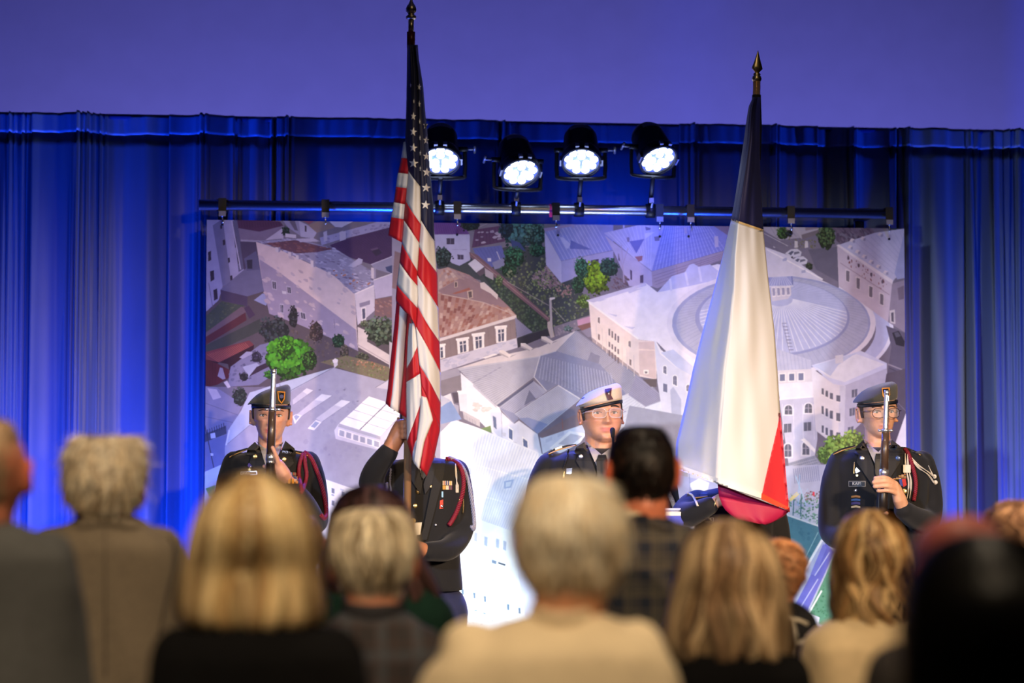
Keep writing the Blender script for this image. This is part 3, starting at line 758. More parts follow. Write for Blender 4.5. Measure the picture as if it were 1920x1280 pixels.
pl(c5([(1168, 702), (1522, 812), (1524, 842), (1160, 730)]), (168, 168, 192)); windows(c5([(1165, 750), (1520, 860), (1520, 915), (1160, 805)]), 6, 1, 0.7, 0.85, (158, 162, 190), (226, 226, 240))
windows(c5([(1545, 850), (1640, 760), (1650, 800), (1550, 905)]), 3, 1, 0.6, 0.7, (160, 162, 190))
pl([(610, 898), (690, 926), (760, 1000), (700, 1080), (600, 1060)], (222, 224, 238)); speckle([(612, 902), (680, 930), (700, 1040), (610, 1040)], 22, (160, 166, 190), 0.8, 2.4, 33, 24, 2.2, 0.4); windows([(615, 905), (672, 925), (672, 990), (615, 975)], 3, 3, 0.3, 0.4, (120, 126, 150))
tree(625, 1000, 8, 5, (150, 176, 140), 24, seed=34, dark=0.7)
# --- upper middle
pl([(735, 410), (815, 410), (830, 520), (828, 760), (735, 720)], (146, 142, 172)); pl([(740, 470), (815, 500), (820, 560), (735, 540)], (128, 108, 120)); tree(780, 600, 30, 28, (84, 104, 84), 120, seed=39); pl([(730, 640), (828, 690), (828, 720), (730, 690)], (178, 174, 190))
pl(c2([(30, 400), (600, 250), (900, 250), (1250, 700), (1240, 860), (700, 960), (400, 500)]), (62, 68, 78))
pl(c2([(40, 40), (245, 40), (322, 156), (60, 158)]), (96, 64, 138)); seams(c2([(55, 45), (245, 45), (318, 152), (62, 155)]), 14, 0.6, (82, 54, 122)); pl(c2([(60, 158), (322, 157), (326, 350), (245, 392), (190, 372), (70, 260)]), (170, 170, 216))
seg(c2([(190, 270)])[0], c2([(300, 272)])[0], 0.7, (128, 120, 160), False)
for q in ([(148, 186), (208, 186), (208, 232), (150, 232)], [(230, 308), (276, 310), (276, 346), (233, 346)]):
    P = c2(q); pl(P, (70, 64, 92)); seg(lerp(P[0], P[1], .5), lerp(P[3], P[2], .5), 0.8, (130, 126, 160), False)
tree(*c2([(120, 330)])[0], 20, 20, (62, 84, 88), 130, seed=41, dark=0.3); tree(*c2([(330, 90)])[0], 20, 13, (40, 58, 64), 80, seed=42)
pl(c2([(360, 122), (552, 92), (588, 210), (338, 258)]), (84, 58, 96)); seams(c2([(365, 125), (550, 98), (585, 208), (342, 252)]), 9, 0.5, (70, 46, 84))
speckle(c2([(370, 140), (550, 130), (560, 210), (370, 230)]), 14, (150, 140, 172), 1.6, 3.6, 43, 16, 2.0, -0.1)
seg(c2([(400, 100)])[0], c2([(490, 60)])[0], 1.2, (140, 136, 160), False)
pl(c2([(345, 262), (560, 240), (592, 330), (490, 405), (380, 340)]), (92, 98, 168)); seams(c2([(345, 265), (560, 245), (590, 325), (400, 345)]), 8, 0.5, (78, 84, 150)); pl(c2([(455, 335), (482, 335), (484, 360), (458, 360)]), (196, 196, 226)); seg(c2([(525, 285)])[0], c2([(550, 345)])[0], 1.6, (176, 176, 214), False)
pl(c2([(490, 370), (580, 330), (585, 400), (510, 420)]), (126, 128, 172))
tree(*c2([(720, 150)])[0], 45, 29, (62, 108, 122), 320, seed=44, dark=0.3); tree(*c2([(600, 120)])[0], 15, 20, (34, 60, 88), 90, seed=45); tree(*c2([(820, 160)])[0], 22, 26, (74, 116, 116), 150, seed=46, dark=0.35)
pl(c2([(630, 195), (700, 220), (745, 285), (640, 250)]), (54, 66, 120)); tree(*c2([(660, 335)])[0], 22, 22, (52, 104, 84), 170, seed=47, dark=0.3); tree(*c2([(830, 280)])[0], 18, 13, (54, 104, 86), 90, seed=48, dark=0.35); tree(*c2([(620, 430)])[0], 18, 14, (44, 82, 64), 80, seed=49)
speckle(c2([(560, 440), (880, 330), (1010, 520), (1220, 680), (1220, 770), (960, 850), (720, 610)]), 420, (92, 104, 84), 1.0, 3.2, 50, 30); speckle(c2([(780, 480), (900, 400), (1010, 530), (880, 570)]), 120, (146, 126, 140), 0.8, 2.4, 51, 22, 2.2, 0.7)
speckle(c2([(950, 520), (1080, 540), (1100, 640), (990, 620)]), 60, (146, 116, 118), 0.8, 2.4, 52, 22); speckle(c2([(740, 430), (930, 380), (960, 600), (840, 590)]), 70, (120, 140, 92), 0.8, 2.2, 53, 20)
pl(c2([(400, 430), (545, 500), (905, 805), (905, 862), (790, 892), (670, 762), (540, 640)]), (46, 58, 60)); speckle(c2([(420, 440), (545, 510), (890, 800), (900, 860), (790, 890), (560, 650)]), 240, (60, 78, 66), 1.0, 3.2, 54, 22)
pl(c2([(318, 290), (380, 310), (600, 500), (922, 785), (912, 812), (600, 552), (440, 425), (325, 325)]), (112, 88, 104)); seg(c2([(330, 300)])[0], c2([(915, 790)])[0], 1.4, (146, 118, 128), False); seg(c2([(600, 510)])[0], c2([(915, 690)])[0], 0.8, (158, 150, 160), False)
pl(c2([(310, 378), (362, 340), (432, 400), (372, 443)]), (196, 194, 220)); pl(c2([(372, 443), (432, 402), (436, 450), (400, 470)]), (90, 78, 96)); pl(c2([(435, 410), (500, 450), (500, 500), (440, 470)]), (164, 156, 176)); tree(*c2([(545, 510)])[0], 8, 12, (110, 134, 96), 40, seed=55)
# rusty roofed house
RR = c2([(70, 425), (160, 403), (322, 462), (400, 520), (490, 580), (672, 762), (300, 882), (85, 935)])
pl(RR, (158, 124, 124))
pl(c2([(80, 600), (120, 600), (340, 545), (400, 520), (160, 404), (80, 425)]), (164, 140, 146)); pl(c2([(85, 580), (240, 490), (322, 462), (490, 580), (640, 720), (430, 670), (120, 605)]), (140, 116, 128))
def tiles(q, nu, nv, cols, seed, fill=0.8):
    r = random.Random(seed); LAY[0] += 1
    for i in range(nu):
        for j in range(nv):
            if r.random() > fill: continue
            o = 0.5 / nv * (i % 2)
            pl(quad_at(q, (i + 0.06) / nu, min(1, (j + 0.04) / nv + o), (i + 0.94) / nu, min(1, (j + 0.94) / nv + o)), r.choice(cols), True)
tiles(c2([(105, 608), (420, 668), (300, 880), (90, 925)]), 11, 7, [(142, 96, 92), (168, 136, 132), (182, 158, 156), (156, 112, 104), (128, 84, 84)], 60)
tiles(c2([(420, 668), (610, 700), (668, 765), (305, 878)]), 11, 5, [(160, 122, 118), (182, 158, 156), (150, 104, 98), (172, 140, 134)], 61); tiles(c2([(90, 430), (165, 408), (240, 490), (90, 570)]), 5, 5, [(176, 146, 142), (160, 118, 112), (186, 166, 166)], 62); tiles(c2([(170, 408), (320, 464), (395, 520), (250, 490)]), 8, 4, [(140, 118, 134), (152, 130, 142), (164, 140, 144)], 63, 0.7)
seg(c2([(118, 605)])[0], c2([(430, 668)])[0], 1.2, (190, 172, 172), False); seg(c2([(430, 668)])[0], c2([(668, 765)])[0], 1.0, (188, 172, 174), False)
for q in ([(302, 580), (345, 572), (348, 632), (310, 642)], [(205, 512), (232, 506), (234, 552), (208, 558)]):
    P = c2(q); pl(P, (186, 164, 160)); pl(quad_at(P, 0.2, 0.15, 0.8, 0.9), (98, 84, 92))
pl(c2([(190, 600), (320, 555), (330, 575), (215, 605)]), (150, 96, 90)); pl(c2([(400, 522), (430, 515), (535, 610), (530, 645), (480, 600), (405, 560)]), (206, 194, 202))
pl(c2([(88, 940), (672, 762), (674, 790), (90, 965)]), (204, 196, 206)); HW = c2([(90, 962), (664, 788), (672, 936), (104, 1098)]); pl(HW, (128, 114, 122)); seams(HW, 14, 0.5, (116, 102, 112)); pl(c2([(100, 1098), (674, 934), (682, 1005), (106, 1190)]), (186, 184, 210)); speckle(c2([(106, 1104), (672, 940), (680, 1000), (110, 1180)]), 40, (170, 170, 200), 1.5, 4, 64, 8, 2.0, -0.3)
for q in ([(516, 850), (597, 842), (598, 958), (522, 972)], [(344, 906), (430, 894), (432, 1004), (352, 1026)], [(226, 942), (312, 930), (316, 1034), (234, 1056)], [(60, 988), (136, 980), (140, 1082), (66, 1098)]):
    P = c2(q); pl(P, (222, 218, 228)); pl(quad_at(P, 0.22, 0.2, 0.78, 0.95), (78, 80, 106)); pl(quad_at(P, -0.08, -0.04, 1.08, 0.1), (226, 222, 232)); seg(lerp(P[0], P[1], .5), lerp(P[3], P[2], .5), 1.6, (214, 210, 224), False); seg(lerp(P[0], P[3], .42), lerp(P[1], P[2], .42), 1.4, (214, 210, 224), False)
pl(c2([(662, 778), (794, 890), (676, 934)]), (122, 122, 158)); seams(c2([(664, 785), (790, 888), (700, 920), (672, 920)]), 9, 0.4, (108, 108, 142))
pl(c2([(678, 936), (928, 858), (924, 912), (845, 942), (682, 1008)]), (44, 44, 60))
pl(c2([(905, 815), (935, 800), (958, 925), (930, 935), (905, 850)]), (178, 168, 172)); pl(c2([(919, 640), (936, 636), (946, 925), (930, 930)]), (174, 168, 180)); pl(c2([(920, 632), (962, 628), (962, 640), (926, 652)]), (216, 212, 222)); seg(c2([(930, 690)])[0], c2([(1040, 810)])[0], 0.8, (160, 156, 166), False)
pl(c2([(952, 850), (1235, 758), (1240, 852), (1100, 880), (962, 922)]), (122, 116, 138)); speckle(c2([(960, 856), (1120, 810), (1120, 880), (970, 915)]), 36, (138, 130, 148), 1.2, 3, 65, 16); pl(c2([(1128, 800), (1235, 768), (1238, 812), (1135, 842)]), (182, 142, 176)); pl(c2([(1128, 845), (1236, 815), (1240, 850), (1170, 885)]), (124, 90, 92)); tree(*c2([(1060, 865)])[0], 9, 6, (120, 142, 150), 24, seed=66)
pl(c2([(1160, 880), (1240, 850), (1245, 920), (1210, 930)]), (132, 128, 156))
# blue-lit metal roofs
pl(c2([(1000, 40), (1420, 40), (1420, 80), (1000, 100)]), (120, 124, 190))
B1 = c2([(884, 130), (1090, 90), (1280, 62), (1400, 80), (1400, 275), (1008, 356)]); pl(B1, (134, 140, 214)); seams(c2([(884, 130), (1280, 62), (1400, 275), (1008, 356)]), 15, 0.8, (168, 172, 232)); pl(c2([(880, 112), (1095, 80), (1095, 94), (886, 136)]), (150, 136, 190))
pl(c2([(1000, 178), (1020, 178), (1080, 230), (1060, 265), (1045, 262)]), (176, 178, 234)); pl(c2([(1080, 200), (1240, 272), (1075, 265)]), (98, 106, 184)); pl(c2([(975, 98), (1000, 92), (1002, 132), (980, 138)]), (146, 140, 196)); pl(c2([(1082, 70), (1105, 66), (1108, 108), (1090, 112)]), (146, 140, 196))
pl(c2([(884, 134), (1008, 358), (1012, 525), (895, 385)]), (180, 178, 226)); pl(c2([(1008, 358), (1400, 278), (1400, 380), (1150, 470), (1012, 520)]), (158, 156, 210)); seg(c2([(1105, 345)])[0], c2([(1108, 440)])[0], 0.8, (120, 116, 160), False); pl(c2([(1230, 352), (1290, 340), (1290, 375), (1235, 388)]), (70, 62, 88))
# second metal roof house
B2a = c3([(208, 146), (600, 58), (662, 90), (568, 432), (430, 330)]); pl(B2a, (164, 164, 220)); seams(c3([(208, 146), (600, 58), (568, 432), (430, 330)]), 13, 0.7, (186, 186, 234)); B2b = c3([(662, 88), (985, 62), (1175, 190), (1135, 270), (568, 434)]); pl(B2b, (124, 130, 206)); seams(c3([(662, 88), (985, 62), (1145, 268), (568, 434)]), 22, 0.8, (160, 166, 228)); seams(c3([(662, 88), (568, 434), (1135, 270), (985, 62)]), 9, 0.4, (112, 118, 194))
pl(c3([(400, 210), (512, 192), (452, 300)]), (104, 108, 186)); pl(c3([(380, 180), (400, 178), (402, 212), (384, 214)]), (126, 118, 160)); pl(c3([(515, 150), (575, 140), (590, 140), (520, 190)]), (190, 188, 232)); pl(c3([(518, 98), (560, 110), (555, 124), (525, 128)]), (110, 108, 160)); pl(c3([(585, 175), (625, 170), (626, 205), (592, 208)]), (116, 110, 150)); pl(c3([(440, 325), (500, 318), (495, 352), (470, 362)]), (142, 100, 120))
pl(c3([(352, 60), (364, 58), (364, 108), (352, 112)]), (170, 168, 216)); pl(c3([(1036, 172), (1066, 170), (1068, 250), (1042, 255)]), (176, 170, 210)); pl(c3([(808, 106), (830, 104), (834, 150), (815, 150)]), (150, 146, 200))
pl(c3([(985, 60), (1200, 60), (1200, 190), (1175, 190)]), (120, 108, 146))
pl(c3([(215, 165), (430, 332), (566, 436), (572, 548), (400, 545), (290, 300)]), (170, 164, 208)); pl(c3([(566, 436), (1140, 272), (1140, 330), (1030, 372), (610, 562), (572, 548)]), (152, 142, 172)); seams(c3([(570, 445), (1120, 285), (1100, 330), (600, 555)]), 3, 0.6, (128, 118, 148)); seams(c3([(570, 445), (600, 560), (1100, 350), (1120, 285)]), 5, 0.8, (128, 116, 148))
for q in ([(480, 465), (505, 460), (505, 520), (480, 522)], [(315, 300), (328, 310), (328, 360), (318, 352)], [(405, 420), (420, 430), (420, 500), (408, 495)]): pl(c3(q), (80, 70, 104))
speckle(c3([(290, 480), (400, 470), (400, 545), (270, 570)]), 40, (100, 84, 100), 0.8, 2.4, 70, 16, 2, 0.8)
for a, b in (((360, 520), (350, 380)), ((350, 420), (320, 300)), ((352, 380), (390, 260)), ((350, 350), (340, 240))): seg(c3([a])[0], c3([b])[0], 1.6, (164, 154, 186), False)
tree(*c3([(150, 490)])[0], 29, 32, (124, 164, 40), 330, seed=71, dark=0.25); tree(*c3([(40, 410)])[0], 14, 22, (72, 132, 106), 110, seed=72, dark=0.35); tree(*c3([(250, 410)])[0], 20, 20, (56, 92, 80), 120, seed=73); tree(*c3([(20, 540)])[0], 14, 18, (56, 96, 72), 90, seed=74); tree(*c3([(60, 660)])[0], 16, 14, (112, 146, 76), 60, seed=75)
# --- grey standing seam roofs in the middle
pl(c6([(100, 440), (250, 400), (262, 520), (110, 565)]), (124, 118, 134)); pl(c6([(100, 390), (235, 358), (255, 410), (100, 455)]), (146, 144, 168))
pl(c6([(230, 362), (480, 282), (850, 202), (1122, 78), (970, 232), (850, 272)]), (196, 190, 204)); pl(c6([(415, 280), (510, 250), (530, 258), (440, 290)]), (214, 210, 224))
for x, y in ((545, 225), (705, 172), (860, 122)):
    pl(c6([(x + 45, y + 50), (x + 130, y + 30), (x + 85, y + 52)]), (150, 144, 160)); pl(c6([(x, y), (x + 32, y), (x + 92, y + 40), (x + 70, y + 58), (x, y + 28)]), (206, 200, 210)); pl(c6([(x, y + 16), (x + 70, y + 52), (x + 66, y + 60), (x, y + 30)]), (164, 158, 172))
U = c6([(970, 232), (1122, 76), (1700, 500), (1790, 600), (1790, 700), (1400, 560), (1290, 330)]); pl(U, (136, 138, 166)); seams(c6([(975, 232), (1122, 80), (1720, 520), (1500, 640)]), 20, 0.9, (158, 160, 186)); seams(c6([(1122, 80), (1720, 520), (1500, 640), (975, 232)]), 2, 0.5, (122, 124, 150))
pl(c6([(1230, 240), (1300, 270), (1290, 330), (1200, 320)]), (124, 126, 156))
LS = c6([(232, 362), (850, 270), (805, 426), (525, 638), (348, 476)]); pl(LS, (170, 172, 196)); seams(c6([(240, 368), (525, 636), (805, 426), (848, 274)]), 22, 0.9, (148, 150, 178)); seg(c6([(348, 470)])[0], c6([(560, 350)])[0], 1.6, (142, 144, 172), False)
DS = c6([(850, 266), (970, 232), (1300, 330), (1500, 560), (1560, 660), (1150, 585), (985, 482), (900, 535), (805, 426)]); pl(DS, (124, 130, 168)); seams(c6([(850, 270), (805, 424), (1100, 600), (1560, 640)]), 2, 0.6, (112, 118, 156)); seams(c6([(850, 266), (1400, 400), (1450, 640), (820, 430)]), 26, 1.1, (152, 158, 194))
seg(c6([(850, 268)])[0], c6([(805, 426)])[0], 2.0, (188, 190, 212), False); seg(c6([(805, 426)])[0], c6([(900, 532)])[0], 1.6, (196, 198, 218), False); seg(c6([(970, 232)])[0], c6([(850, 268)])[0], 1.4, (180, 182, 206), False)
pl(c6([(540, 655), (800, 455), (900, 532), (985, 482), (660, 695), (655, 778)]), (154, 158, 190)); seams(c6([(545, 655), (655, 770), (880, 560), (800, 460)]), 12, 0.9, (136, 140, 176)); pl(c6([(525, 640), (800, 445), (800, 462), (560, 640)]), (86, 90, 122)); pl(c6([(730, 640), (770, 525), (820, 590)]), (104, 108, 142)); pl(c6([(545, 655), (655, 770), (690, 740), (660, 700)]), (128, 134, 174))
RB = c6([(658, 702), (985, 488), (1152, 592), (832, 852)]); pl(RB, (168, 174, 204)); seams(c6([(658, 702), (832, 852), (1152, 592), (985, 488)]), 18, 1.0, (146, 152, 188)); pl(c6([(690, 735), (760, 730), (910, 780), (832, 852)]), (128, 140, 188)); seg(c6([(985, 488)])[0], c6([(1150, 590)])[0], 2.0, (200, 204, 226), False)
pl(c6([(255, 395), (348, 476), (524, 640), (545, 655), (560, 690), (565, 905), (470, 830), (400, 760), (270, 680)]), (214, 218, 240)); pl(c6([(348, 476), (524, 640), (524, 660), (348, 495)]), (178, 180, 206)); pl(c6([(475, 690), (560, 690), (565, 905), (500, 830)]), (190, 198, 230))
speckle(c6([(350, 620), (470, 660), (470, 690), (350, 680)]), 20, (196, 192, 202), 1.5, 4, 80, 10, 2.0, 0.1); pl(c6([(495, 715), (520, 730), (525, 820), (502, 800)]), (92, 104, 146)); pl(c6([(270, 680), (400, 750), (400, 800), (280, 740)]), (180, 178, 196)); seams(c6([(270, 700), (380, 760), (380, 800), (275, 740)]), 9, 0.6, (128, 124, 146)); pl(c6([(375, 822), (480, 790), (488, 842), (412, 866)]), (106, 132, 96)); pl(c6([(430, 870), (490, 850), (515, 895), (480, 880)]), (128, 126, 150))
pl(c6([(235, 540), (300, 530), (305, 690), (250, 680)]), (206, 208, 230)); pl(c6([(228, 530), (310, 525), (310, 550), (232, 556)]), (224, 226, 242)); pl(c6([(115, 575), (180, 548), (205, 640), (150, 610)]), (206, 204, 222)); pl(c6([(190, 545), (235, 540), (240, 620), (210, 620)]), (80, 74, 92))
pl(c6([(562, 690), (655, 778), (690, 755), (705, 955), (568, 905)]), (200, 206, 236)); pl(c6([(690, 752), (832, 855), (862, 1000), (702, 955)]), (204, 210, 238)); windows(c6([(600, 790), (660, 830), (660, 920), (600, 880)]), 1, 1, 0.45, 0.8, (92, 106, 150), (224, 228, 244)); windows(c6([(705, 860), (770, 910), (775, 975), (710, 950)]), 1, 1, 0.5, 0.7, (92, 106, 150), (224, 228, 244))
pl(c6([(850, 882), (1200, 690), (1260, 760), (1180, 850), (870, 1002)]), (190, 200, 232)); pl(c6([(838, 858), (1095, 715), (1200, 700), (1180, 780), (862, 885)]), (118, 106, 120)); seg(c6([(1016, 740)])[0], c6([(1020, 820)])[0], 1.6, (140, 100, 100), False); windows(c6([(870, 890), (1050, 810), (1050, 860), (875, 945)]), 2, 1, 0.55, 0.5, (176, 186, 220)); pl(c6([(920, 960), (1070, 830), (1200, 850), (1150, 920), (1000, 1000)]), (216, 222, 242)); pl(c6([(985, 930), (1080, 850), (1170, 870), (1080, 940)]), (176, 180, 206))
for q in ((570, 840), (650, 910)): pl(c6([(q[0], q[1]), (q[0] + 26, q[1] + 6), (q[0] + 24, q[1] + 34), (q[0], q[1] + 26)]), (186, 190, 214))
# right hip roof beside the speaker
pl(c6([(1480, 560), (1700, 490), (1600, 720), (1490, 800)]), (190, 190, 212)); pl(c7([(180, 285), (375, 435), (240, 488), (130, 415)]), (148, 148, 180)); seams(c7([(180, 290), (130, 412), (240, 486), (372, 436)]), 12, 0.8, (130, 130, 164)); pl(c7([(60, 420), (130, 412), (240, 488), (60, 660)]), (196, 202, 226)); seams(c7([(60, 440), (60, 640), (235, 490), (130, 415)]), 8, 0.7, (174, 180, 210)); pl(c7([(240, 488), (376, 436), (385, 700), (120, 700)]), (206, 214, 240)); seg(c7([(240, 488)])[0], c7([(376, 438)])[0], 1.4, (168, 172, 200), False)
# bottom white metal roof
pl([(826, 810), (850, 786), (892, 800), (1020, 852), (1000, 900), (960, 1000), (890, 975), (826, 960)], (214, 222, 246)); pl([(800, 940), (960, 995), (1000, 1250), (700, 1250)], (236, 242, 252)); WR = [(826, 830), (1020, 905), (955, 996), (826, 950)]
seams([(826, 800), (826, 960), (955, 1000), (1025, 852)], 3, 1.6, (232, 238, 252)); seams([(812, 846), (1020, 930), (960, 1000), (812, 950)], 2, 1.2, (232, 238, 252)); seams([(850, 786), (1022, 856), (960, 996), (826, 945)], 34, 0.9, (190, 200, 232))
for q in ([(868, 880), (882, 876), (884, 888), (872, 892)], [(945, 902), (964, 898), (958, 914), (945, 916)]): pl(q, (160, 178, 220)); pl(quad_at(q, .2, .2, .8, .8), (196, 210, 238))
pl(c6([(100, 650), (182, 605), (262, 742), (105, 780)]), (124, 146, 198)); pl(c6([(102, 560), (180, 600), (104, 655)]), (176, 180, 206))
for x0, y0 in ((180, 500), (250, 530), (330, 545), (380, 560)): pl(c8([(x0, y0), (x0 + 22, y0 + 8), (x0 + 18, y0 + 70), (x0 - 2, y0 + 60)]), (172, 188, 218))
pl(c8([(300, 690), (332, 700), (330, 722), (300, 712)]), (120, 140, 168)); pl(c8([(345, 706), (395, 722), (392, 734), (345, 718)]), (66, 76, 92)); seg(c8([(110, 630)])[0], c8([(118, 720)])[0], 2, (196, 210, 230), False); seg(c8([(130, 840)])[0], c8([(145, 960)])[0], 2, (190, 204, 226), False)
for x, y in ((100, 905), (180, 930), (253, 955), (412, 1010), (490, 1035)): pl(c8([(x - 9, y - 28), (x + 7, y - 24), (x + 9, y + 28), (x - 6, y + 24)]), (96, 122, 150)); pl(c8([(x - 9, y - 28), (x + 7, y - 24), (x + 6, y - 12), (x - 8, y - 16)]), (196, 208, 226))
seg(c8([(308, 820)])[0], c8([(345, 1090)])[0], 1.0, (110, 116, 136), False); pl(c8([(20, 985), (120, 1000), (350, 1090), (600, 1180), (600, 1400), (0, 1400)]), (196, 212, 232)); speckle(c8([(30, 1000), (120, 1010), (340, 1100), (200, 1150), (40, 1120)]), 80, (168, 188, 212), 0.8, 2.4, 81, 18)
for x, y in ((95, 1000), (190, 1038), (250, 1058)): pl(c8([(x - 9, y - 6), (x + 9, y - 2), (x + 9, y + 8), (x - 8, y + 4)]), (120, 140, 160))
# --- round building
pl(c3([(76, 652), (520, 520), (612, 592), (720, 470), (1060, 380), (1300, 420), (1300, 1280), (900, 1260), (605, 962), (470, 945)]), (222, 222, 244))
pl(c3([(76, 652), (520, 520), (530, 540), (130, 668)]), (190, 190, 228)); pl(c3([(610, 592), (720, 470), (815, 442), (850, 385), (880, 375), (920, 400), (1005, 382), (1065, 430), (1050, 500), (850, 545)]), (184, 188, 234))
for a, b in (((820, 440), (840, 540)), ((920, 400), (940, 512)), ((705, 490), (715, 580))): seg(c3([a])[0], c3([b])[0], 4.0, (206, 208, 242), False)
for q in ([(240, 750), (310, 762), (300, 775)], [(360, 845), (445, 852), (420, 870)], [(130, 655), (240, 640), (180, 660)], [(380, 575), (500, 560), (400, 600)]): pl(c3(q), (190, 192, 228))
pl(c3([(96, 675), (462, 945), (604, 962), (604, 1245), (470, 1222), (118, 935)]), (220, 208, 214)); pl(c3([(470, 965), (585, 960), (600, 1242), (476, 1205)]), (206, 188, 194)); pl(c3([(472, 1015), (590, 1020), (590, 1030), (472, 1027)]), (222, 206, 208)); pl(c3([(120, 930), (470, 1200), (478, 1226), (122, 960)]), (160, 148, 158))
seg(c3([(96, 668)])[0], c3([(468, 942)])[0], 3.0, (236, 232, 244), False)
for i, x in enumerate((250, 272, 295, 317)):
    y = 890 + i * 18
    for k, h in ((0, 28), (92, 22), (158, 26)): pl(c3([(x - 6, y + k - h), (x + 6, y + k - h + 5), (x + 6, y + k + h), (x - 6, y + k + h - 6)]), (112, 104, 118))
for x, y, w in ((172, 800, 16), (402, 978, 18)): arched(*c3([(x, y)])[0], w / 4, 11, (122, 106, 108), (226, 218, 222), 0.7)
for x, y in ((172, 925), (408, 1115)): pl(c3([(x - 7, y - 25), (x + 7, y - 15), (x + 7, y + 28), (x - 7, y + 18)]), (132, 116, 122))
for x, y in ((150, 820), (195, 860), (225, 890), (345, 985), (380, 1010), (432, 1060)): seg(c3([(x, y)])[0], c3([(x + 5, y + 160)])[0], 1.2, (204, 194, 202), False)
pl(c3([(505, 1172), (545, 1172), (545, 1205), (508, 1203)]), (232, 228, 232)); pl(c3([(515, 1185), (535, 1185), (535, 1200), (516, 1200)]), (122, 112, 120)); pl(c3([(500, 1245), (605, 1240), (605, 1300), (560, 1300)]), (96, 88, 96))
# drum wall left of the flag
pl(c7([(298, 60), (340, 140), (440, 230), (575, 300), (460, 720), (425, 790), (375, 690), (318, 330)]), (204, 208, 236)); pl(c7([(292, 40), (340, 120), (450, 215), (600, 290), (600, 310), (440, 235), (335, 150)]), (226, 228, 248)); pl(c7([(340, 140), (420, 120), (570, 250), (560, 300), (440, 232)]), (190, 198, 236))
pl(c7([(380, 640), (450, 560), (470, 660), (440, 820), (380, 700)]), (118, 116, 142))
for x, y, w, h in ((365, 250, 20, 48), (430, 318, 24, 60), (515, 368, 22, 44)): arched(*c7([(x, y)])[0], w / 3.4, h / 3.4, (112, 114, 142), (226, 230, 246), 0.5)
for x, y in ((368, 365), (432, 430), (437, 572)): pl(c7([(x - 13, y - 28), (x + 13, y - 20), (x + 13, y + 32), (x - 13, y + 24)]), (110, 114, 146))
pl(c7([(400, 380), (420, 360), (470, 440), (470, 620), (410, 560)]), (172, 178, 212), True)
# ring roof and dome
DX, DY = 1446, 606
ring(DX, DY + 10, 226, 118, 196, 100, -70, 60, (178, 186, 232)); ring(DX, DY + 10, 229, 120, 222, 115, -70, 60, (214, 218, 246))
pl(ell(DX, DY, 196, 98), (214, 214, 238)); pl(ell(DX, DY, 186, 91), (150, 158, 204)); pl(ell(DX + 2, DY, 180, 87), (166, 172, 208))
LAY[0] += 1
for k in range(90):
    a = 2 * math.pi * k / 90
    seg((DX + 2 + 142 * math.cos(a), DY - 12 - 66 * math.sin(a)), (DX + 2 + 179 * math.cos(a), DY - 86 * math.sin(a)), 0.6, (146, 152, 194))
pl(ell(DX + 2, DY - 10, 145, 72), (142, 150, 200)); pl(ell(DX + 4, DY - 12, 139, 69), (172, 180, 224))
LAY[0] += 1
for k in range(64):
    a = 2 * math.pi * (k + 0.3) / 64
    seg((DX + 16 + 24 * math.cos(a), DY - 44 - 12 * math.sin(a)), (DX + 4 + 138 * math.cos(a), DY - 12 - 68 * math.sin(a)), 1.5 if math.sin(a) < 0.2 else 0.8, (208, 214, 242) if math.sin(a) < 0.2 else (158, 166, 212))
for k in range(9):
    P = (1466 + k * 1.6, 606 + k * 6.2); seg((P[0], P[1]), (P[0] + 9, P[1]), 1.4, (120, 122, 156), False); seg((P[0] + 1, P[1]), (P[0] + 2, P[1] + 6), 1.0, (128, 130, 164), False)
pl(c4([(178, 530), (330, 530), (335, 610), (310, 640), (190, 660)]), (198, 196, 218)); windows(c4([(182, 552), (328, 548), (330, 615), (188, 628)]), 4, 1, 0.55, 0.75, (150, 150, 184), (222, 220, 236))
cu = [(1439, 536)] + [(1463 + 24 * math.cos(math.radians(a)), 532 - 33 * math.sin(math.radians(a)) ** 0.8) for a in np.linspace(175, 5, 20)] + [(1487, 536)]; pl(cu, (120, 128, 184)); pl([(1463 + (x - 1463) * 0.9, 534 + (y - 534) * 0.92) for x, y in cu], (150, 158, 212))
for k in range(10): seg((1461, 502), (1441 + k * 5, 535), 1.1, (190, 196, 236))
seg((1440, 537), (1487, 536), 2.2, (206, 208, 232), False); seg((1453, 500), (1452, 450), 1.6, (120, 118, 140), False); pl([(1450, 452), (1455, 452), (1455, 464), (1450, 464)], (188, 188, 206))
# lower facade under the dome
pl(c4([(210, 1010), (480, 1100), (485, 1180), (230, 1180)]), (182, 188, 222)); seams(c4([(210, 1010), (470, 1100), (480, 1170), (230, 1175)]), 9, 0.7, (160, 168, 208)); pl(c7([(1085, 255), (1312, 245), (1312, 335), (1085, 345)]), (206, 206, 224)); windows(c7([(1090, 272), (1270, 262), (1270, 325), (1090, 332)]), 3, 1, 0.55, 0.72, (112, 120, 156), (224, 224, 238)); pl(c7([(1085, 340), (1330, 325), (1365, 425), (1105, 445)]), (220, 222, 244)); pl(c7([(1100, 440), (1345, 418), (1345, 700), (1325, 835), (1160, 850)]), (186, 190, 222)); seg(c7([(1100, 440)])[0], c7([(1345, 420)])[0], 3, (226, 228, 246), False)
for x, y, w, h in ((1160, 508, 48, 46), (1288, 497, 46, 48)): arched(*c7([(x, y)])[0], w / 3.4, h / 3.4 + 4, (92, 96, 116), (216, 220, 242))
for x, y in ((1155, 625), (1282, 615)): P = c7([(x - 24, y - 26), (x + 24, y - 30), (x + 24, y + 26), (x - 24, y + 30)]); pl(P, (96, 100, 122)); seg(lerp(P[0], P[1], .5), lerp(P[3], P[2], .5), 1, (170, 172, 196), False)
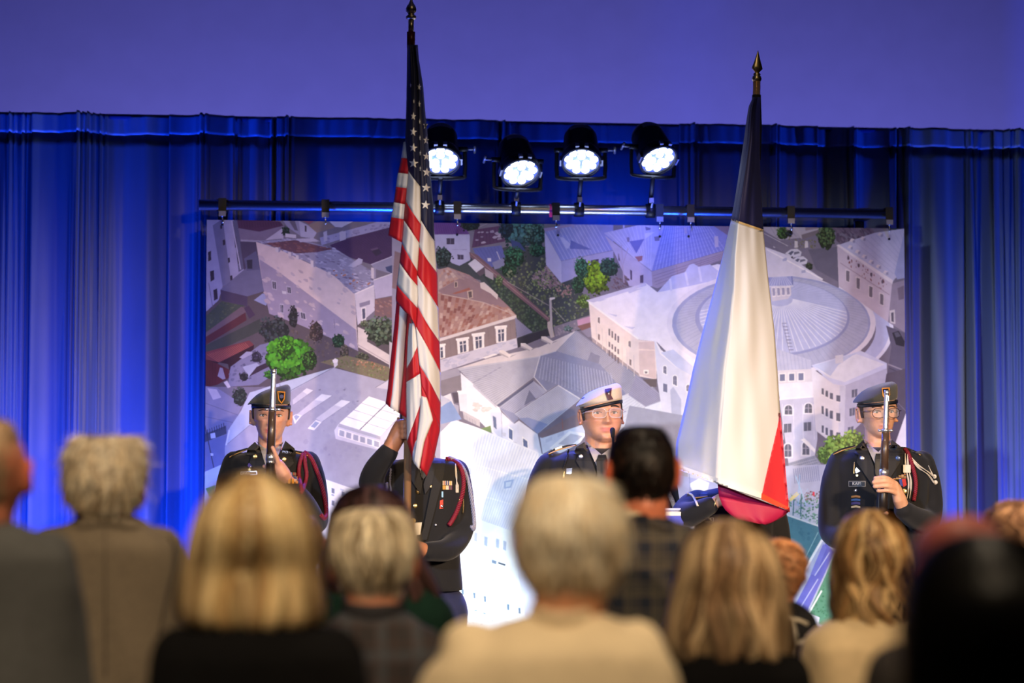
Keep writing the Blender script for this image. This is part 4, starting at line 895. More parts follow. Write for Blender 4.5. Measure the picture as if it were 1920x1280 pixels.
for x, y in ((1157, 768), (1272, 755)): arched(*c7([(x, y)])[0], 13, 24, (92, 96, 120), (206, 210, 234))
for x in (1120, 1190, 1250, 1320): seg(c7([(x, 470)])[0], c7([(x + 6, 700)])[0], 1.2, (206, 210, 238), False)
pl(c7([(1240, 700), (1262, 690), (1332, 760), (1330, 785)]), (228, 230, 246)); pl(c7([(1160, 850), (1330, 800), (1400, 900), (1150, 980)]), (140, 148, 176)); seams(c7([(1165, 850), (1330, 805), (1390, 900), (1170, 960)]), 14, 0.7, (122, 130, 160)); seams(c7([(1165, 850), (1170, 960), (1390, 900), (1330, 805)]), 6, 0.7, (166, 172, 198))
# right block
RBk = c7([(1308, 222), (1625, 128), (1792, 208), (1792, 242), (1522, 352), (1448, 342)]); pl(RBk, (198, 206, 244)); pl(c7([(1330, 232), (1600, 150), (1780, 215), (1520, 330), (1420, 300)]), (216, 222, 246)); pl(c7([(1320, 225), (1600, 140), (1480, 220), (1430, 290)]), (184, 196, 236)); pl(c7([(1460, 160), (1512, 152), (1512, 205), (1462, 212)]), (202, 206, 230))
pl(c7([(1308, 238), (1450, 342), (1524, 352), (1514, 705), (1400, 690), (1335, 640)]), (212, 214, 236)); pl(c7([(1524, 352), (1792, 240), (1800, 420), (1660, 560), (1514, 705)]), (178, 182, 216)); pl(c7([(1490, 352), (1528, 352), (1516, 705), (1480, 700)]), (198, 204, 234))
for r_, (y0, hh) in enumerate(((390, 22), (510, 28), (632, 26))):
    for i, x in enumerate((1380, 1406, 1436, 1480)):
        w = (7, 8, 10, 13)[i]; y = y0 + i * 15; pl(c7([(x - w, y - hh), (x + w, y - hh + 3), (x + w, y + hh), (x - w, y + hh - 6)]), (100, 104, 126)); seg(c7([(x - w - 2, y + hh)])[0], c7([(x + w + 2, y + hh + 3)])[0], 1.0, (230, 232, 246), False)
for x, y in ((1585, 400), (1570, 520), (1560, 640)): P = c7([(x - 18, y - 20), (x + 18, y - 28), (x + 16, y + 22), (x - 18, y + 30)]); pl(P, (100, 104, 132)); seg(lerp(P[0], P[1], .5), lerp(P[3], P[2], .5), 1, (170, 174, 200), False)
# street and corner houses at upper right
pl(c4([(110, 60), (560, 60), (720, 230), (690, 560), (560, 500), (440, 400), (130, 200)]), (118, 114, 138)); pl(c4([(125, 75), (330, 75), (420, 180), (250, 200), (130, 130)]), (166, 162, 182)); seams(c4([(140, 80), (320, 80), (400, 170), (200, 190)]), 7, 0.8, (142, 138, 160)); pl(c4([(320, 70), (580, 70), (560, 150), (415, 196)]), (176, 172, 190)); pl(c4([(410, 160), (560, 115), (562, 150), (415, 196)]), (120, 112, 124)); pl(c4([(440, 70), (570, 70), (560, 110), (440, 130)]), (142, 130, 146))
speckle(c4([(640, 75), (1000, 75), (960, 140), (700, 250)]), 160, (92, 80, 104), 1.0, 3.6, 90, 20, 2.5, 0.9); pl(c4([(460, 270), (700, 250), (700, 520), (520, 420)]), (100, 98, 122)); speckle(c4([(300, 180), (520, 200), (520, 260), (330, 260)]), 60, (112, 112, 92), 0.8, 2.4, 91, 20); seg(c4([(130, 150)])[0], c4([(310, 245)])[0], 1.0, (190, 188, 204), False)
tree(*c4([(270, 150)])[0], 13, 12, (76, 118, 62), 80, seed=92, dark=0.3); tree(*c4([(320, 150)])[0], 7, 8, (38, 52, 52), 40, seed=93); tree(*c4([(600, 180)])[0], 19, 26, (84, 112, 70), 160, seed=94, dark=0.3); tree(*c4([(1100, 95)])[0], 16, 9, (64, 90, 66), 60, seed=95); tree(*c4([(470, 400)])[0], 8, 8, (74, 88, 70), 30, seed=96)
for x, y in ((350, 295), (395, 352)):
    pl(c4([(x - 62, y + 5), (x - 20, y - 26), (x + 30, y - 30), (x + 62, y - 5), (x + 55, y + 25), (x - 20, y + 38)]), (196, 198, 222)); pl(c4([(x - 40, y + 5), (x - 12, y - 15), (x + 5, y - 10), (x - 18, y + 20)]), (88, 92, 118)); pl(c4([(x + 5, y - 5), (x + 40, y - 10), (x + 48, y + 2), (x + 5, y + 16)]), (104, 106, 130)); pl(c4([(x - 20, y + 30), (x - 4, y + 26), (x - 4, y + 40), (x - 16, y + 44)]), (48, 46, 60))
for x, y in ((370, 235), (447, 235)): pl(c4([(x - 10, y - 30), (x + 12, y - 26), (x + 14, y + 20), (x - 12, y + 24)]), (200, 198, 210))
pl(c4([(135, 250), (300, 310), (570, 492), (560, 505), (340, 470), (150, 480)]), (202, 202, 228)); seg(c4([(150, 270)])[0], c4([(570, 495)])[0], 2.6, (226, 226, 244), False)
for x, y in ((285, 345), (425, 435)): pl(c4([(x - 15, y - 5), (x + 15, y - 14), (x + 17, y + 8), (x - 14, y + 14)]), (164, 168, 206))
pl(c4([(678, 240), (960, 145), (1200, 112), (1200, 425), (1110, 490), (1090, 525)]), (178, 178, 214)); seams(c4([(760, 215), (1190, 120), (1190, 200), (1090, 480)]), 10, 0.6, (160, 160, 200)); pl(c4([(1200, 140), (1180, 150), (1108, 450), (1130, 495), (1200, 480)]), (150, 156, 204))
pl(c4([(678, 238), (700, 250), (1092, 515), (1060, 815), (690, 545)]), (188, 178, 202)); pl(c4([(672, 238), (690, 232), (1096, 500), (1092, 530)]), (212, 206, 224)); pl(c4([(1092, 525), (1200, 495), (1200, 900), (1060, 815)]), (140, 132, 158))
for x, y in ((790, 200), (870, 185), (1000, 155), (775, 250), (830, 285), (880, 320), (930, 360), (985, 395), (1040, 440)): pl(c4([(x - 20, y + 8), (x - 5, y - 14), (x + 18, y - 6), (x + 22, y + 20)]), (206, 198, 214)); pl(c4([(x + 4, y + 4), (x + 22, y - 4), (x + 22, y + 20), (x + 6, y + 22)]), (146, 144, 180))
for x, y in ((757, 470), (835, 525), (930, 588), (1012, 645)): pl(c4([(x - 18, y - 55), (x + 18, y - 42), (x + 16, y + 50), (x - 16, y + 38)]), (208, 200, 216)); pl(c4([(x - 11, y - 44), (x + 14, y - 35), (x + 12, y + 44), (x - 12, y + 34)]), (112, 106, 124))
speckle(c4([(740, 300), (1060, 520), (1050, 600), (740, 380)]), 34, (128, 76, 82), 0.6, 1.6, 97, 16, 2.6, 1.5)
for x, y in ((762, 335), (840, 390), (935, 458), (1018, 512)): pl(ell(*c4([(x, y)])[0], 2.2, 3.8), (96, 84, 104))
seg(c4([(700, 370)])[0], c4([(1070, 610)])[0], 1.4, (156, 138, 158), False); pl(c4([(1070, 730), (1110, 720), (1115, 830), (1075, 820)]), (194, 190, 206)); pl(c4([(1082, 745), (1102, 740), (1104, 815), (1086, 810)]), (92, 88, 108)); pl(c4([(1130, 560), (1180, 540), (1180, 640), (1140, 650)]), (112, 102, 126))
pl(c4([(1045, 840), (1200, 900), (1200, 1400), (1040, 1300), (1085, 1000)]), (92, 88, 114)); pl(c4([(1090, 895), (1140, 880), (1185, 960), (1180, 1000), (1120, 985)]), (44, 42, 58)); pl(c4([(1105, 895), (1135, 888), (1155, 920), (1120, 930)]), (82, 82, 104)); seg(c4([(1060, 1130)])[0], c4([(1200, 1185)])[0], 2.4, (140, 136, 158), False); seg(c4([(1070, 1160)])[0], c4([(1200, 1215)])[0], 1.2, (60, 58, 76), False)
pl([(1662, 700), (1700, 690), (1700, 850), (1640, 850)], (82, 76, 96)); pl([(1672, 850), (1700, 770), (1700, 850)], (214, 214, 228)); seg((1650, 720), (1698, 770), 1.4, (110, 106, 128), False)
tree(*c7([(1480, 790)])[0], 32, 34, (132, 174, 84), 260, seed=98, dark=0.4); tree(*c7([(1580, 720)])[0], 22, 24, (142, 180, 88), 140, seed=99, dark=0.45); tree(*c7([(1380, 800)])[0], 12, 16, (120, 166, 84), 60, seed=100, dark=0.5)
pl([(1060, 880), (1300, 860), (1300, 1000), (1000, 1250), (960, 1000)], (206, 214, 240)); seams([(1010, 905), (1290, 870), (1290, 1000), (1000, 1100)], 20, 0.9, (186, 196, 228)); pl([(1180, 760), (1400, 800), (1400, 900), (1150, 890)], (146, 150, 178))
pl([(600, 1040), (760, 980), (830, 960), (860, 1250), (400, 1250), (384, 1000)], (214, 220, 240)); windows([(420, 1060), (820, 1060), (820, 1220), (420, 1220)], 12, 3, 0.3, 0.4, (140, 152, 184))
# --- bottom right: playground
pl([(1290, 880), (1560, 870), (1700, 900), (1700, 1250), (1290, 1250)], (170, 178, 214)); pl([(1270, 890), (1345, 905), (1345, 990), (1250, 960)], (146, 156, 208)); pl([(1292, 907), (1310, 897), (1330, 905), (1326, 920), (1300, 922)], (196, 210, 240)); seg((1292, 880), (1294, 925), 1.4, (120, 130, 180), False)
pl(c9([(0, 260), (330, 300), (330, 420), (100, 340), (0, 480)]), (186, 190, 212)); speckle(c9([(130, 200), (320, 220), (320, 400), (210, 380), (130, 290)]), 150, (96, 140, 120), 1.0, 2.8, 101, 26); speckle(c9([(210, 190), (320, 200), (320, 250), (220, 250)]), 30, (120, 100, 106), 1.0, 2.6, 102, 20); seams(c9([(140, 60), (310, 40), (320, 130), (150, 150)]), 14, 1.0, (124, 134, 176))
for a, b, w, col in (((165, 100), (230, 280), 1.8, (160, 196, 236)), ((190, 95), (180, 280), 1.8, (150, 186, 230)), ((200, 210), (195, 345), 2.2, (60, 112, 120)), ((155, 240), (150, 340), 2.2, (60, 112, 120)), ((130, 250), (180, 205), 6, (214, 206, 150)), ((160, 220), (210, 180), 1.6, (170, 190, 226)), ((215, 215), (240, 180), 1.6, (170, 190, 226))): seg(c9([a])[0], c9([b])[0], w, col, False)
pl(c9([(268, 198), (280, 198), (280, 222), (268, 222)]), (206, 60, 84)); pl(c9([(10, 480), (110, 338), (305, 408), (325, 480), (215, 680), (100, 700)]), (78, 124, 142)); speckle(c9([(20, 480), (110, 345), (300, 410), (320, 480), (210, 670)]), 40, (72, 116, 136), 2, 5, 103, 5); seg(c9([(300, 440)])[0], c9([(200, 640)])[0], 1.2, (150, 190, 196), False); seg(c9([(110, 335)])[0], c9([(310, 405)])[0], 3.0, (206, 212, 222), False); seg(c9([(325, 485)])[0], c9([(215, 675)])[0], 4.5, (226, 232, 244), False)
pl(c9([(150, 900), (310, 590), (345, 500), (400, 560), (215, 955)]), (104, 106, 200)); pl(c9([(255, 690), (330, 510), (352, 530), (285, 700)]), (120, 124, 214)); seg(c9([(370, 560)])[0], c9([(280, 700)])[0], 2.0, (188, 192, 240), False); seg(c9([(300, 720)])[0], c9([(195, 890)])[0], 2.0, (178, 184, 238), False); pl(c9([(155, 890), (185, 880), (218, 930), (205, 960), (165, 945)]), (96, 112, 190))
pl(c9([(225, 960), (400, 580), (460, 620), (460, 1010), (330, 1000)]), (86, 140, 120)); speckle(c9([(250, 930), (390, 620), (400, 960), (320, 980)]), 90, (74, 130, 104), 1.0, 3.0, 104, 22); seg(c9([(322, 790)])[0], c9([(220, 970)])[0], 3.0, (220, 228, 240), False); pl(c9([(215, 960), (250, 930), (310, 950), (300, 1000)]), (200, 206, 230)); seg(c9([(150, 955)])[0], c9([(330, 1010)])[0], 2.6, (206, 206, 246), False)

banner = thing('printed_backdrop', 'huge printed aerial view of a town with a domed round building, hung under the light bar', 'banner', ((BX0 + BX1) / 2, YB, BZ0))
mk('vinyl_sheet', *box(((BX0 + BX1) / 2, YB + 0.002, (BZ0 + BZ1) / 2), (BX1 - BX0, 0.004, BZ1 - BZ0)), mat('white_vinyl', C(225, 226, 232), 0.5), banner, smooth=False)
m_print = mat('aerial_print', (1, 1, 1, 1), 0.62, attr=True, var=0.07, scale=26, spec=0.25)
# the ink: every patch laid over the earlier ones, then written as one flat mosaic of coloured cells
NX, NZ = 1536, 1152
cw, ch = (BX1 - BX0) / NX, (BZ1 - BZ0) / NZ
img = np.ones((NZ * 2, NX * 2, 3), np.float32)
def fill(Q, col):
    P = np.array(Q); X = (P[:, 0] - BX0) / cw * 2; Z = (BZ1 - P[:, 1]) / ch * 2
    r0, r1 = max(0, int(math.floor(Z.min()))), min(NZ * 2 - 1, int(math.ceil(Z.max())))
    if r1 < r0: return
    yc = np.arange(r0, r1 + 1) + 0.5; n = len(X); xs = []
    for i in range(n):
        x0, z0, x1, z1 = X[i - 1], Z[i - 1], X[i], Z[i]
        if z0 == z1: continue
        m = (np.minimum(z0, z1) <= yc) & (yc < np.maximum(z0, z1))
        xs.append(np.where(m, x0 + (yc - z0) * (x1 - x0) / (z1 - z0), np.inf))
    if not xs: return
    S = np.sort(np.array(xs), 0)
    for k in range(0, len(S) - 1, 2):
        a_, b_ = S[k], S[k + 1]
        for j in np.nonzero(np.isfinite(b_))[0]:
            img[r0 + j, max(0, int(math.ceil(a_[j] - 0.5))):max(0, int(math.ceil(b_[j] - 0.5)))] = col
for Q, col in PRINT: fill(Q, col)
img = img.reshape(NZ, 2, NX, 2, 3).mean((1, 3))
done = np.zeros((NZ, NX), bool); cv, cc = [], []
for s_ in (32, 16, 8, 4, 2, 1):
    B = img.reshape(NZ // s_, s_, NX // s_, s_, 3)
    ok = ((B.max((1, 3)) - B.min((1, 3))).max(-1) < 0.012) & ~done.reshape(NZ // s_, s_, NX // s_, s_).any((1, 3)) if s_ > 1 else ~done
    r, c = np.nonzero(ok)
    x0, z0 = BX0 + c * s_ * cw, BZ1 - r * s_ * ch; x1, z1 = BX0 + (c + 1) * s_ * cw, BZ1 - (r + 1) * s_ * ch; y = np.full(len(r), YB - 0.0008)
    cv.append(np.stack([np.stack([x0, y, z0], 1), np.stack([x0, y, z1], 1), np.stack([x1, y, z1], 1), np.stack([x1, y, z0], 1)], 1))
    cc.append(B.mean((1, 3))[r, c])
    done |= np.repeat(np.repeat(ok, s_, 0), s_, 1)
cv = np.concatenate(cv).reshape(-1, 3) - root_loc(banner); cc = np.repeat(np.concatenate(cc), 4, 0)
me = bpy.data.meshes.new('print'); nq = len(cv) // 4
me.vertices.add(nq * 4); me.loops.add(nq * 4); me.polygons.add(nq)
me.vertices.foreach_set('co', cv.astype(np.float32).ravel()); me.loops.foreach_set('vertex_index', np.arange(nq * 4, dtype=np.int32))
me.polygons.foreach_set('loop_start', np.arange(0, nq * 4, 4, dtype=np.int32)); me.polygons.foreach_set('loop_total', np.full(nq, 4, np.int32))
me.update(calc_edges=True); me.validate()
at_ = me.color_attributes.new('tint', 'FLOAT_COLOR', 'POINT'); at_.data.foreach_set('color', np.concatenate([cc, np.ones((len(cc), 1))], 1).astype(np.float32).ravel())
me.materials.append(m_print)
po = bpy.data.objects.new('print', me); COL.objects.link(po); po.parent = banner
del img, done
print('print cells', nq)
m_grom = mat('dark_eyelet', C(22, 22, 30), 0.5, 0.5)
g0 = None
for px_, py_ in ((417, 421), (857, 440), (1046, 441), (1237, 443), (1291, 443), (1482, 438), (1667, 448)):
    q = W(px_, py_, YB - 0.002)
    if g0 is None: g0 = mk('eyelet', *lathe([(0.0055, 0.0), (0.0055, 0.004), (0.0025, 0.005)], q, (0, -1, 0), 12), m_grom, banner, loc=q)
    else: copy_part(g0, banner, q)

# =================================================================== flags
def cloth_mat(name, attr=True, trans=0.22):
    if name in MATS: return MATS[name]
    m = bpy.data.materials.new(name); m.use_nodes = True; nt = m.node_tree
    b = nt.nodes['Principled BSDF']; out = nt.nodes['Material Output']
    at = nt.nodes.new('ShaderNodeVertexColor'); at.layer_name = 'tint'
    nz = nt.nodes.new('ShaderNodeTexNoise'); nz.inputs['Scale'].default_value = 900
    bp = nt.nodes.new('ShaderNodeBump'); bp.inputs['Strength'].default_value = 0.15; bp.inputs['Distance'].default_value = 0.002
    tc = nt.nodes.new('ShaderNodeTexCoord')
    nt.links.new(tc.outputs['Object'], nz.inputs['Vector']); nt.links.new(nz.outputs['Fac'], bp.inputs['Height']); nt.links.new(bp.outputs['Normal'], b.inputs['Normal'])
    nt.links.new(at.outputs['Color'], b.inputs['Base Color'])
    b.inputs['Roughness'].default_value = 0.55; b.inputs['Sheen Weight'].default_value = 0.03
    tr = nt.nodes.new('ShaderNodeBsdfTranslucent'); nt.links.new(at.outputs['Color'], tr.inputs['Color'])
    mx = nt.nodes.new('ShaderNodeMixShader'); mx.inputs[0].default_value = trans
    nt.links.new(b.outputs[0], mx.inputs[1]); nt.links.new(tr.outputs[0], mx.inputs[2]); nt.links.new(mx.outputs[0], out.inputs['Surface'])
    MATS[name] = m
    return m
def xat(poly, y):
    P = np.asarray(poly, float)
    return float(np.interp(y, P[:, 1], P[:, 0]))
def fold_panel(left, right, bands, YL, YR, bulge, nu=16, wr=0.004, seed=0, Yofy=None):
    """one fold of hanging cloth. bands: [(y_left, y_right, colour), ...] and a last (y_left, y_right, None)"""
    V, F, Cc = [], [], []
    r = random.Random(seed); ph = [r.uniform(0, 6.28) for _ in range(4)]
    for (a0, b0, col), (a1, b1, _) in zip(bands[:-1], bands[1:]):
        nv = max(3, int(max(abs(a1 - a0), abs(b1 - b0)) / 9) + 2)
        n0 = len(V)
        for j in range(nv):
            t = j / (nv - 1)
            yl, yr = a0 + (a1 - a0) * t, b0 + (b1 - b0) * t
            for i in range(nu):
                u = i / (nu - 1); y = yl + (yr - yl) * u
                x = xat(left, y) * (1 - u) + xat(right, y) * u
                Y = (YL(y) if callable(YL) else YL) * (1 - u) + (YR(y) if callable(YR) else YR) * u - bulge * math.sin(math.pi * u)
                Y += wr * (math.sin(u * 9 + y * 0.018 + ph[0]) + 0.6 * math.sin(u * 17 - y * 0.011 + ph[1]) + 0.4 * math.sin(y * 0.05 + ph[2])) * (0.3 + 0.7 * math.sin(math.pi * u))
                if Yofy: Y += Yofy(y)
                V.append(W(x, y, Y)); Cc.append(col)
        for j in range(nv - 1):
            for i in range(nu - 1):
                F.append([n0 + j * nu + i, n0 + (j + 1) * nu + i, n0 + (j + 1) * nu + i + 1, n0 + j * nu + i + 1])
    return V, F, Cc
def join_cloth(panels):
    V, F, Cc = [], [], []
    for v, f, c in panels:
        n = len(V); V += v; F += [[i + n for i in q] for q in f]; Cc += c
    return V, F, Cc
NAVY, RED, WHT = (0.010, 0.013, 0.055, 1), (0.55, 0.010, 0.022, 1), (0.78, 0.77, 0.76, 1)
m_flag = cloth_mat('flag_cloth')
m_brass = mat('polished_brass', (0.80, 0.66, 0.42, 1), 0.34, 1.0, var=0.08, scale=60)
m_gold = mat('gold_metal', (0.86, 0.66, 0.30, 1), 0.34, 1.0)
m_pole = mat('varnished_pole', C(206, 160, 116), 0.28, 0.45, var=0.12, scale=30, stretch=(1, 1, 0.05), coat=0.4)
m_polered = mat('dark_pole_band', C(92, 34, 34), 0.35, 0.2)

YF = 7.96
us = thing('flag_on_pole', 'red and white striped flag with stars on a navy canton, draped on its pole', 'flag', tuple(W(763, 1016, YF + 0.10)))
YP_ = YF + 0.10
bot, top = W(763, 1016, YP_), W(770.5, 62, YP_)
mk('pole', *tube([bot, top], 0.0145, 16), m_pole, us)
mk('pole_band', *tube([W(770.6, 90, YP_), W(770.7, 60, YP_)], 0.0155, 16), m_polered, us)
ax = (top - bot) / np.linalg.norm(top - bot)
mk('ferrule', *tube([W(770.7, 62, YP_), W(770.9, 36, YP_)], 0.0105, 16), m_brass, us)
mk('finial', *lathe([(0.010, 0), (0.019, 0.004), (0.020, 0.012), (0.012, 0.018), (0.0125, 0.024), (0.019, 0.030), (0.0205, 0.040), (0.016, 0.052), (0.009, 0.062), (0.005, 0.072), (0.0015, 0.082)], W(770.9, 37, YP_), ax, 20), m_brass, us)
Lc = [(764, 84), (763, 140), (762, 200), (760, 262), (766, 322), (762, 360), (758, 400), (755, 443), (751, 477), (744, 536), (742, 561), (746, 582), (770, 616)]
Fc = [(776, 84), (781, 130), (784, 200), (787, 300), (788, 350), (789, 420), (786, 456), (782, 519), (784, 561), (780, 616), (784, 660), (790, 720), (791, 800), (786, 880)]
Rc = [(783, 84), (785, 110), (793, 160), (797, 210), (802, 260), (807, 330), (812, 380), (814, 443), (820, 519), (821, 570), (824, 641), (826, 717), (826, 760), (825, 806), (814, 857), (800, 893)]
panels = []
# front left fold
panels.append(fold_panel(Lc, Fc, [(84, 84, NAVY), (320, 350, WHT), (376, 420, RED), (412, 456, WHT), (456, 508, RED), (492, 536, WHT), (534, 578, RED), (566, 618, None)], YF + 0.008, YF - 0.030, 0.035, seed=1))
# front right fold
panels.append(fold_panel(Fc, Rc, [(84, 84, NAVY), (412, 452, WHT), (462, 511, RED), (515, 576, WHT), (574, 641, RED), (612, 698, WHT), (684, 755, RED), (722, 800, RED), (790, 858, RED), (876, 893, None)], YF - 0.030, YF + 0.02, 0.030, seed=2))
# lower left continuation under the front fold
L2 = [(768, 600), (765, 633), (763, 675), (762, 734), (763, 827), (775, 866), (786, 880)]
panels.append(fold_panel(L2, Fc, [(606, 606, WHT), (690, 648, RED), (716, 700, WHT), (828, 752, RED), (862, 806, WHT), (878, 846, RED), (880, 880, None)], YF + 0.012, YF - 0.026, 0.022, seed=3))
# white tongue crossing the lower right fold
T1 = [(790, 742), (786, 790), (778, 850), (776, 868)]; T2 = [(799, 742), (812, 786), (796, 826), (789, 862), (786, 880)]
panels.append(fold_panel(T1, T2, [(742, 745, WHT), (868, 880, None)], YF - 0.040, YF - 0.046, 0.008, 10, 0.002, 4))
# far left fold with level stripes
L3 = [(757, 264), (752, 300), (745, 330), (740, 370), (733, 410), (728, 442)]; R3 = [(771, 264), (769, 297), (766, 325), (763, 355), (759, 380), (758, 410), (756, 458)]
panels.append(fold_panel(L3, R3, [(266, 264, WHT), (296, 297, RED), (324, 326, WHT), (350, 353, RED), (379, 383, WHT), (407, 411, RED), (441, 456, None)], YF + 0.06, YF + 0.012, 0.018, 12, 0.003, 5))
# hanging tail behind, stripes running down
L4 = [(744, 560), (740, 605), (733, 670), (727, 730), (723, 756)]; M4 = [(750, 560), (748, 605), (742, 670), (735, 740), (731, 766)]; N4 = [(766, 560), (762, 620), (758, 680), (752, 740), (748, 776)]; R4 = [(772, 560), (770, 620), (766, 700), (763, 760), (763, 782)]
panels.append(fold_panel(L4, M4, [(566, 566, RED), (756, 764, None)], YF + 0.075, YF + 0.045, 0.004, 6, 0.001, 6))
panels.append(fold_panel(M4, N4, [(566, 566, WHT), (764, 774, None)], YF + 0.045, YF + 0.062, 0.010, 8, 0.001, 7))
panels.append(fold_panel(N4, R4, [(566, 566, RED), (774, 784, None)], YF + 0.062, YF + 0.03, 0.010, 8, 0.001, 8))
# back of the cloth closing the bundle
panels.append(fold_panel(Lc[:9] + [(760, 900)], Rc, [(84, 84, NAVY), (440, 440, RED), (560, 560, WHT), (640, 650, RED), (760, 770, None)], YF + 0.10, YF + 0.04, -0.035, 12, 0.004, 9))
V, F, Cc = join_cloth(panels)
fc = mk('flag_cloth', V, F, m_flag, us, colors=Cc)
sm = fc.modifiers.new('cloth', 'SOLIDIFY'); sm.thickness = 0.0015; sm.offset = 0
fb = bvh_of(np.array(V), F)
def star_pts(cx, cy, r, rot=0.0, sx=1.0):
    return [(cx + sx * (r if k % 2 == 0 else r * 0.4) * math.sin(rot + math.pi * k / 5), cy - (r if k % 2 == 0 else r * 0.4) * math.cos(rot + math.pi * k / 5)) for k in range(10)]
m_star = mat('embroidered_star', (0.80, 0.78, 0.74, 1), 0.6, bump=0.1, bscale=900)
for cx, cy, r, rot, sx in ((786, 163, 7, .1, .6), (786, 195, 7, .1, .45), (776, 190, 5, 0, .3), (775, 218, 8, .1, .7), (775, 247, 9, .15, .8), (775, 277, 9, .15, .9), (775.5, 306, 9.5, .1, 1), (798, 235, 8, 0, .6), (799, 263, 8, .05, .7), (799.5, 293, 8, .05, .8), (800, 323, 9, .1, .9), (799, 352, 9, .1, 1), (798, 384, 9, .1, 1), (787, 228, 6, 0, .3), (787.5, 258, 6, 0, .3), (788, 287, 6, 0, .3), (788, 316, 6, 0, .3), (770, 160, 5, 0, .3)):
    V, F = patch(fb, star_pts(cx, cy, r, rot, sx), 0.0010, 2.5, 0.0035, YF)
    fixn(mk('star', V, F, m_star, us, smooth=False))

YT = 7.98
tx = thing('flag_on_pole', 'blue, white and red tricolour flag hanging down from a gold spear pole', 'flag', tuple(W(1404, 1014, YT + 0.11)))
YQ = YT + 0.11
mk('pole', *tube([W(1404, 1014, YQ), W(1419, 150, YQ)], 0.0145, 16), m_pole, tx)
ax = W(1421, 95, YQ) - W(1418.5, 150, YQ); ax /= np.linalg.norm(ax); ctr = W(1418.6, 154, YQ)
mk('ferrule', *lathe([(0.0115, -0.02), (0.0115, 0.0), (0.016, 0.004), (0.019, 0.012), (0.016, 0.022), (0.012, 0.026), (0.015, 0.030), (0.009, 0.036)], ctr, ax, 20), m_gold, tx)
Vs, Fs = lathe([(0.006, 0.034), (0.010, 0.040), (0.021, 0.052), (0.0195, 0.060), (0.013, 0.078), (0.007, 0.100), (0.0035, 0.112), (0.0008, 0.122)], ctr, ax, 16)
Vs = np.array(Vs); Vs[:, 1] = ctr[1] + (Vs[:, 1] - ctr[1]) * 0.5
mk('spear_finial', Vs, Fs, m_gold, tx)
TL = [(1413, 180), (1404, 200), (1400, 225), (1395, 262), (1385, 330), (1377, 380), (1371, 412), (1355, 480), (1340, 540), (1318, 620), (1300, 690), (1285, 760), (1268, 830), (1266, 876), (1266, 900)]
TM = [(1416, 180), (1409, 205), (1406, 262), (1397, 330), (1389, 380), (1384, 416), (1378, 480), (1376, 540), (1369, 620), (1360, 690), (1353, 780), (1347, 880), (1346, 906)]
TR = [(1425, 180), (1424, 240), (1424, 290), (1428, 380), (1431, 432), (1440, 520), (1452, 620), (1458, 700), (1463, 780), (1470, 850), (1477, 930), (1481, 960)]
TBLUE, TRED, TW = (0.012, 0.013, 0.075, 1), (0.58, 0.012, 0.02, 1), (0.80, 0.79, 0.78, 1)
tp = []
TYL = lambda y: YT + 0.03 + 0.19 * max(0.0, (y - 180.0) / 700.0)
tp.append(fold_panel(TL, TM, [(182, 182, TBLUE), (412, 417, TW), (878, 905, None)], TYL, YT - 0.05, 0.014, 14, 0.004, 11))
tp.append(fold_panel(TM, TR, [(182, 182, TBLUE), (417, 432, TW), (906, 958, None)], YT - 0.05, YT + 0.06, 0.022, 24, 0.005, 12))
tp.append(fold_panel(TL, TR, [(182, 182, TBLUE), (412, 432, TW), (860, 860, None)], TYL, YT + 0.08, -0.07, 14, 0.004, 16))
# turned-up red back showing under the hem
BL = [(1345, 903), (1348, 930), (1356, 952), (1378, 972), (1420, 981)]; BR = [(1480, 945), (1481, 957), (1466, 970), (1442, 983), (1430, 985)]
tp.append(fold_panel(BL, BR, [(903, 938, (0.50, 0.008, 0.10, 1)), (930, 952, (0.55, 0.012, 0.08, 1)), (981, 984, None)], YT + 0.05, YT + 0.07, 0.012, 14, 0.004, 15))
V, F, Cc = join_cloth(tp)
tc_ = mk('flag_cloth', V, F, m_flag, tx, colors=Cc)
sm = tc_.modifiers.new('cloth', 'SOLIDIFY'); sm.thickness = 0.0015; sm.offset = 0
tb = bvh_of(np.array(V), F)
V, F = patch(tb, [(1463, 772), (1470, 845), (1477, 925), (1481, 958), (1427, 934), (1434, 902), (1446, 850), (1458, 800)], 0.0010, 3, 0.0030, YT); fixn(mk('red_field', V, F, mat('red_flag_nylon', TRED, 0.5, sheen=0.3, bump=0.1, bscale=700), tx))
m_hemw = mat('white_hem_tape', (0.82, 0.80, 0.74, 1), 0.6, bump=0.1, bscale=700)
V, F = patch(tb, [(1266, 868), (1346, 896), (1428, 924), (1427, 934), (1345, 907), (1266, 878)], 0.0012, 3, 0.0080, YT); fixn(mk('hem', V, F, m_hemw, tx, smooth=False))
V, F = patch(tb, [(1371, 410), (1384, 414), (1431, 430), (1431, 434), (1384, 418), (1371, 414)], 0.0008, 3, 0.003, YT); fixn(mk('seam', V, F, mat('gold_seam', C(206, 176, 120), 0.6), tx, smooth=False))
V, F = patch(tb, [(1428, 924), (1481, 952), (1481, 960), (1427, 935)], 0.0010, 3, 0.0045, YT); fixn(mk('hem', V, F, mat('red_hem_tape', C(226, 74, 44), 0.6), tx, smooth=False))
mk('pole_sleeve', *tube(np.array([W(1418.5, 178, YQ), W(1418, 240, YQ), W(1417, 300, YQ)]), [0.017, 0.022, 0.020], 12), mat('black_sleeve', C(14, 14, 20), 0.8), tx)

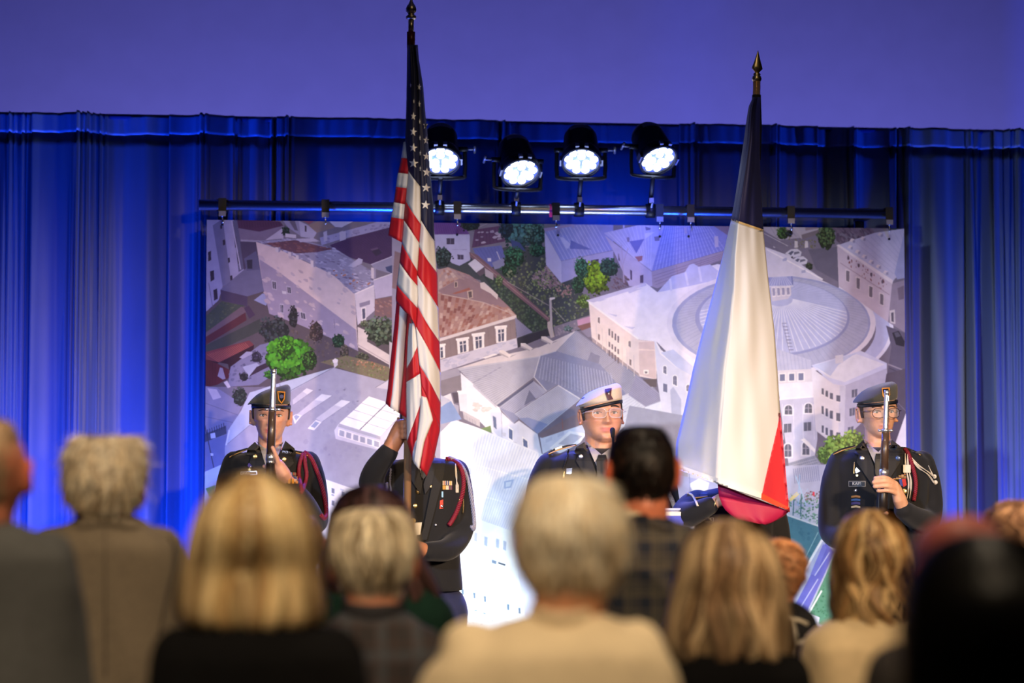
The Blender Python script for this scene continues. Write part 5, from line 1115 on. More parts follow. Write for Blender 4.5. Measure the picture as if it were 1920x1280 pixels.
# =================================================================== people: shared builders
def rotm(yaw=0.0, pitch=0.0, roll=0.0):
    return np.array(Matrix.Rotation(yaw, 3, 'Z') @ Matrix.Rotation(pitch, 3, 'X') @ Matrix.Rotation(roll, 3, 'Y'))
class Head:
    """head-local axes: x right, -y towards the face, z up, origin between the eyes' level at the skull axis"""
    def __init__(s, c, yaw=0, pitch=0, roll=0, w=0.074, h=0.113, d=0.094, top=1.0, jaw=1.0, nose=1.0, lips=1.0):
        s.c = np.asarray(c, float); s.R = rotm(math.radians(yaw), math.radians(pitch), math.radians(roll))
        s.w, s.h, s.d, s.top, s.jaw, s.nose, s.lips = w, h, d, top, jaw, nose, lips
    def P(s, x, y, z): return s.R @ np.array([x, y, z]) + s.c
    def T(s, V): return np.asarray(V) @ s.R.T + s.c
    def local(s, V): return (np.asarray(V) - s.c) @ s.R
    TT = np.array([-1.0, -0.93, -0.82, -0.68, -0.5, -0.28, 0.0, 0.25, 0.5, 0.72, 0.88, 0.97, 1.0])
    RX = np.array([0.0, 0.36, 0.55, 0.70, 0.82, 0.92, 0.985, 1.0, 0.95, 0.80, 0.56, 0.28, 0.0])
    RF = np.array([0.0, 0.64, 0.84, 0.90, 0.90, 0.91, 0.93, 0.96, 0.93, 0.80, 0.57, 0.28, 0.0])
    RB = np.array([0.0, 0.20, 0.34, 0.50, 0.68, 0.88, 1.04, 1.08, 1.02, 0.86, 0.60, 0.30, 0.0])
    def prof(s, t, A): return np.interp(t, s.TT, A)
    def feat(s, x, z):
        """forward displacement of the face in metres"""
        k = s.h / 0.113; x = x / k; z = z / k
        g = lambda x0, z0, sx, sz: np.exp(-((x - x0) / sx) ** 2 - ((z - z0) / sz) ** 2)
        gg = lambda x0, z0, sx, sz: g(x0, z0, sx, sz) + g(-x0, z0, sx, sz)
        f = -0.0105 * gg(0.031, 0.001, 0.0165, 0.0105) + 0.0045 * gg(0.029, 0.021, 0.022, 0.0075) + 0.0042 * gg(0.045, -0.020, 0.017, 0.016)
        u = np.clip((0.020 - z) / 0.052, 0, 1); on = (z < 0.026) & (z > -0.050)
        hgt = (0.004 + 0.019 * u) * np.clip((z + 0.046) / 0.012, 0, 1) * np.clip((0.026 - z) / 0.01, 0, 1)
        f = f + s.nose * np.where(on, hgt * np.exp(-(x / (0.0065 + 0.005 * u)) ** 2), 0)
        f = f + s.nose * 0.0065 * gg(0.0115, -0.034, 0.0062, 0.0062)
        f = f + s.lips * (0.0046 * g(0, -0.0545, 0.019, 0.0042) + 0.0052 * g(0, -0.0660, 0.016, 0.005) - 0.0036 * g(0, -0.0600, 0.022, 0.0018)) - 0.0045 * g(0, -0.0770, 0.018, 0.006) + 0.006 * g(0, -0.092, 0.019, 0.012)
        f = f - 0.0035 * gg(0.030, -0.052, 0.010, 0.014)
        return f * k
    def mesh(s, nu=96, nv=84):
        t = -np.cos(np.linspace(0.02, math.pi - 0.02, nv)); V = []
        a = np.linspace(0, 2 * math.pi, nu, endpoint=False); p = 2.15
        cs = np.sign(np.cos(a)) * np.abs(np.cos(a)) ** (2 / p); sn = np.sign(np.sin(a)) * np.abs(np.sin(a)) ** (2 / p)
        for ti in t:
            z = ti * s.h * (s.top if ti > 0 else 1.0)
            rx = s.prof(ti, s.RX) * s.w * (s.jaw if ti < -0.2 else 1.0)
            y = np.where(sn < 0, sn * s.prof(ti, s.RF) * s.d, sn * s.prof(ti, s.RB) * s.d)
            x = cs * rx
            fr = np.clip(-sn * 1.6, 0, 1)
            y = y - fr * s.feat(x, np.full_like(x, z))
            V.append(np.stack([x, y, np.full_like(x, z)], 1))
        return ring_loft([s.T(v) for v in V])
    def front(s, x, z):
        """local y of the face surface at (x, z)"""
        ti = z / s.h / (s.top if z > 0 else 1.0)
        rx = s.prof(ti, s.RX) * s.w; q = max(0.0, 1 - (abs(x) / max(rx, 1e-4)) ** 2.15) ** (1 / 2.15)
        return -q * s.prof(ti, s.RF) * s.d - float(s.feat(np.array([x]), np.array([z]))[0])
    def ears(s, size=1.0):
        parts = []
        for sg in (-1, 1):
            R = s.R @ rotm(sg * 0.42, 0.12, 0)
            c = s.P(sg * s.w * 1.03, 0.012, -0.010)
            parts.append(ellipsoid(c, (0.0065, 0.017 * size, 0.031 * size), 14, 10, R))
            a = np.linspace(-0.9, 3.6, 14)
            rimp = np.array([s.P(sg * (s.w * 1.03 + 0.009), 0.012 + 0.0155 * size * math.sin(q + 0.5), -0.008 + 0.029 * size * math.cos(q + 0.2)) for q in a])
            parts.append(tube(rimp, 0.0048, 8))
            parts.append(ellipsoid(s.P(sg * s.w * 0.96, 0.008, -0.022), (0.012, 0.014, 0.02), 12, 8, s.R))
        return parts
def skin_tints(V, head, base, lip, cheek=None, brow_shadow=0.0):
    L = head.local(V); k = head.h / 0.113
    x, y, z = L[:, 0] / k, L[:, 1], L[:, 2] / k
    col = np.tile(np.array(base), (len(V), 1)).astype(float)
    m = np.exp(-(np.abs(x) / 0.0225) ** 4 - ((z + 0.0605) / 0.0095) ** 4) * (y < -0.04)
    ck = np.clip(np.exp(-((np.abs(x) - 0.042) / 0.018) ** 2 - ((z + 0.022) / 0.018) ** 2), 0, 1) * (y < 0) * 0.35
    er = ((np.abs(L[:, 0]) > head.w * 1.0) & (np.abs(z) < 0.05) & (y < 0.05) & (y > -0.03)) * 0.35
    cheek = cheek or (base[0] * 1.02, base[1] * 0.72, base[2] * 0.66, 1)
    for i in range(3):
        col[:, i] = col[:, i] * (1 - ck - er) + cheek[i] * (ck + er)
        col[:, i] = col[:, i] * (1 - m) + lip[i] * m
    return col
m_skin = mat('skin', (1, 1, 1, 1), 0.48, attr=True, var=0.06, scale=70, bump=0.06, bscale=900)
m_sclera = mat('eye_white', (0.72, 0.70, 0.68, 1), 0.25)
m_lash = mat('dark_lashes', C(26, 18, 16), 0.7)
def eyes(body, head, iris, brow_m, brow_w=0.0030, lid=0.0058, brow_z=0.0215, lash=True):
    k = head.h / 0.113; mi = mat('iris_%d_%d_%d' % iris, C(*iris), 0.2)
    for sg in (-1, 1):
        x, z = sg * 0.031 * k, 0.001 * k
        yf = head.front(x, z)
        e = mk('eye', *ellipsoid(head.P(x, yf + 0.0035, z), (0.0135 * k, 0.0075, lid * k), 18, 12, head.R), m_sclera, body)
        mk('iris', *ellipsoid(head.P(x, yf - 0.0030, z + 0.0004), (0.0056 * k, 0.0018, min(0.0056, lid * 0.98) * k), 14, 8, head.R), mi, e)
        pts = []
        for u in np.linspace(-1, 1, 9):
            xx = x + 0.0145 * k * u; zz = z + lid * k * (1 - u * u) ** 0.7 + 0.0006
            pts.append(head.P(xx, head.front(xx, zz) - 0.0012, zz))
        mk('lash_line', *tube(np.array(pts), 0.0011 if lash else 0.0008, 6), m_lash, e)
        pts = []
        for u in np.linspace(-1, 1, 9):
            xx = x + sg * 0.002 + 0.0175 * k * u; zz = brow_z * k + 0.0035 * k * (1 - (u * 0.9 + (0.1 if sg > 0 else -0.1)) ** 2)
            pts.append(head.P(xx, head.front(xx, zz) - 0.0006, zz))
        q = np.linspace(-1, 1, 9) * sg
        mk('eyebrow', *tube(np.array(pts), brow_w * (0.55 + 0.5 * np.sqrt(np.clip(1 - (q + 0.25) ** 2 * 0.6, 0, 1))), 8), brow_m, body)
def torso(rows, Y, n=40, p=2.5):
    """rows: (py, left px, right px, front depth, back depth, shift back)"""
    rings = []
    for r in rows:
        py, l, rr, fd, bd = r[:5]; sh = r[5] if len(r) > 5 else 0.0
        a, b = W(l, py, Y), W(rr, py, Y)
        c = (a + b) / 2; hw = np.linalg.norm(b - a) / 2
        an = np.linspace(0, 2 * math.pi, n, endpoint=False); cs, sn = np.cos(an), np.sin(an)
        x = np.sign(cs) * np.abs(cs) ** (2 / p) * hw
        y = np.where(sn < 0, -np.abs(sn) ** (2 / p) * fd, np.abs(sn) ** (2 / p) * bd) + sh
        rings.append(np.stack([c[0] + x, c[1] + y, np.full(n, c[2])], 1))
    return ring_loft(rings)
def limb(joints, Y, n=26, seg=18, shrink=0.0):
    """joints: (px, py, dy, radius m)"""
    J = spline(np.array([list(W(j[0], j[1], Y + j[2])) + [j[3] - shrink] for j in joints]), n)
    return capsule(J[:, :3], np.maximum(J[:, 3], 0.006), seg)
def pts(P, Y): return np.array([W(a, b, Y + c) for a, b, c in P])
def rope(path, r, turns_per_m=55, strands=2, seg=7, width=1.0):
    """a braided cord: strands wound round a path"""
    L = np.sum(np.linalg.norm(np.diff(path, axis=0), axis=1)); n = max(20, int(L * turns_per_m * 7))
    P = spline(path, n); T, U, B = frames(P); s = np.linspace(0, L, n); out = []
    for k in range(strands):
        a = 2 * math.pi * (s * turns_per_m + k / strands)
        Q = P + (np.cos(a)[:, None] * U * width + np.sin(a)[:, None] * B) * r * 0.62
        out.append(tube(Q, r * 0.52, seg))
    return joinm(out)
def legs(root, cx, cy, hip_z, floor, hw, m_tr, m_shoe, facing=-1, name='trousers'):
    """trousers and shoes down to the floor"""
    parts = [ellipsoid((cx, cy, hip_z), (hw * 1.02, 0.115, 0.13))]
    for sg in (-1, 1):
        x = cx + sg * hw * 0.52
        parts.append(capsule([(x, cy, hip_z), (x, cy - 0.005, hip_z * 0.52 + floor * 0.48), (x, cy + 0.01, floor + 0.07)], [hw * 0.56, 0.068, 0.056], 16))
    V, F = union(parts, 0.024, 2)
    mk(name, V, F, m_tr, root)
    for sg in (-1, 1):
        x = cx + sg * hw * 0.52
        Vs, Fs = ellipsoid((x, cy + facing * 0.055, floor + 0.042), (0.046, 0.135, 0.045), 18, 12)
        Vs = np.array(Vs); Vs[:, 2] = np.maximum(Vs[:, 2], floor + 0.002)
        mk('shoe', Vs, Fs, m_shoe, root)
def finish_body(root, parts, voxel, heads, base, lip, smooth=3, dec=None, name='body'):
    V, F = union(parts, voxel, smooth, dec)
    return mk(name, V, F, m_skin, root, colors=skin_tints(V, heads, base, lip)), V, F

# ------------------------------------------------------------------ hair
def hair_mat(name, rough=0.42):
    if name in MATS: return MATS[name]
    m = mat(name, (1, 1, 1, 1), rough, attr=True, var=0.16, scale=30, stretch=(6, 6, 0.6), spec=0.22)
    return m
def hair(root, rows, Y, cols, n=2600, seg=9, dr=1.15, length=(0.5, 1.0), start=(0.0, 0.75), wave=0.0, wfreq=9.0, lift=(0.93, 1.03), width=0.0032, open_front=True, face_z=None, seed=0,
         tip=0.25, messy=0.0, base_dark=0.6, front_keep=0.35, clump=0.0, name='hair', yshift=0.0, droop=None, backk=1.0, wcurl=0.0, head=None, rag=0.03):
    """rows (py, left px, right px) outline of the hair seen from behind, top to bottom. Builds a base volume and combed strands over it."""
    g = np.random.default_rng(seed)
    R = np.array(rows, float)
    pl_ = np.array([W(r[1], r[0], Y) for r in R]); pr_ = np.array([W(r[2], r[0], Y) for r in R])
    z = (pl_[:, 2] + pr_[:, 2]) / 2; cx = (pl_[:, 0] + pr_[:, 0]) / 2; hw = (pr_[:, 0] - pl_[:, 0]) / 2
    hd = hw * dr; hd = np.minimum(hd, hd.max())
    if head is not None:                        # the volume always clears the skull
        zn = np.linspace(z[0], z[-1], 60); cx = np.interp(zn, z[::-1], cx[::-1]); hd = np.interp(zn, z[::-1], hd[::-1]); hw = np.interp(zn, z[::-1], hw[::-1]); z = zn
        ti = np.clip((z - head.c[2]) / head.h / np.where(z > head.c[2], head.top, 1.0), -1, 1)
        hd = np.maximum(hd * backk, head.prof(ti, head.RB) * head.d * 1.10 + 0.008 * (ti < 0.98)); backk = 1.0
    s_ = np.linspace(0, 1, len(z))
    # arc length along the silhouette as strand parameter
    dl = np.hypot(np.diff(z), np.diff(hw)); al = np.concatenate([[0], np.cumsum(dl)]); al /= al[-1]
    def surf(t, phi, k):
        zz = np.interp(t, al, z); h = np.interp(t, al, hw) * k; d = np.interp(t, al, hd) * k; c = np.interp(t, al, cx)
        return np.stack([c + h * np.cos(phi), Y + yshift + d * np.sin(phi) * np.where(np.sin(phi) < 0, backk, 1.0), zz], -1)
    # base volume (back and sides; the face side is cut away below the brow)
    nb, nt = 48, 30; T = np.linspace(0, 1, nt); PH = np.linspace(0, 2 * math.pi, nb, endpoint=False)
    rings = [surf(np.full(nb, t), PH, 0.93) for t in T]
    zface = face_z if face_z is not None else z[0] - 0.42 * (z[0] - z[-1])
    if open_front:
        for i, rg in enumerate(rings):
            fr = np.clip((np.sin(PH) - 0.1) / 0.5, 0, 1) * np.clip((zface - rg[:, 2]) / 0.03, 0, 1)
            rg[:, 1] = rg[:, 1] * (1 - fr) + (Y + yshift - 0.01) * fr
    Vb, Fb = ring_loft(rings)
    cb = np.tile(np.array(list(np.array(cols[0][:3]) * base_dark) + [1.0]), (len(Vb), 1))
    # strands
    phi = g.uniform(0, 2 * math.pi, n); t0 = g.uniform(start[0], start[1], n) ** 1.0
    ln = g.uniform(length[0], length[1], n); t1 = np.minimum(1.0 - rag * g.random(n) ** 1.5, t0 + ln)
    k = g.uniform(lift[0], lift[1], n)
    ph1, ph2 = g.uniform(0, 6.28, n), g.uniform(0, 6.28, n)
    if clump > 0:
        nc = 46; cphi = g.uniform(0, 2 * math.pi, nc); ci = np.argmin(np.abs(np.angle(np.exp(1j * (phi[:, None] - cphi[None])))), 1)
        phi_c = cphi[ci]; ph1 = ci * 1.7; k = k * (1 + 0.035 * np.sin(ci * 2.3))
    u = np.linspace(0, 1, seg)
    t = t0[:, None] + (t1 - t0)[:, None] * u[None]
    p = np.repeat(phi[:, None], seg, 1)
    if clump > 0: p = p + np.angle(np.exp(1j * (phi_c - phi)))[:, None] * clump * u[None]
    p = p + wave * np.sin(wfreq * t + ph1[:, None]) * (0.3 + t)
    kk = np.repeat(k[:, None], seg, 1) + wcurl * np.sin(wfreq * t + ph1[:, None] + 1.3) * t
    kk = kk + messy * (u[None] ** 1.5) * g.uniform(-0.3, 1.0, n)[:, None]
    S = surf(np.clip(t, 0, 1), p, kk)
    if messy > 0: S = S + (g.standard_normal((n, 1, 3)) * 0.012 * messy * 10 * (u[None, :, None] ** 2))
    keep = np.ones(n, bool)
    if open_front:
        mid = S[:, seg // 2]; keep = ~((np.sin(phi) > front_keep) & (S[:, -1, 2] < zface))
    S = S[keep]; n2 = len(S)
    tang = np.gradient(S, axis=1); out = S - np.stack([np.interp(S[..., 2], z[::-1], cx[::-1]), np.full(S.shape[:2], Y + yshift), S[..., 2]], -1)
    side = np.cross(tang, out); side /= np.linalg.norm(side, axis=2, keepdims=True) + 1e-9
    wd = width * (1 - (1 - tip) * u[None, :] ** 2) * g.uniform(0.6, 1.3, (n2, 1))
    A, B = S + side * wd[..., None] / 2, S - side * wd[..., None] / 2
    Vs = np.stack([A, B], 2).reshape(-1, 3)
    base = (np.arange(n2) * seg * 2)[:, None]; j = np.arange(seg - 1)[None] * 2
    Fs = np.stack([base + j, base + j + 1, base + j + 3, base + j + 2], -1).reshape(-1, 4)
    ci = g.integers(0, len(cols), n2)
    if clump > 0:
        ci = (np.floor(np.abs(np.sin(phi_c[keep] * 7.3)) * len(cols)).astype(int) + (g.random(n2) < 0.25)) % len(cols)
    cc = np.array([c[:3] for c in cols])[ci] * g.uniform(0.72, 1.25, (n2, 1))
    cs = np.concatenate([np.repeat(cc, seg * 2, 0), np.ones((n2 * seg * 2, 1))], 1)
    V = np.vstack([Vb, Vs]); F = [list(f) for f in Fb] + (Fs + len(Vb)).tolist()
    return mk(name, V, F, hair_mat('hair_fibre'), root, colors=np.vstack([cb, cs]))

# =================================================================== uniformed people on the stage
m_wool = mat('black_blue_wool', C(12, 13, 19), 0.85, var=0.10, scale=25, bump=0.08, bscale=500, sheen=0.12)
m_lapel = mat('black_blue_lapel', C(16, 17, 25), 0.7, var=0.08, scale=25, sheen=0.12)
m_trous = mat('dark_blue_trousers', C(26, 34, 78), 0.8, var=0.08, sheen=0.2)
m_shoe = mat('black_shoe_leather', C(16, 16, 18), 0.25)
m_shirt = mat('light_grey_shirt', C(176, 170, 168), 0.75, var=0.04)
m_tie = mat('black_tie', C(15, 16, 21), 0.55, var=0.1, scale=300)
m_olive = mat('olive_beret_wool', C(64, 62, 52), 0.9, var=0.10, scale=160, bump=0.2, bscale=900, sheen=0.3)
m_cream = mat('cream_beret_wool', C(214, 196, 172), 0.9, var=0.05, scale=160, bump=0.15, bscale=900, sheen=0.3)
m_bband = mat('black_leather_band', C(24, 26, 32), 0.5)
m_maroon = mat('maroon_cord', C(126, 20, 44), 0.65, var=0.15, scale=200)
m_wcord = mat('white_cord', C(222, 214, 200), 0.65, var=0.05)
m_gcord = mat('blue_grey_cord', C(150, 152, 176), 0.6, var=0.2, scale=200)
m_goldp = mat('gold_piping', C(206, 160, 92), 0.5, 0.3)
m_silver = mat('silver_badge', (0.62, 0.62, 0.66, 1), 0.3, 1.0)
m_white = mat('white_paint', C(226, 222, 214), 0.6)
m_tagblk = mat('black_plate', C(20, 20, 24), 0.4)
def mini(name, rgb, **k): return mat(name, C(*rgb), k.pop('rough', 0.6), **k)
def stick(root, bvh, name, poly, m, thick=0.002, step=4.0, lift=0.001, Y=None, label=None):
    V, F = patch(bvh, poly, thick, step, lift, Y)
    o = fixn(mk(name, V, F, m, root, smooth=False))
    if label: o['label'] = label
    return o
def disc(cx, cy, r, n=14): return [(cx + r * math.cos(6.2832 * k / n), cy + r * math.sin(6.2832 * k / n)) for k in range(n)]
def rect(x0, y0, x1, y1, sk=0.0): return [(x0, y0), (x1, y0 + sk), (x1, y1 + sk), (x0, y1)]
def button(root, bvh, px, py, r, m, name='button', lift=0.0):
    h = hit(bvh, px, py)
    if h is None: return
    q = h[0]; rr = r * np.linalg.norm(q - CAM) / FPX
    d = CAM - q; d /= np.linalg.norm(d); q = q + d * (0.011 if name == 'lapel_disc' else lift)
    return mk(name, *lathe([(rr, -0.004), (rr, 0.002), (rr * 0.8, 0.004), (rr * 0.3, 0.005)], q, d, 14), m, root)
def cord(root, bvh, path, r, m, lift=0.006, turns=42, Y=None, name='shoulder_cord', strands=2):
    """a braided cord following pixels over the uniform"""
    P, lastY = [], Y
    for x, y in spline(np.array(path, float), max(8, len(path) * 4)):
        h = hit(bvh, x, y)
        if h is not None: p = h[0]; lastY = p[1]
        else: p = W(x, y, lastY)
        d = CAM - p; P.append(p + d / np.linalg.norm(d) * (lift + r * 0.3))
    P = np.array(P)
    for _ in range(2): P[1:-1] = 0.5 * P[1:-1] + 0.25 * (P[2:] + P[:-2])
    return mk(name, *rope(P, r, turns, strands), m, root)
def lettering(root, text, bvh, px, py, size_px, m, tilt=0.0, lift=0.0090):
    """raised printed letters on a surface, facing out"""
    h = hit(bvh, px, py)
    if h is None: return None
    cu = bpy.data.curves.new('lettering', 'FONT'); cu.body = text; cu.align_x = 'CENTER'; cu.align_y = 'CENTER'
    cu.size = size_px * np.linalg.norm(h[0] - CAM) / FPX * 1.4; cu.extrude = 0.0006
    o = bpy.data.objects.new('lettering', cu); COL.objects.link(o)
    dg = bpy.context.evaluated_depsgraph_get(); me = bpy.data.meshes.new_from_object(o.evaluated_get(dg))
    V = np.array([v.co[:] for v in me.vertices]); F = [list(p.vertices) for p in me.polygons]
    bpy.data.objects.remove(o); bpy.data.curves.remove(cu); bpy.data.meshes.remove(me)
    a = math.radians(tilt); x, y = V[:, 0] * math.cos(a) - V[:, 1] * math.sin(a), V[:, 0] * math.sin(a) + V[:, 1] * math.cos(a)
    d = CAM - h[0]; d /= np.linalg.norm(d)
    Q = h[0][None] + x[:, None] * RGT + y[:, None] * np.array([0, 0, 1.0]) + V[:, 2:3] * -FWD + d * lift
    return mk('lettering', Q, F, m, root, smooth=False)
def beret(root, hd, m, mb, zb=0.034, rx=None, bulge=0.088, sl=0.45, hgt=0.066, off=-0.010, slb=0.0):
    rx = rx or hd.w * 1.05; ry = hd.d * 1.08
    R = []
    def ring_(cx, cy, cz, a, b, s, p=2.1):
        r = ell_ring((cx, cy, cz), a, b, 40, p, s); return hd.T(r)
    band = [ring_(0, 0.004, zb, rx, ry, slb), ring_(0, 0.004, zb - 0.001, rx + 0.003, ry + 0.003, slb), ring_(0, 0.004, zb + 0.012, rx + 0.003, ry + 0.003, slb), ring_(0, 0.004, zb + 0.012, rx - 0.002, ry - 0.002, slb)]
    crown = [ring_(0, 0.004, zb + 0.008, rx + 0.001, ry + 0.001, slb), ring_(off * 0.3, 0.004, zb + 0.022, rx + 0.004, ry + 0.004, sl * 0.25), ring_(off * 0.8, 0.006, zb + 0.036, bulge * 0.99, ry * 1.06, sl * 0.8), ring_(off, 0.008, zb + 0.044, bulge, ry * 1.07, sl),
             ring_(off * 0.8, 0.008, zb + 0.052, bulge * 0.95, ry * 1.02, sl), ring_(0.0, 0.008, zb + hgt * 0.94, bulge * 0.72, ry * 0.8, sl * 0.9), ring_(0.008, 0.006, zb + hgt, bulge * 0.42, ry * 0.45, sl * 0.7), ring_(0.01, 0.006, zb + hgt + 0.002, bulge * 0.1, ry * 0.1, 0.2)]
    V, F = ring_loft(crown)
    Vu, Fu = V, F
    top = mk('beret', V, F, m, root)
    s = top.modifiers.new('soft', 'SUBSURF'); s.levels = 1; s.render_levels = 1
    mk('beret_band', *ring_loft(band, cap=False), mb, top)
    return top, bvh_of(Vu, Fu)
def crop_hair(root, hd, m, z0=-0.02, grow=1.035, side=True):
    """close-cropped hair round the back and sides under the beret"""
    nu, nv = 60, 20; rings = []
    a = np.linspace(-0.30, math.pi + 0.30, nu)
    for ti in np.linspace(0.55, z0 / hd.h, nv):
        rx, rb, rf = hd.prof(ti, hd.RX) * hd.w * grow, hd.prof(ti, hd.RB) * hd.d * grow, hd.prof(ti, hd.RF) * hd.d
        x = np.cos(a) * rx; y = np.where(np.sin(a) > 0, np.sin(a) * rb, np.sin(a) * rf * 0.9)
        rings.append(hd.T(np.stack([x, y, np.full(nu, ti * hd.h)], 1)))
    V = np.vstack(rings); F = [[i * nu + j, i * nu + j + 1, (i + 1) * nu + j + 1, (i + 1) * nu + j] for i in range(nv - 1) for j in range(nu - 1)]
    o = mk('hair', V, F, m, root); s = o.modifiers.new('thick', 'SOLIDIFY'); s.thickness = 0.003
    return o
def glasses(root, hd, m, w=0.0245, hh=0.018, zc=-0.001, sep=0.031, r=0.0016, sq=3.2):
    g = thing('eyeglasses', 'x', 'glasses') if False else None
    parts = []; lens = []
    yb = hd.front(0, 0.005) - 0.010
    for sg in (-1, 1):
        a = np.linspace(0, 2 * math.pi, 29)
        P = np.array([hd.P(sg * sep + np.sign(math.cos(q)) * abs(math.cos(q)) ** (2 / sq) * w, yb + 0.010 * abs(math.cos(q)) * (1 if sg * math.cos(q) > 0 else 0.1), zc + np.sign(math.sin(q)) * abs(math.sin(q)) ** (2 / sq) * hh) for q in a])
        parts.append(tube(P, r, 7)); lens.append(P[:-1])
        parts.append(tube(np.array([hd.P(sg * (sep + w), yb + 0.010, zc + hh * 0.5), hd.P(sg * hd.w * 1.04, yb + 0.035, zc + hh * 0.45), hd.P(sg * hd.w * 1.06, 0.0, zc + hh * 0.3), hd.P(sg * hd.w * 1.02, 0.025, zc)]), r, 7))
    parts.append(tube(np.array([hd.P(-(sep - w), yb, zc + 0.004), hd.P(0, yb - 0.003, zc + 0.007), hd.P(sep - w, yb, zc + 0.004)]), r, 7))
    f = mk('eyeglass_frame', *joinm(parts), m, root)
    gl = clear_mat('clear_lens', (0.9, 0.95, 1, 1), 0.10)
    for P in lens:
        mk('lens', P, [list(range(len(P)))], gl, f, smooth=False)
    return f
def skin_parts(spec, hd, Y, jr=0.012):
    pr = [hd.mesh(spec.get('res', 96), spec.get('res', 96) - 14)] + hd.ears(spec.get('ear', 1.0))
    nk = spec['neck']
    pr.append(capsule([hd.P(0, 0.012, -0.045), W(nk[0], nk[1], Y + 0.01), W(nk[0], nk[1] + 28, Y + 0.0)], [spec.get('nr', 0.054), spec.get('nr', 0.054) * 1.02, 0.07], 22))
    rows = []
    for r in spec['torso']:
        k = 0.90; c = (r[1] + r[2]) / 2; hw_ = (r[2] - r[1]) / 2
        rows.append((r[0] + (6 if r is not spec['torso'][-1] else -14), c - hw_ * k, c + hw_ * k, r[3] * 0.86, r[4] * 0.86) + tuple(r[5:]))
    pr.append(torso(rows, Y, 28))
    for a in spec['arms']: pr.append(limb(a, Y, shrink=0.021))
    for h in spec.get('hands', []): pr += h
    return pr
def finger(P, Y, r=(0.0095, 0.0088, 0.0080)):
    J = spline(np.array([list(W(a, b, Y + c)) for a, b, c in P]), 9)
    rr = np.interp(np.linspace(0, 1, 9), np.linspace(0, 1, len(r)), r)
    return capsule(J, rr, 10)
def jacket(root, spec, Y, name='uniform_jacket', m=None, voxel=0.0075, smooth=5, skin=None):
    V, F = union([torso(spec['torso'], Y)] + [limb(a, Y) for a in spec['arms']] + spec.get('extra', []), voxel, smooth)
    o = mk(name, V, F, m or m_wool, root)
    Vk, Fk = skin; cen = Vk[np.array([f[0] for f in Fk])]; zn = W(spec['neck'][0], spec['neck'][1] + 40, Y)[2]
    ok = (np.abs(cen[:, 1] - Y) < 0.13) & (cen[:, 2] > zn)          # only the neck and head, not the raised hands
    return o, bvh_of(V, F), bvh_of(*joinm([(V, F), (Vk, [f for f, k in zip(Fk, ok) if k])]))
def nails(body, tips):
    mn = mat('finger_nail', C(226, 172, 160), 0.3)
    for p, r in tips: mk('finger_nail', *ellipsoid(p, (r, r * 0.5, r * 1.1), 10, 6), mn, body)
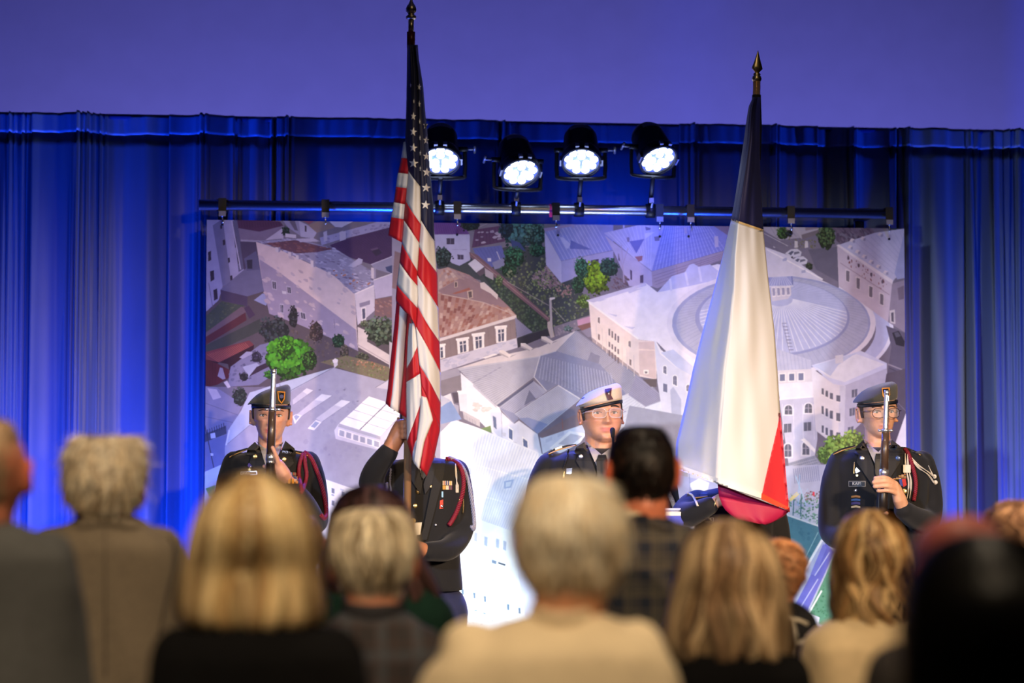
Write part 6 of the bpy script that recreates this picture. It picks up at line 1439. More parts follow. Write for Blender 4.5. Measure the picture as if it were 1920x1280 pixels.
def rifle(label, top, butt, Y, chrome_to, band, sling=True):
    """drill rifle held upright: top/butt pixels; fractions along its length"""
    a, b = W(top[0], top[1], Y), W(butt[0], butt[1], Y + 0.02)
    t = thing('drill_rifle', label, 'rifle', tuple(b))
    ax = (a - b) / np.linalg.norm(a - b); L = np.linalg.norm(a - b)
    pt = lambda f: a + (b - a) * f
    m_bl = mat('chromed_barrel', (0.86, 0.86, 0.88, 1), 0.28, 0.9); m_wd = mat('dark_walnut', C(78, 60, 48), 0.30, var=0.25, scale=40, stretch=(1, 1, 0.08), coat=0.5)
    fc = chrome_to; m_dk = mat('blackened_stock', C(34, 28, 26), 0.4, var=0.1)
    mk('barrel', *tube([pt(0), pt(0.01), pt(fc * 0.93), pt(fc)], [0.0085, 0.0095, 0.0105, 0.0115], 18), m_bl, t)
    mk('muzzle', *tube([pt(-0.004), pt(0.018)], 0.0105, 16), m_bl, t)
    mk('front_sight', *box(pt(0.035) + np.array([0, -0.016, 0]), (0.004, 0.016, 0.018)), m_bl, t, smooth=False)
    mk('gas_cylinder', *tube([pt(fc * 0.62), pt(fc * 1.0)], 0.0095, 14), m_bl, t)
    lug = mk('stacking_swivel', *joinm([tube([pt(fc * 0.97), pt(fc * 1.03)], 0.0150, 18), tube([pt(fc * 1.0) + RGT * 0.016, pt(fc * 1.0) + RGT * 0.03], 0.005, 8), tube([pt(fc * 1.0) - RGT * 0.016, pt(fc * 1.0) - RGT * 0.028], 0.005, 8)]), m_bl, t)
    mk('hand_guard', *tube([pt(fc * 1.02), pt(fc * 1.02 + (band - fc) * 0.5), pt(band)], [0.0140, 0.0155, 0.0165], 20), m_wd, t)
    mk('lower_band', *joinm([tube([pt(band - 0.006), pt(band + 0.022)], 0.0180, 20), tube([pt(band + 0.022), pt(band + 0.034)], 0.0165, 20)]), m_bl, t)
    fore = pt(band + 0.03)
    mk('forestock', *tube([fore, pt(band + 0.22)], [0.0165, 0.020], 18), m_dk, t)
    mk('receiver', *box((pt(band + 0.22) + pt(band + 0.40)) / 2, (0.036, 0.045, L * 0.18)), m_dk, t, smooth=False)
    mk('trigger_guard', *tube([pt(band + 0.36) + np.array([0, 0.03, 0]), pt(band + 0.40) + np.array([0, 0.05, 0]), pt(band + 0.44) + np.array([0, 0.03, 0])], 0.004, 8), m_bl, t)
    st = [pt(band + 0.39), pt(band + 0.47), pt(min(0.8, band + 0.6)), pt(1.0)]
    mk('butt_stock', *tube(np.array(st) + np.array([[0, 0, 0], [0, 0.01, 0], [0, 0.025, 0], [0, 0.045, 0]]), [0.020, 0.019, 0.028, 0.036], 18, flat=1.0), m_dk, t)
    mk('butt_plate', *tube([pt(1.0) + np.array([0, 0.045, 0]), pt(1.008) + np.array([0, 0.045, 0])], 0.040, 18), m_bl, t)
    if sling:
        s0 = pt(band + 0.02) + np.array([0, 0.026, 0]); s1 = pt(0.93) + np.array([0, 0.075, 0])
        mk('sling', *tube([s0, (s0 + s1) / 2 + np.array([0, 0.012, 0]), s1], 0.012, 8, flat=0.15), mat('black_webbing', C(28, 28, 30), 0.8), t)
    return t
def ribbons(root, bvh, x0, y0, cols, w, h, sk=0.0, cols_per=3, seedv=1):
    r = random.Random(seedv); pal = [(196, 150, 60), (220, 210, 190), (160, 40, 48), (60, 70, 150), (90, 120, 80), (230, 180, 90), (120, 60, 110)]
    for k in range(cols):
        x = x0 + (k % cols_per) * w; y = y0 + (k // cols_per) * h + (k % cols_per) * sk
        c = r.choice(pal); c2 = r.choice(pal)
        rb = stick(root, bvh, 'ribbon_bar', rect(x, y, x + w - 0.5, y + h - 0.6, sk), mini('ribbon_%d_%d_%d' % c, c), 0.002, 6)
        stick(root, bvh, 'ribbon_stripe', rect(x + w * 0.36, y + sk * .4, x + w * 0.6, y + h - 0.6 + sk * .4, sk * .3), mini('ribbon_%d_%d_%d' % c2, c2), 0.003, 6)
def shoulder_board(root, bvh, poly, edge, Y):
    o = stick(root, bvh, 'shoulder_board', poly, m_lapel, 0.006, 4, 0.003, Y)
    P = []
    for x, y in edge:
        h = hit(bvh, x, y); p = h[0] if h is not None else W(x, y, Y)
        d = CAM - p; P.append(p + d / np.linalg.norm(d) * 0.010)
    mk('gold_piping', *tube(spline(np.array(P), 14), 0.0022, 8), m_goldp, o)
    return o
SKIN1 = C(226, 168, 140); SKIN2 = C(206, 150, 116); SKIN3 = C(216, 164, 132); SKIN4 = C(186, 126, 90)

# ------------------------------------------------------------------ cadet with the rifle, olive beret (woman)
Y1 = 8.50
s1 = dict(neck=(506, 838), nr=0.047, res=110, ear=0.85,
    torso=[(843, 486, 528, .05, .055), (847, 462, 556, .075, .07), (853, 440, 580, .095, .085), (864, 428, 590, .108, .095), (885, 428, 590, .118, .10), (930, 432, 586, .122, .10), (980, 436, 582, .112, .10), (1030, 436, 582, .112, .105), (1080, 430, 588, .118, .11), (1112, 426, 592, .118, .115)],
    arms=[[(440, 868, 0, .048), (430, 905, 0.0, .050), (420, 955, .01, .046), (416, 988, -.03, .044), (440, 1005, -.15, .042), (484, 996, -.25, .036)],
          [(578, 868, 0, .048), (588, 905, 0.0, .050), (594, 950, .0, .046), (592, 980, -.05, .044), (572, 945, -.16, .042), (541, 906, -.255, .036)]])
h1 = Head(W(508, 779, Y1), yaw=0, pitch=2, roll=1.5, w=0.069, h=0.108, d=0.092, jaw=0.93, nose=0.85, lips=1.15, top=0.76)
p1 = thing('person', 'cadet in dark uniform and olive beret presenting a rifle, maroon cord on one shoulder', 'person', (W(508, 900, Y1)[0], Y1, STAGE))
hand = [finger([(522, 872, -.300), (518, 856, -.312), (511, 839, -.318)], Y1), finger([(523, 874, -.286), (519, 858, -.296), (512, 842, -.302)], Y1), finger([(524, 877, -.272), (521, 862, -.280), (514, 846, -.286)], Y1), finger([(526, 880, -.260), (523, 868, -.266), (517, 853, -.270)], Y1, (.0085, .008, .0072)),
        capsule(pts([(538, 902, -.262), (530, 888, -.276), (522, 872, -.284)], Y1), [.026, .030, .024], 14),
        finger([(527, 884, -.262), (510, 880, -.262), (496, 874, -.272)], Y1, (.012, .0105, .0085)),
        capsule(pts([(484, 996, -.25), (497, 985, -.29), (506, 972, -.30)], Y1), [.027, .030, .024], 14)]
hand += [finger([(500, 980 - 7 * k, -.30), (512, 976 - 7 * k, -.325), (508, 974 - 7 * k, -.27)], Y1) for k in range(4)]
s1['hands'] = [hand]
b1, V, F = finish_body(p1, skin_parts(s1, h1, Y1), 0.0034, h1, SKIN1, C(196, 96, 96), 2, 0.45)
jk1, v1, n1 = jacket(p1, s1, Y1, skin=(V, F))
eyes(b1, h1, (72, 66, 58), mat('brown_brow', C(88, 58, 44), 0.8), 0.0024, 0.0052, 0.0205)
crop_hair(p1, h1, mat('dark_brown_hair', C(48, 34, 30), 0.5, var=0.2, scale=90), -0.012, 1.05)
br1, bb1 = beret(p1, h1, m_olive, m_bband, 0.030, h1.w * 1.07, 0.083, 0.42, 0.078, -0.010)
fl = stick(br1, bb1, 'beret_flash', [(520, 733), (535, 734), (534, 748), (528, 757), (522, 750)], mini('gold_trim', (214, 140, 40)), 0.003, 3, 0.002)
stick(br1, bb1, 'flash_shield', [(522, 735), (533, 736), (532, 747), (528, 754), (523.5, 748)], m_tagblk, 0.0038, 3, 0.002); stick(br1, bb1, 'flash_emblem', disc(528, 743, 3.6), m_silver, 0.006, 3, 0.002)
stick(p1, n1, 'shirt', [(480, 826), (486, 834), (494, 860), (503, 890), (511, 890), (519, 862), (528, 836), (533, 826), (520, 838), (508, 844), (494, 838)], m_shirt, 0.004, 5, 0.006, Y1 - .06)
stick(p1, n1, 'lapel', [(478, 828), (464, 840), (462, 852), (471, 854), (468, 868), (500, 904), (503, 892), (496, 868), (485, 836)], m_lapel, 0.006, 5, 0.004, Y1 - .08); stick(p1, n1, 'lapel', [(535, 826), (552, 840), (556, 851), (547, 855), (551, 868), (512, 906), (511, 892), (518, 868), (530, 838)], m_lapel, 0.006, 5, 0.004, Y1 - .08)
for x, y, a in ((472, 846, -14), (539, 848, 18)): lettering(p1, 'JROTC', v1, x, y, 4.6, m_silver, -a, 0.0150)
button(p1, v1, 478, 856, 5.2, m_gold, 'lapel_disc'); button(p1, v1, 532.5, 861, 5.0, m_gold, 'lapel_disc')
stick(p1, v1, 'ribbon_pin', [(466, 868), (472, 867), (475, 873), (468, 877), (464, 873)], mini('purple_ribbon', (92, 70, 160)), 0.003, 3); button(p1, v1, 470, 875, 2.2, m_silver, 'badge'); stick(p1, v1, 'star_badge', star_pts(467.5, 880, 4), m_gold, 0.003, 5)
stick(p1, v1, 'name_plate', rect(451, 883.5, 482, 890.5, -1.0), m_silver, 0.003, 6); stick(p1, v1, 'name_plate_face', rect(452, 884.5, 481, 889.6, -0.9), m_tagblk, 0.0052, 6); lettering(p1, 'DMASOOD', v1, 466, 886.6, 4.2, m_white, 2)
ribbons(p1, v1, 536, 884, 9, 7, 6, 0.6, 3, 3)
for k in range(3): stick(p1, v1, 'medal', rect(540 + k * 7, 892, 545 + k * 7, 906, 0), mini('orange_medal', (226, 150, 50), rough=0.4), 0.004, 5)
shoulder_board(p1, v1, [(428, 851), (440, 846), (464, 839), (466, 842), (444, 850), (430, 858)], [(430, 857), (444, 850), (462, 843), (466, 840)], Y1 - .03); shoulder_board(p1, v1, [(548, 843), (566, 846), (586, 852), (584, 857), (566, 851), (549, 847)], [(549, 847), (566, 851), (584, 856)], Y1 - .03)
cord(p1, v1, [(572, 848), (583, 858), (593, 880), (602, 905), (609, 935), (612, 962), (608, 972), (602, 966)], 0.0085, m_maroon, 0.008, 42, Y1 - .05, strands=3)
cord(p1, v1, [(571, 849), (572, 870), (575, 890), (570, 912), (564, 924)], 0.0075, m_maroon, 0.008, 42, Y1 - .08, strands=3); cord(p1, v1, [(568, 850), (562, 868), (560, 888), (563, 905), (566, 922)], 0.0075, m_maroon, 0.008, 42, Y1 - .08, strands=3)
legs(p1, W(508, 900, Y1)[0], Y1, 1.12, STAGE, 0.15, m_trous, m_shoe)
rifle('drill rifle with bright barrel held upright before the face of the woman cadet', (513.5, 693), (498, 1112), 8.19, 0.178, 0.385)

# ------------------------------------------------------------------ flag bearer behind the striped flag
Y2 = 8.30
s2 = dict(neck=(790, 852), nr=0.050, res=84, ear=0.75,
    torso=[(858, 770, 818, .06, .06), (862, 745, 845, .085, .08), (868, 722, 866, .10, .09), (882, 712, 874, .115, .10), (910, 713, 872, .125, .105), (950, 718, 866, .128, .105), (990, 722, 862, .125, .105), (1040, 722, 862, .122, .11), (1085, 716, 866, .128, .115), (1106, 713, 868, .128, .118)],
    arms=[[(728, 886, 0, .058), (712, 900, -.06, .054), (697, 906, -.12, .050), (704, 880, -.18, .044), (728, 848, -.222, .038)],
          [(854, 886, 0, .054), (862, 925, .0, .052), (868, 972, .0, .047), (862, 1004, -.05, .045), (838, 1030, -.17, .043), (800, 1034, -.25, .036)]])
h2 = Head(W(785, 790, Y2), w=0.067, h=0.106, d=0.096, top=0.76)
p2 = thing('person', 'flag bearer in dark uniform whose face is hidden by the striped flag', 'person', (W(795, 900, Y2)[0], Y2, STAGE))
YP = 8.06 - Y2                                   # pole offset
hand = [capsule(pts([(728, 848, -.222), (738, 830, -.226), (748, 812, -.222), (752, 800, -.220)], Y2), [.031, .031, .034, .030], 16)]
hand += [finger([(749, 793 + 9 * k, -.236), (758, 791 + 9 * k, YP - .032), (767, 793 + 9 * k, YP - .020), (766, 796 + 9 * k, YP + .018)], Y2, (.0105, .0100, .0095, .0085)) for k in range(4)]
hand += [finger([(746, 812, -.200), (756, 803, YP + .028), (766, 796, YP + .022)], Y2, (.013, .0115, .0095)),
         capsule(pts([(800, 1034, -.25), (786, 1030, -.27), (775, 1024, -.255)], Y2), [.028, .031, .026], 14)]
hand += [finger([(779, 1012 + 8 * k, -.262), (768, 1010 + 8 * k, YP - .028), (758, 1012 + 8 * k, YP - .002), (764, 1014 + 8 * k, YP + .022)], Y2) for k in range(4)]
s2['hands'] = [hand]
b2, V, F = finish_body(p2, skin_parts(s2, h2, Y2), 0.0038, h2, SKIN4, C(150, 84, 74), 2, 0.4)
jk2, v2, n2 = jacket(p2, s2, Y2, skin=(V, F))
eyes(b2, h2, (50, 36, 28), mat('black_brow', C(28, 22, 20), 0.8), 0.0032)
crop_hair(p2, h2, mat('black_hair', C(24, 20, 20), 0.5, var=0.2, scale=90), -0.03)
beret(p2, h2, m_olive, m_bband, 0.034)
stick(p2, n2, 'shirt', [(776, 856), (786, 872), (790, 896), (796, 896), (803, 872), (812, 856), (795, 866)], m_shirt, 0.004, 5, 0.004, Y2 - .09); stick(p2, n2, 'necktie', [(791, 868), (797, 868), (799, 892), (794, 898), (789, 892)], m_tie, 0.006, 5, 0.008, Y2 - .1)
stick(p2, n2, 'lapel', [(776, 858), (764, 862), (762, 874), (768, 878), (764, 888), (788, 926), (792, 908), (786, 880)], m_lapel, 0.006, 5, 0.003, Y2 - .1); stick(p2, n2, 'lapel', [(812, 858), (826, 862), (828, 874), (820, 878), (824, 888), (797, 926), (794, 908), (803, 880)], m_lapel, 0.006, 5, 0.003, Y2 - .1)
for x, y in ((784, 921), (778, 948), (775, 976)): button(p2, v2, x, y, 5.0, m_gold)
stick(p2, v2, 'harness_strap', [(817, 876), (835, 862), (832, 890), (814, 960), (800, 1012), (782, 1012), (794, 990), (806, 930)], mat('black_webbing', C(28, 28, 30), 0.8), 0.005, 6, 0.006)
hc = hit(v2, 780, 990); cupm = mat('white_leather', C(226, 220, 204), 0.5)
stick(p2, v2, 'flag_cup', [(768, 980), (791, 979), (788, 1002), (766, 1004)], cupm, 0.022, 6, 0.004); stick(p2, v2, 'buckle', rect(771, 972, 778, 1004), m_gold, 0.028, 6, 0.004)
mk('pole_socket', *tube([W(763, 1000, YP + Y2), W(763, 1020, YP + Y2)], 0.024, 16), cupm, p2); mk('socket_strap', *tube([W(764, 1012, YP + Y2 + .01), W(776, 1004, Y2 - .12)], 0.012, 10), cupm, p2)
ribbons(p2, v2, 830, 901, 6, 6, 8.5, 0.2, 3, 8); stick(p2, v2, 'badge', rect(803, 903, 809, 913), m_gold, 0.003, 5); stick(p2, v2, 'medal', [(825, 938), (831, 936), (831, 953), (824, 954)], mini('red_medal', (196, 60, 44)), 0.003, 5); button(p2, v2, 828, 949, 3.4, m_silver, 'badge'); stick(p2, v2, 'ribbon_pin', rect(828, 921, 831, 932), mini('pale_blue_ribbon', (150, 200, 230)), 0.003, 5); button(p2, v2, 817, 984, 3, m_silver, 'badge')
cord(p2, v2, [(838, 860), (858, 868), (868, 890), (868, 920), (858, 955), (848, 975), (842, 984)], 0.0085, m_maroon, 0.008, 42, Y2 - .06, strands=3); cord(p2, v2, [(842, 858), (862, 868), (876, 895), (884, 935), (889, 975), (888, 992), (884, 986)], 0.0075, m_gcord, 0.008, 42, Y2 - .04, strands=3)
cord(p2, v2, [(854, 870), (856, 900), (858, 915)], 0.0035, m_wcord, 0.008, 10, Y2 - .1); stick(p2, v2, 'cord_tip', rect(854.5, 908, 860, 923), m_wcord, 0.006, 5)
for x in (861, 869): cord(p2, v2, [(x, 935), (x - 1, 962)], 0.0022, m_gold, 0.008, 10, Y2 - .1, name='cord_ferrule')
cord(p2, v2, [(733, 878), (731, 905), (733, 920)], 0.004, m_gcord, 0.006, 60, Y2 - .1); cord(p2, v2, [(725, 905), (727, 930)], 0.006, m_gcord, 0.006, 60, Y2 - .1)
legs(p2, W(792, 900, Y2)[0], Y2, 1.12, STAGE, 0.165, m_trous, m_shoe)

# ------------------------------------------------------------------ speaker with the cream beret and glasses
Y3 = 8.62
s3 = dict(neck=(1128, 838), nr=0.066, res=110,
    torso=[(840, 1098, 1158, .06, .06), (845, 1066, 1190, .085, .08), (851, 1042, 1216, .105, .09), (862, 1026, 1230, .12, .10), (885, 1018, 1238, .135, .11), (930, 1020, 1236, .145, .115), (980, 1022, 1234, .15, .115), (1040, 1018, 1238, .145, .12), (1100, 1012, 1244, .145, .125)],
    arms=[[(1032, 876, 0, .062), (1018, 910, 0, .063), (1008, 960, .0, .057), (1006, 1000, -.04, .052), (1040, 1010, -.16, .046), (1078, 1000, -.26, .038)],
          [(1226, 876, 0, .062), (1240, 910, 0, .063), (1250, 960, .0, .057), (1250, 1000, -.04, .052), (1222, 1010, -.16, .046), (1190, 1000, -.26, .038)]])
h3 = Head(W(1128, 777, Y3), yaw=4, pitch=-3, roll=-1, w=0.078, h=0.122, d=0.098, jaw=1.10, nose=1.05, lips=1.1, top=0.76)
p3 = thing('person', 'speaker in dark uniform with cream beret and clear glasses behind the lectern microphone', 'person', (W(1128, 900, Y3)[0], Y3, STAGE))
hand = []
for x0, sg in ((1078, 1), (1190, -1)):
    hand.append(capsule(pts([(x0, 1000, -.26), (x0 + sg * 12, 994, -.30), (x0 + sg * 22, 990, -.33)], Y3), [.028, .030, .026], 14))
    hand += [finger([(x0 + sg * (20 + 5 * k), 984 + 4 * k, -.33), (x0 + sg * (26 + 5 * k), 985 + 4 * k, -.37), (x0 + sg * (30 + 5 * k), 992 + 4 * k, -.39)], Y3) for k in range(4)]
    hand.append(finger([(x0 + sg * 8, 985, -.29), (x0 + sg * 18, 976, -.33), (x0 + sg * 26, 976, -.36)], Y3, (.012, .011, .009)))
s3['hands'] = [hand]
b3, V, F = finish_body(p3, skin_parts(s3, h3, Y3), 0.0036, h3, SKIN2, C(196, 108, 96), 2, 0.45)
jk3, v3, n3 = jacket(p3, s3, Y3, skin=(V, F))
eyes(b3, h3, (44, 30, 24), mat('black_brow', C(28, 22, 20), 0.8), 0.0032, 0.0042, 0.0225)
crop_hair(p3, h3, mat('black_hair', C(24, 20, 20), 0.5, var=0.2, scale=90), -0.025, 1.04)
br3, bb3 = beret(p3, h3, m_cream, m_bband, 0.028, h3.w * 1.05, 0.092, 0.40, 0.082, -0.008, 0.20)
stick(br3, bb3, 'beret_badge', [(1134, 729), (1147, 727), (1146, 741), (1150, 748), (1140, 750), (1136, 740)], mini('maroon_badge', (72, 30, 44)), 0.004, 3, 0.002); stick(br3, bb3, 'badge_wing', [(1137, 733), (1144, 730), (1142, 740)], m_silver, 0.006, 3, 0.002)
glasses(p3, h3, clear_mat('clear_frame', (0.75, 0.72, 0.74, 1), 0.30, 0.15), 0.0265, 0.0185, -0.002, 0.033, 0.0017)
stick(p3, n3, 'shirt', [(1098, 826), (1106, 838), (1118, 872), (1130, 892), (1146, 870), (1156, 840), (1160, 828), (1128, 852)], m_shirt, 0.004, 6, 0.005, Y3 - .08)
stick(p3, n3, 'shirt_collar', [(1098, 826), (1103, 838), (1115, 866), (1126, 852), (1120, 846)], m_shirt, 0.006, 5, 0.010, Y3 - .08); stick(p3, n3, 'shirt_collar', [(1160, 828), (1154, 842), (1143, 866), (1132, 852), (1138, 846)], m_shirt, 0.006, 5, 0.010, Y3 - .08)
stick(p3, n3, 'necktie', [(1122, 852), (1136, 852), (1139, 862), (1138, 900), (1130, 912), (1120, 900), (1118, 864)], m_tie, 0.010, 6, 0.012, Y3 - .1)
stick(p3, n3, 'lapel', [(1096, 828), (1080, 838), (1076, 850), (1084, 852), (1080, 864), (1122, 930), (1124, 900), (1112, 870)], m_lapel, 0.007, 6, 0.004, Y3 - .1); stick(p3, n3, 'lapel', [(1162, 830), (1180, 838), (1184, 850), (1176, 852), (1180, 864), (1136, 930), (1136, 900), (1148, 870)], m_lapel, 0.007, 6, 0.004, Y3 - .1)
button(p3, v3, 1089, 856, 5.4, m_silver, 'lapel_disc'); button(p3, v3, 1168, 856, 5.4, m_silver, 'lapel_disc')
stick(p3, v3, 'crest_badge', [(1062, 878), (1073, 877), (1071, 888), (1062, 888)], m_silver, 0.003, 4); cord(p3, v3, [(1058, 884), (1056, 896)], 0.003, m_gold, 0.005, 10, Y3, name='cord_ferrule'); cord(p3, v3, [(1066, 842), (1062, 862), (1056, 880)], 0.004, m_tie, 0.004, 40, Y3 - .1)
bd = shoulder_board(p3, v3, [(1027, 849), (1040, 840), (1062, 834), (1080, 832), (1081, 835), (1062, 840), (1040, 846), (1029, 852)], [(1028, 851), (1042, 845), (1062, 839), (1081, 834)], Y3 - .02)
stick(p3, v3, 'rank_bar', [(1040, 841), (1053, 836), (1054, 839), (1042, 843)], m_silver, 0.009, 4, 0.004, Y3 - .02); button(p3, v3, 1074, 835, 2.4, m_silver)
legs(p3, W(1128, 900, Y3)[0], Y3, 1.12, STAGE, 0.18, m_trous, m_shoe)

# ------------------------------------------------------------------ second flag bearer, mostly behind the tricolour flag
Y4 = 8.32
s4 = dict(neck=(1374, 906), nr=0.050, res=84,
    torso=[(914, 1350, 1400, .055, .055), (918, 1328, 1422, .08, .075), (924, 1308, 1440, .095, .085), (938, 1298, 1450, .108, .095), (965, 1298, 1450, .118, .10), (1010, 1302, 1446, .12, .10), (1060, 1304, 1444, .115, .10), (1110, 1300, 1448, .118, .11), (1140, 1296, 1452, .118, .112)],
    arms=[[(1308, 942, 0, .052), (1294, 952, -.04, .055), (1284, 965, -.10, .052), (1300, 962, -.17, .046), (1330, 948, -.222, .036)],
          [(1440, 942, 0, .052), (1452, 975, 0, .053), (1460, 1020, .0, .049), (1456, 1050, -.05, .045), (1430, 1064, -.16, .04), (1412, 1066, -.24, .034)]])
h4 = Head(W(1374, 845, Y4), w=0.070, h=0.108, d=0.092, jaw=0.95, top=0.76)
p4 = thing('person', 'flag bearer in dark uniform behind the tricolour flag, only one shoulder and forearm showing', 'person', (W(1374, 960, Y4)[0], Y4, STAGE))
PT = 8.09 - Y4
hand = [capsule(pts([(1330, 948, -.222), (1348, 938, -.230), (1372, 930, -.232), (1390, 927, -.225)], Y4), [.024, .024, .030, .026], 14)]
hand += [finger([(1392, 915 + 8 * k, -.24), (1404, 914 + 8 * k, PT - .030), (1414, 916 + 8 * k, PT - .004), (1408, 918 + 8 * k, PT + .02)], Y4) for k in range(4)]
hand += [finger([(1388, 930, -.205), (1400, 922, PT + .026), (1410, 918, PT + .022)], Y4, (.012, .0105, .009)), capsule(pts([(1412, 1066, -.24), (1404, 1058, -.245)], Y4), [.026, .028], 14)]
s4['hands'] = [hand]
b4, V, F = finish_body(p4, skin_parts(s4, h4, Y4), 0.0038, h4, SKIN3, C(186, 96, 88), 2, 0.4)
jk4, v4, n4 = jacket(p4, s4, Y4, skin=(V, F))
eyes(b4, h4, (60, 44, 34), mat('brown_brow', C(88, 58, 44), 0.8), 0.0024)
crop_hair(p4, h4, mat('dark_brown_hair', C(48, 34, 30), 0.5, var=0.2, scale=90), -0.02)
beret(p4, h4, m_olive, m_bband, 0.032)
shoulder_board(p4, v4, [(1301, 925), (1326, 922), (1327, 929), (1302, 933)], [(1302, 933), (1327, 930)], Y4 - .02)
cord(p4, v4, [(1288, 924), (1297, 927), (1304, 938), (1308, 948)], 0.0042, m_wcord, 0.008, 40, Y4 - .05)
stick(p4, v4, 'name_plate', rect(1322, 970, 1338, 978.5), m_white, 0.003, 6); stick(p4, v4, 'name_plate_face', rect(1320, 970.8, 1337.2, 977.7), m_tagblk, 0.0052, 6); lettering(p4, 'A', v4, 1333, 974.3, 5.0, m_white)
brc = pts([(1338 + 6 * math.cos(a), 951 + 5.5 * math.cos(a) * 0.9, -.226 + 0.026 * math.sin(a)) for a in np.linspace(0, 2 * math.pi, 20)], Y4)
wr = W(1338, 944, Y4 - .226)
mk('bracelet', *tube(np.array([wr + RGT * 0.006 * math.cos(a) + np.array([0, 0.027 * math.sin(a), 0.026 * math.cos(a)]) for a in np.linspace(0, 2 * math.pi, 24)]), 0.0025, 8), m_gold, p4)
button(p4, v4, 1316, 996, 3.5, m_silver, 'badge')
legs(p4, W(1374, 960, Y4)[0], Y4, 1.05, STAGE, 0.15, m_trous, m_shoe)

# ------------------------------------------------------------------ cadet with the rifle, olive beret and glasses
Y5 = 8.45
s5 = dict(neck=(1646, 832), nr=0.050, res=110,
    torso=[(838, 1622, 1672, .055, .055), (842, 1600, 1702, .08, .075), (849, 1576, 1726, .10, .085), (862, 1564, 1740, .112, .095), (885, 1562, 1742, .122, .10), (930, 1566, 1738, .126, .10), (980, 1572, 1732, .12, .10), (1030, 1574, 1730, .118, .105), (1090, 1566, 1738, .122, .11), (1120, 1562, 1742, .122, .115)],
    arms=[[(1576, 868, 0, .052), (1565, 905, 0.0, .054), (1558, 955, .01, .050), (1560, 1000, -.02, .047), (1596, 1012, -.14, .043), (1640, 1002, -.24, .036)],
          [(1728, 868, 0, .052), (1738, 905, 0.0, .054), (1744, 948, .0, .051), (1738, 976, -.05, .049), (1718, 972, -.16, .046), (1694, 956, -.255, .038)]])
h5 = Head(W(1646, 773, Y5), yaw=3, pitch=1, roll=-1, w=0.070, h=0.107, d=0.093, jaw=0.95, nose=1.1, top=0.76)
p5 = thing('person', 'cadet in dark uniform with glasses and olive beret presenting a rifle before the drapes', 'person', (W(1650, 900, Y5)[0], Y5, STAGE))
hand = [finger([(1678, 905, -.296), (1660, 895, -.325), (1641, 896, -.318)], Y5), finger([(1682, 911, -.296), (1661, 902, -.326), (1638, 904, -.318)], Y5), finger([(1684, 919, -.294), (1664, 911, -.324), (1640, 912, -.316)], Y5), finger([(1685, 928, -.290), (1668, 920, -.316), (1646, 920, -.308)], Y5, (.009, .0082, .0072)),
        capsule(pts([(1690, 952, -.262), (1684, 936, -.284), (1678, 908, -.296)], Y5), [.020, .021, .015], 14), capsule(pts([(1694, 950, -.256), (1690, 938, -.272), (1685, 926, -.285)], Y5), [.020, .020, .014], 14),
        capsule(pts([(1694, 956, -.255), (1687, 936, -.272), (1680, 914, -.285)], Y5), [.026, .027, .020], 14),
        finger([(1684, 925, -.262), (1668, 912, -.255), (1652, 900, -.262)], Y5, (.012, .0105, .0088)),
        capsule(pts([(1640, 1002, -.24), (1650, 992, -.285), (1656, 980, -.30)], Y5), [.027, .030, .024], 14)]
hand += [finger([(1650, 988 - 7 * k, -.30), (1662, 984 - 7 * k, -.325), (1660, 982 - 7 * k, -.27)], Y5) for k in range(4)]
s5['hands'] = [hand]
b5, V, F = finish_body(p5, skin_parts(s5, h5, Y5), 0.0034, h5, SKIN3, C(188, 104, 92), 2, 0.45)
jk5, v5, n5 = jacket(p5, s5, Y5, skin=(V, F))
eyes(b5, h5, (70, 66, 62), mat('dark_brown_brow', C(60, 42, 32), 0.8), 0.0030, 0.0050)
crop_hair(p5, h5, mat('dark_brown_hair', C(48, 34, 30), 0.5, var=0.2, scale=90), -0.02, 1.04)
br5, bb5 = beret(p5, h5, m_olive, m_bband, 0.030, h5.w * 1.06, 0.086, 0.40, 0.078, -0.008, 0.10)
stick(br5, bb5, 'beret_flash', [(1653, 727), (1668, 726), (1669, 740), (1662, 751), (1655, 742)], mini('gold_trim', (214, 140, 40)), 0.003, 3, 0.002); stick(br5, bb5, 'flash_shield', [(1655, 729), (1666, 728), (1667, 739), (1662, 747), (1657, 741)], m_tagblk, 0.0038, 3, 0.002)
glasses(p5, h5, mat('dark_wire', C(70, 52, 48), 0.35, 0.6), 0.0240, 0.0185, -0.003, 0.031, 0.0013, 2.8)
stick(p5, n5, 'shirt', [(1620, 822), (1628, 836), (1638, 862), (1648, 880), (1660, 860), (1668, 838), (1671, 822), (1646, 848)], m_shirt, 0.004, 5, 0.005, Y5 - .06); stick(p5, n5, 'shirt_collar', [(1620, 822), (1624, 834), (1640, 868), (1648, 848), (1638, 840)], m_shirt, 0.006, 5, 0.010, Y5 - .06); stick(p5, n5, 'shirt_collar', [(1671, 822), (1667, 838), (1656, 864), (1649, 848), (1657, 840)], m_shirt, 0.006, 5, 0.010, Y5 - .06)
stick(p5, n5, 'necktie', [(1642, 850), (1655, 850), (1658, 862), (1655, 890), (1648, 898), (1641, 888), (1640, 862)], m_tie, 0.008, 5, 0.012, Y5 - .08)
stick(p5, n5, 'lapel', [(1619, 824), (1606, 836), (1602, 850), (1610, 853), (1606, 866), (1644, 922), (1646, 894), (1634, 862)], m_lapel, 0.007, 5, 0.004, Y5 - .08); stick(p5, n5, 'lapel', [(1672, 824), (1688, 836), (1693, 850), (1684, 853), (1688, 866), (1652, 922), (1652, 894), (1663, 862)], m_lapel, 0.007, 5, 0.004, Y5 - .08)
button(p5, v5, 1616.5, 859.5, 5.2, m_silver, 'lapel_disc'); button(p5, v5, 1683.5, 859, 5.2, mat('blue_enamel', C(90, 110, 160), 0.3, 0.6), 'lapel_disc')
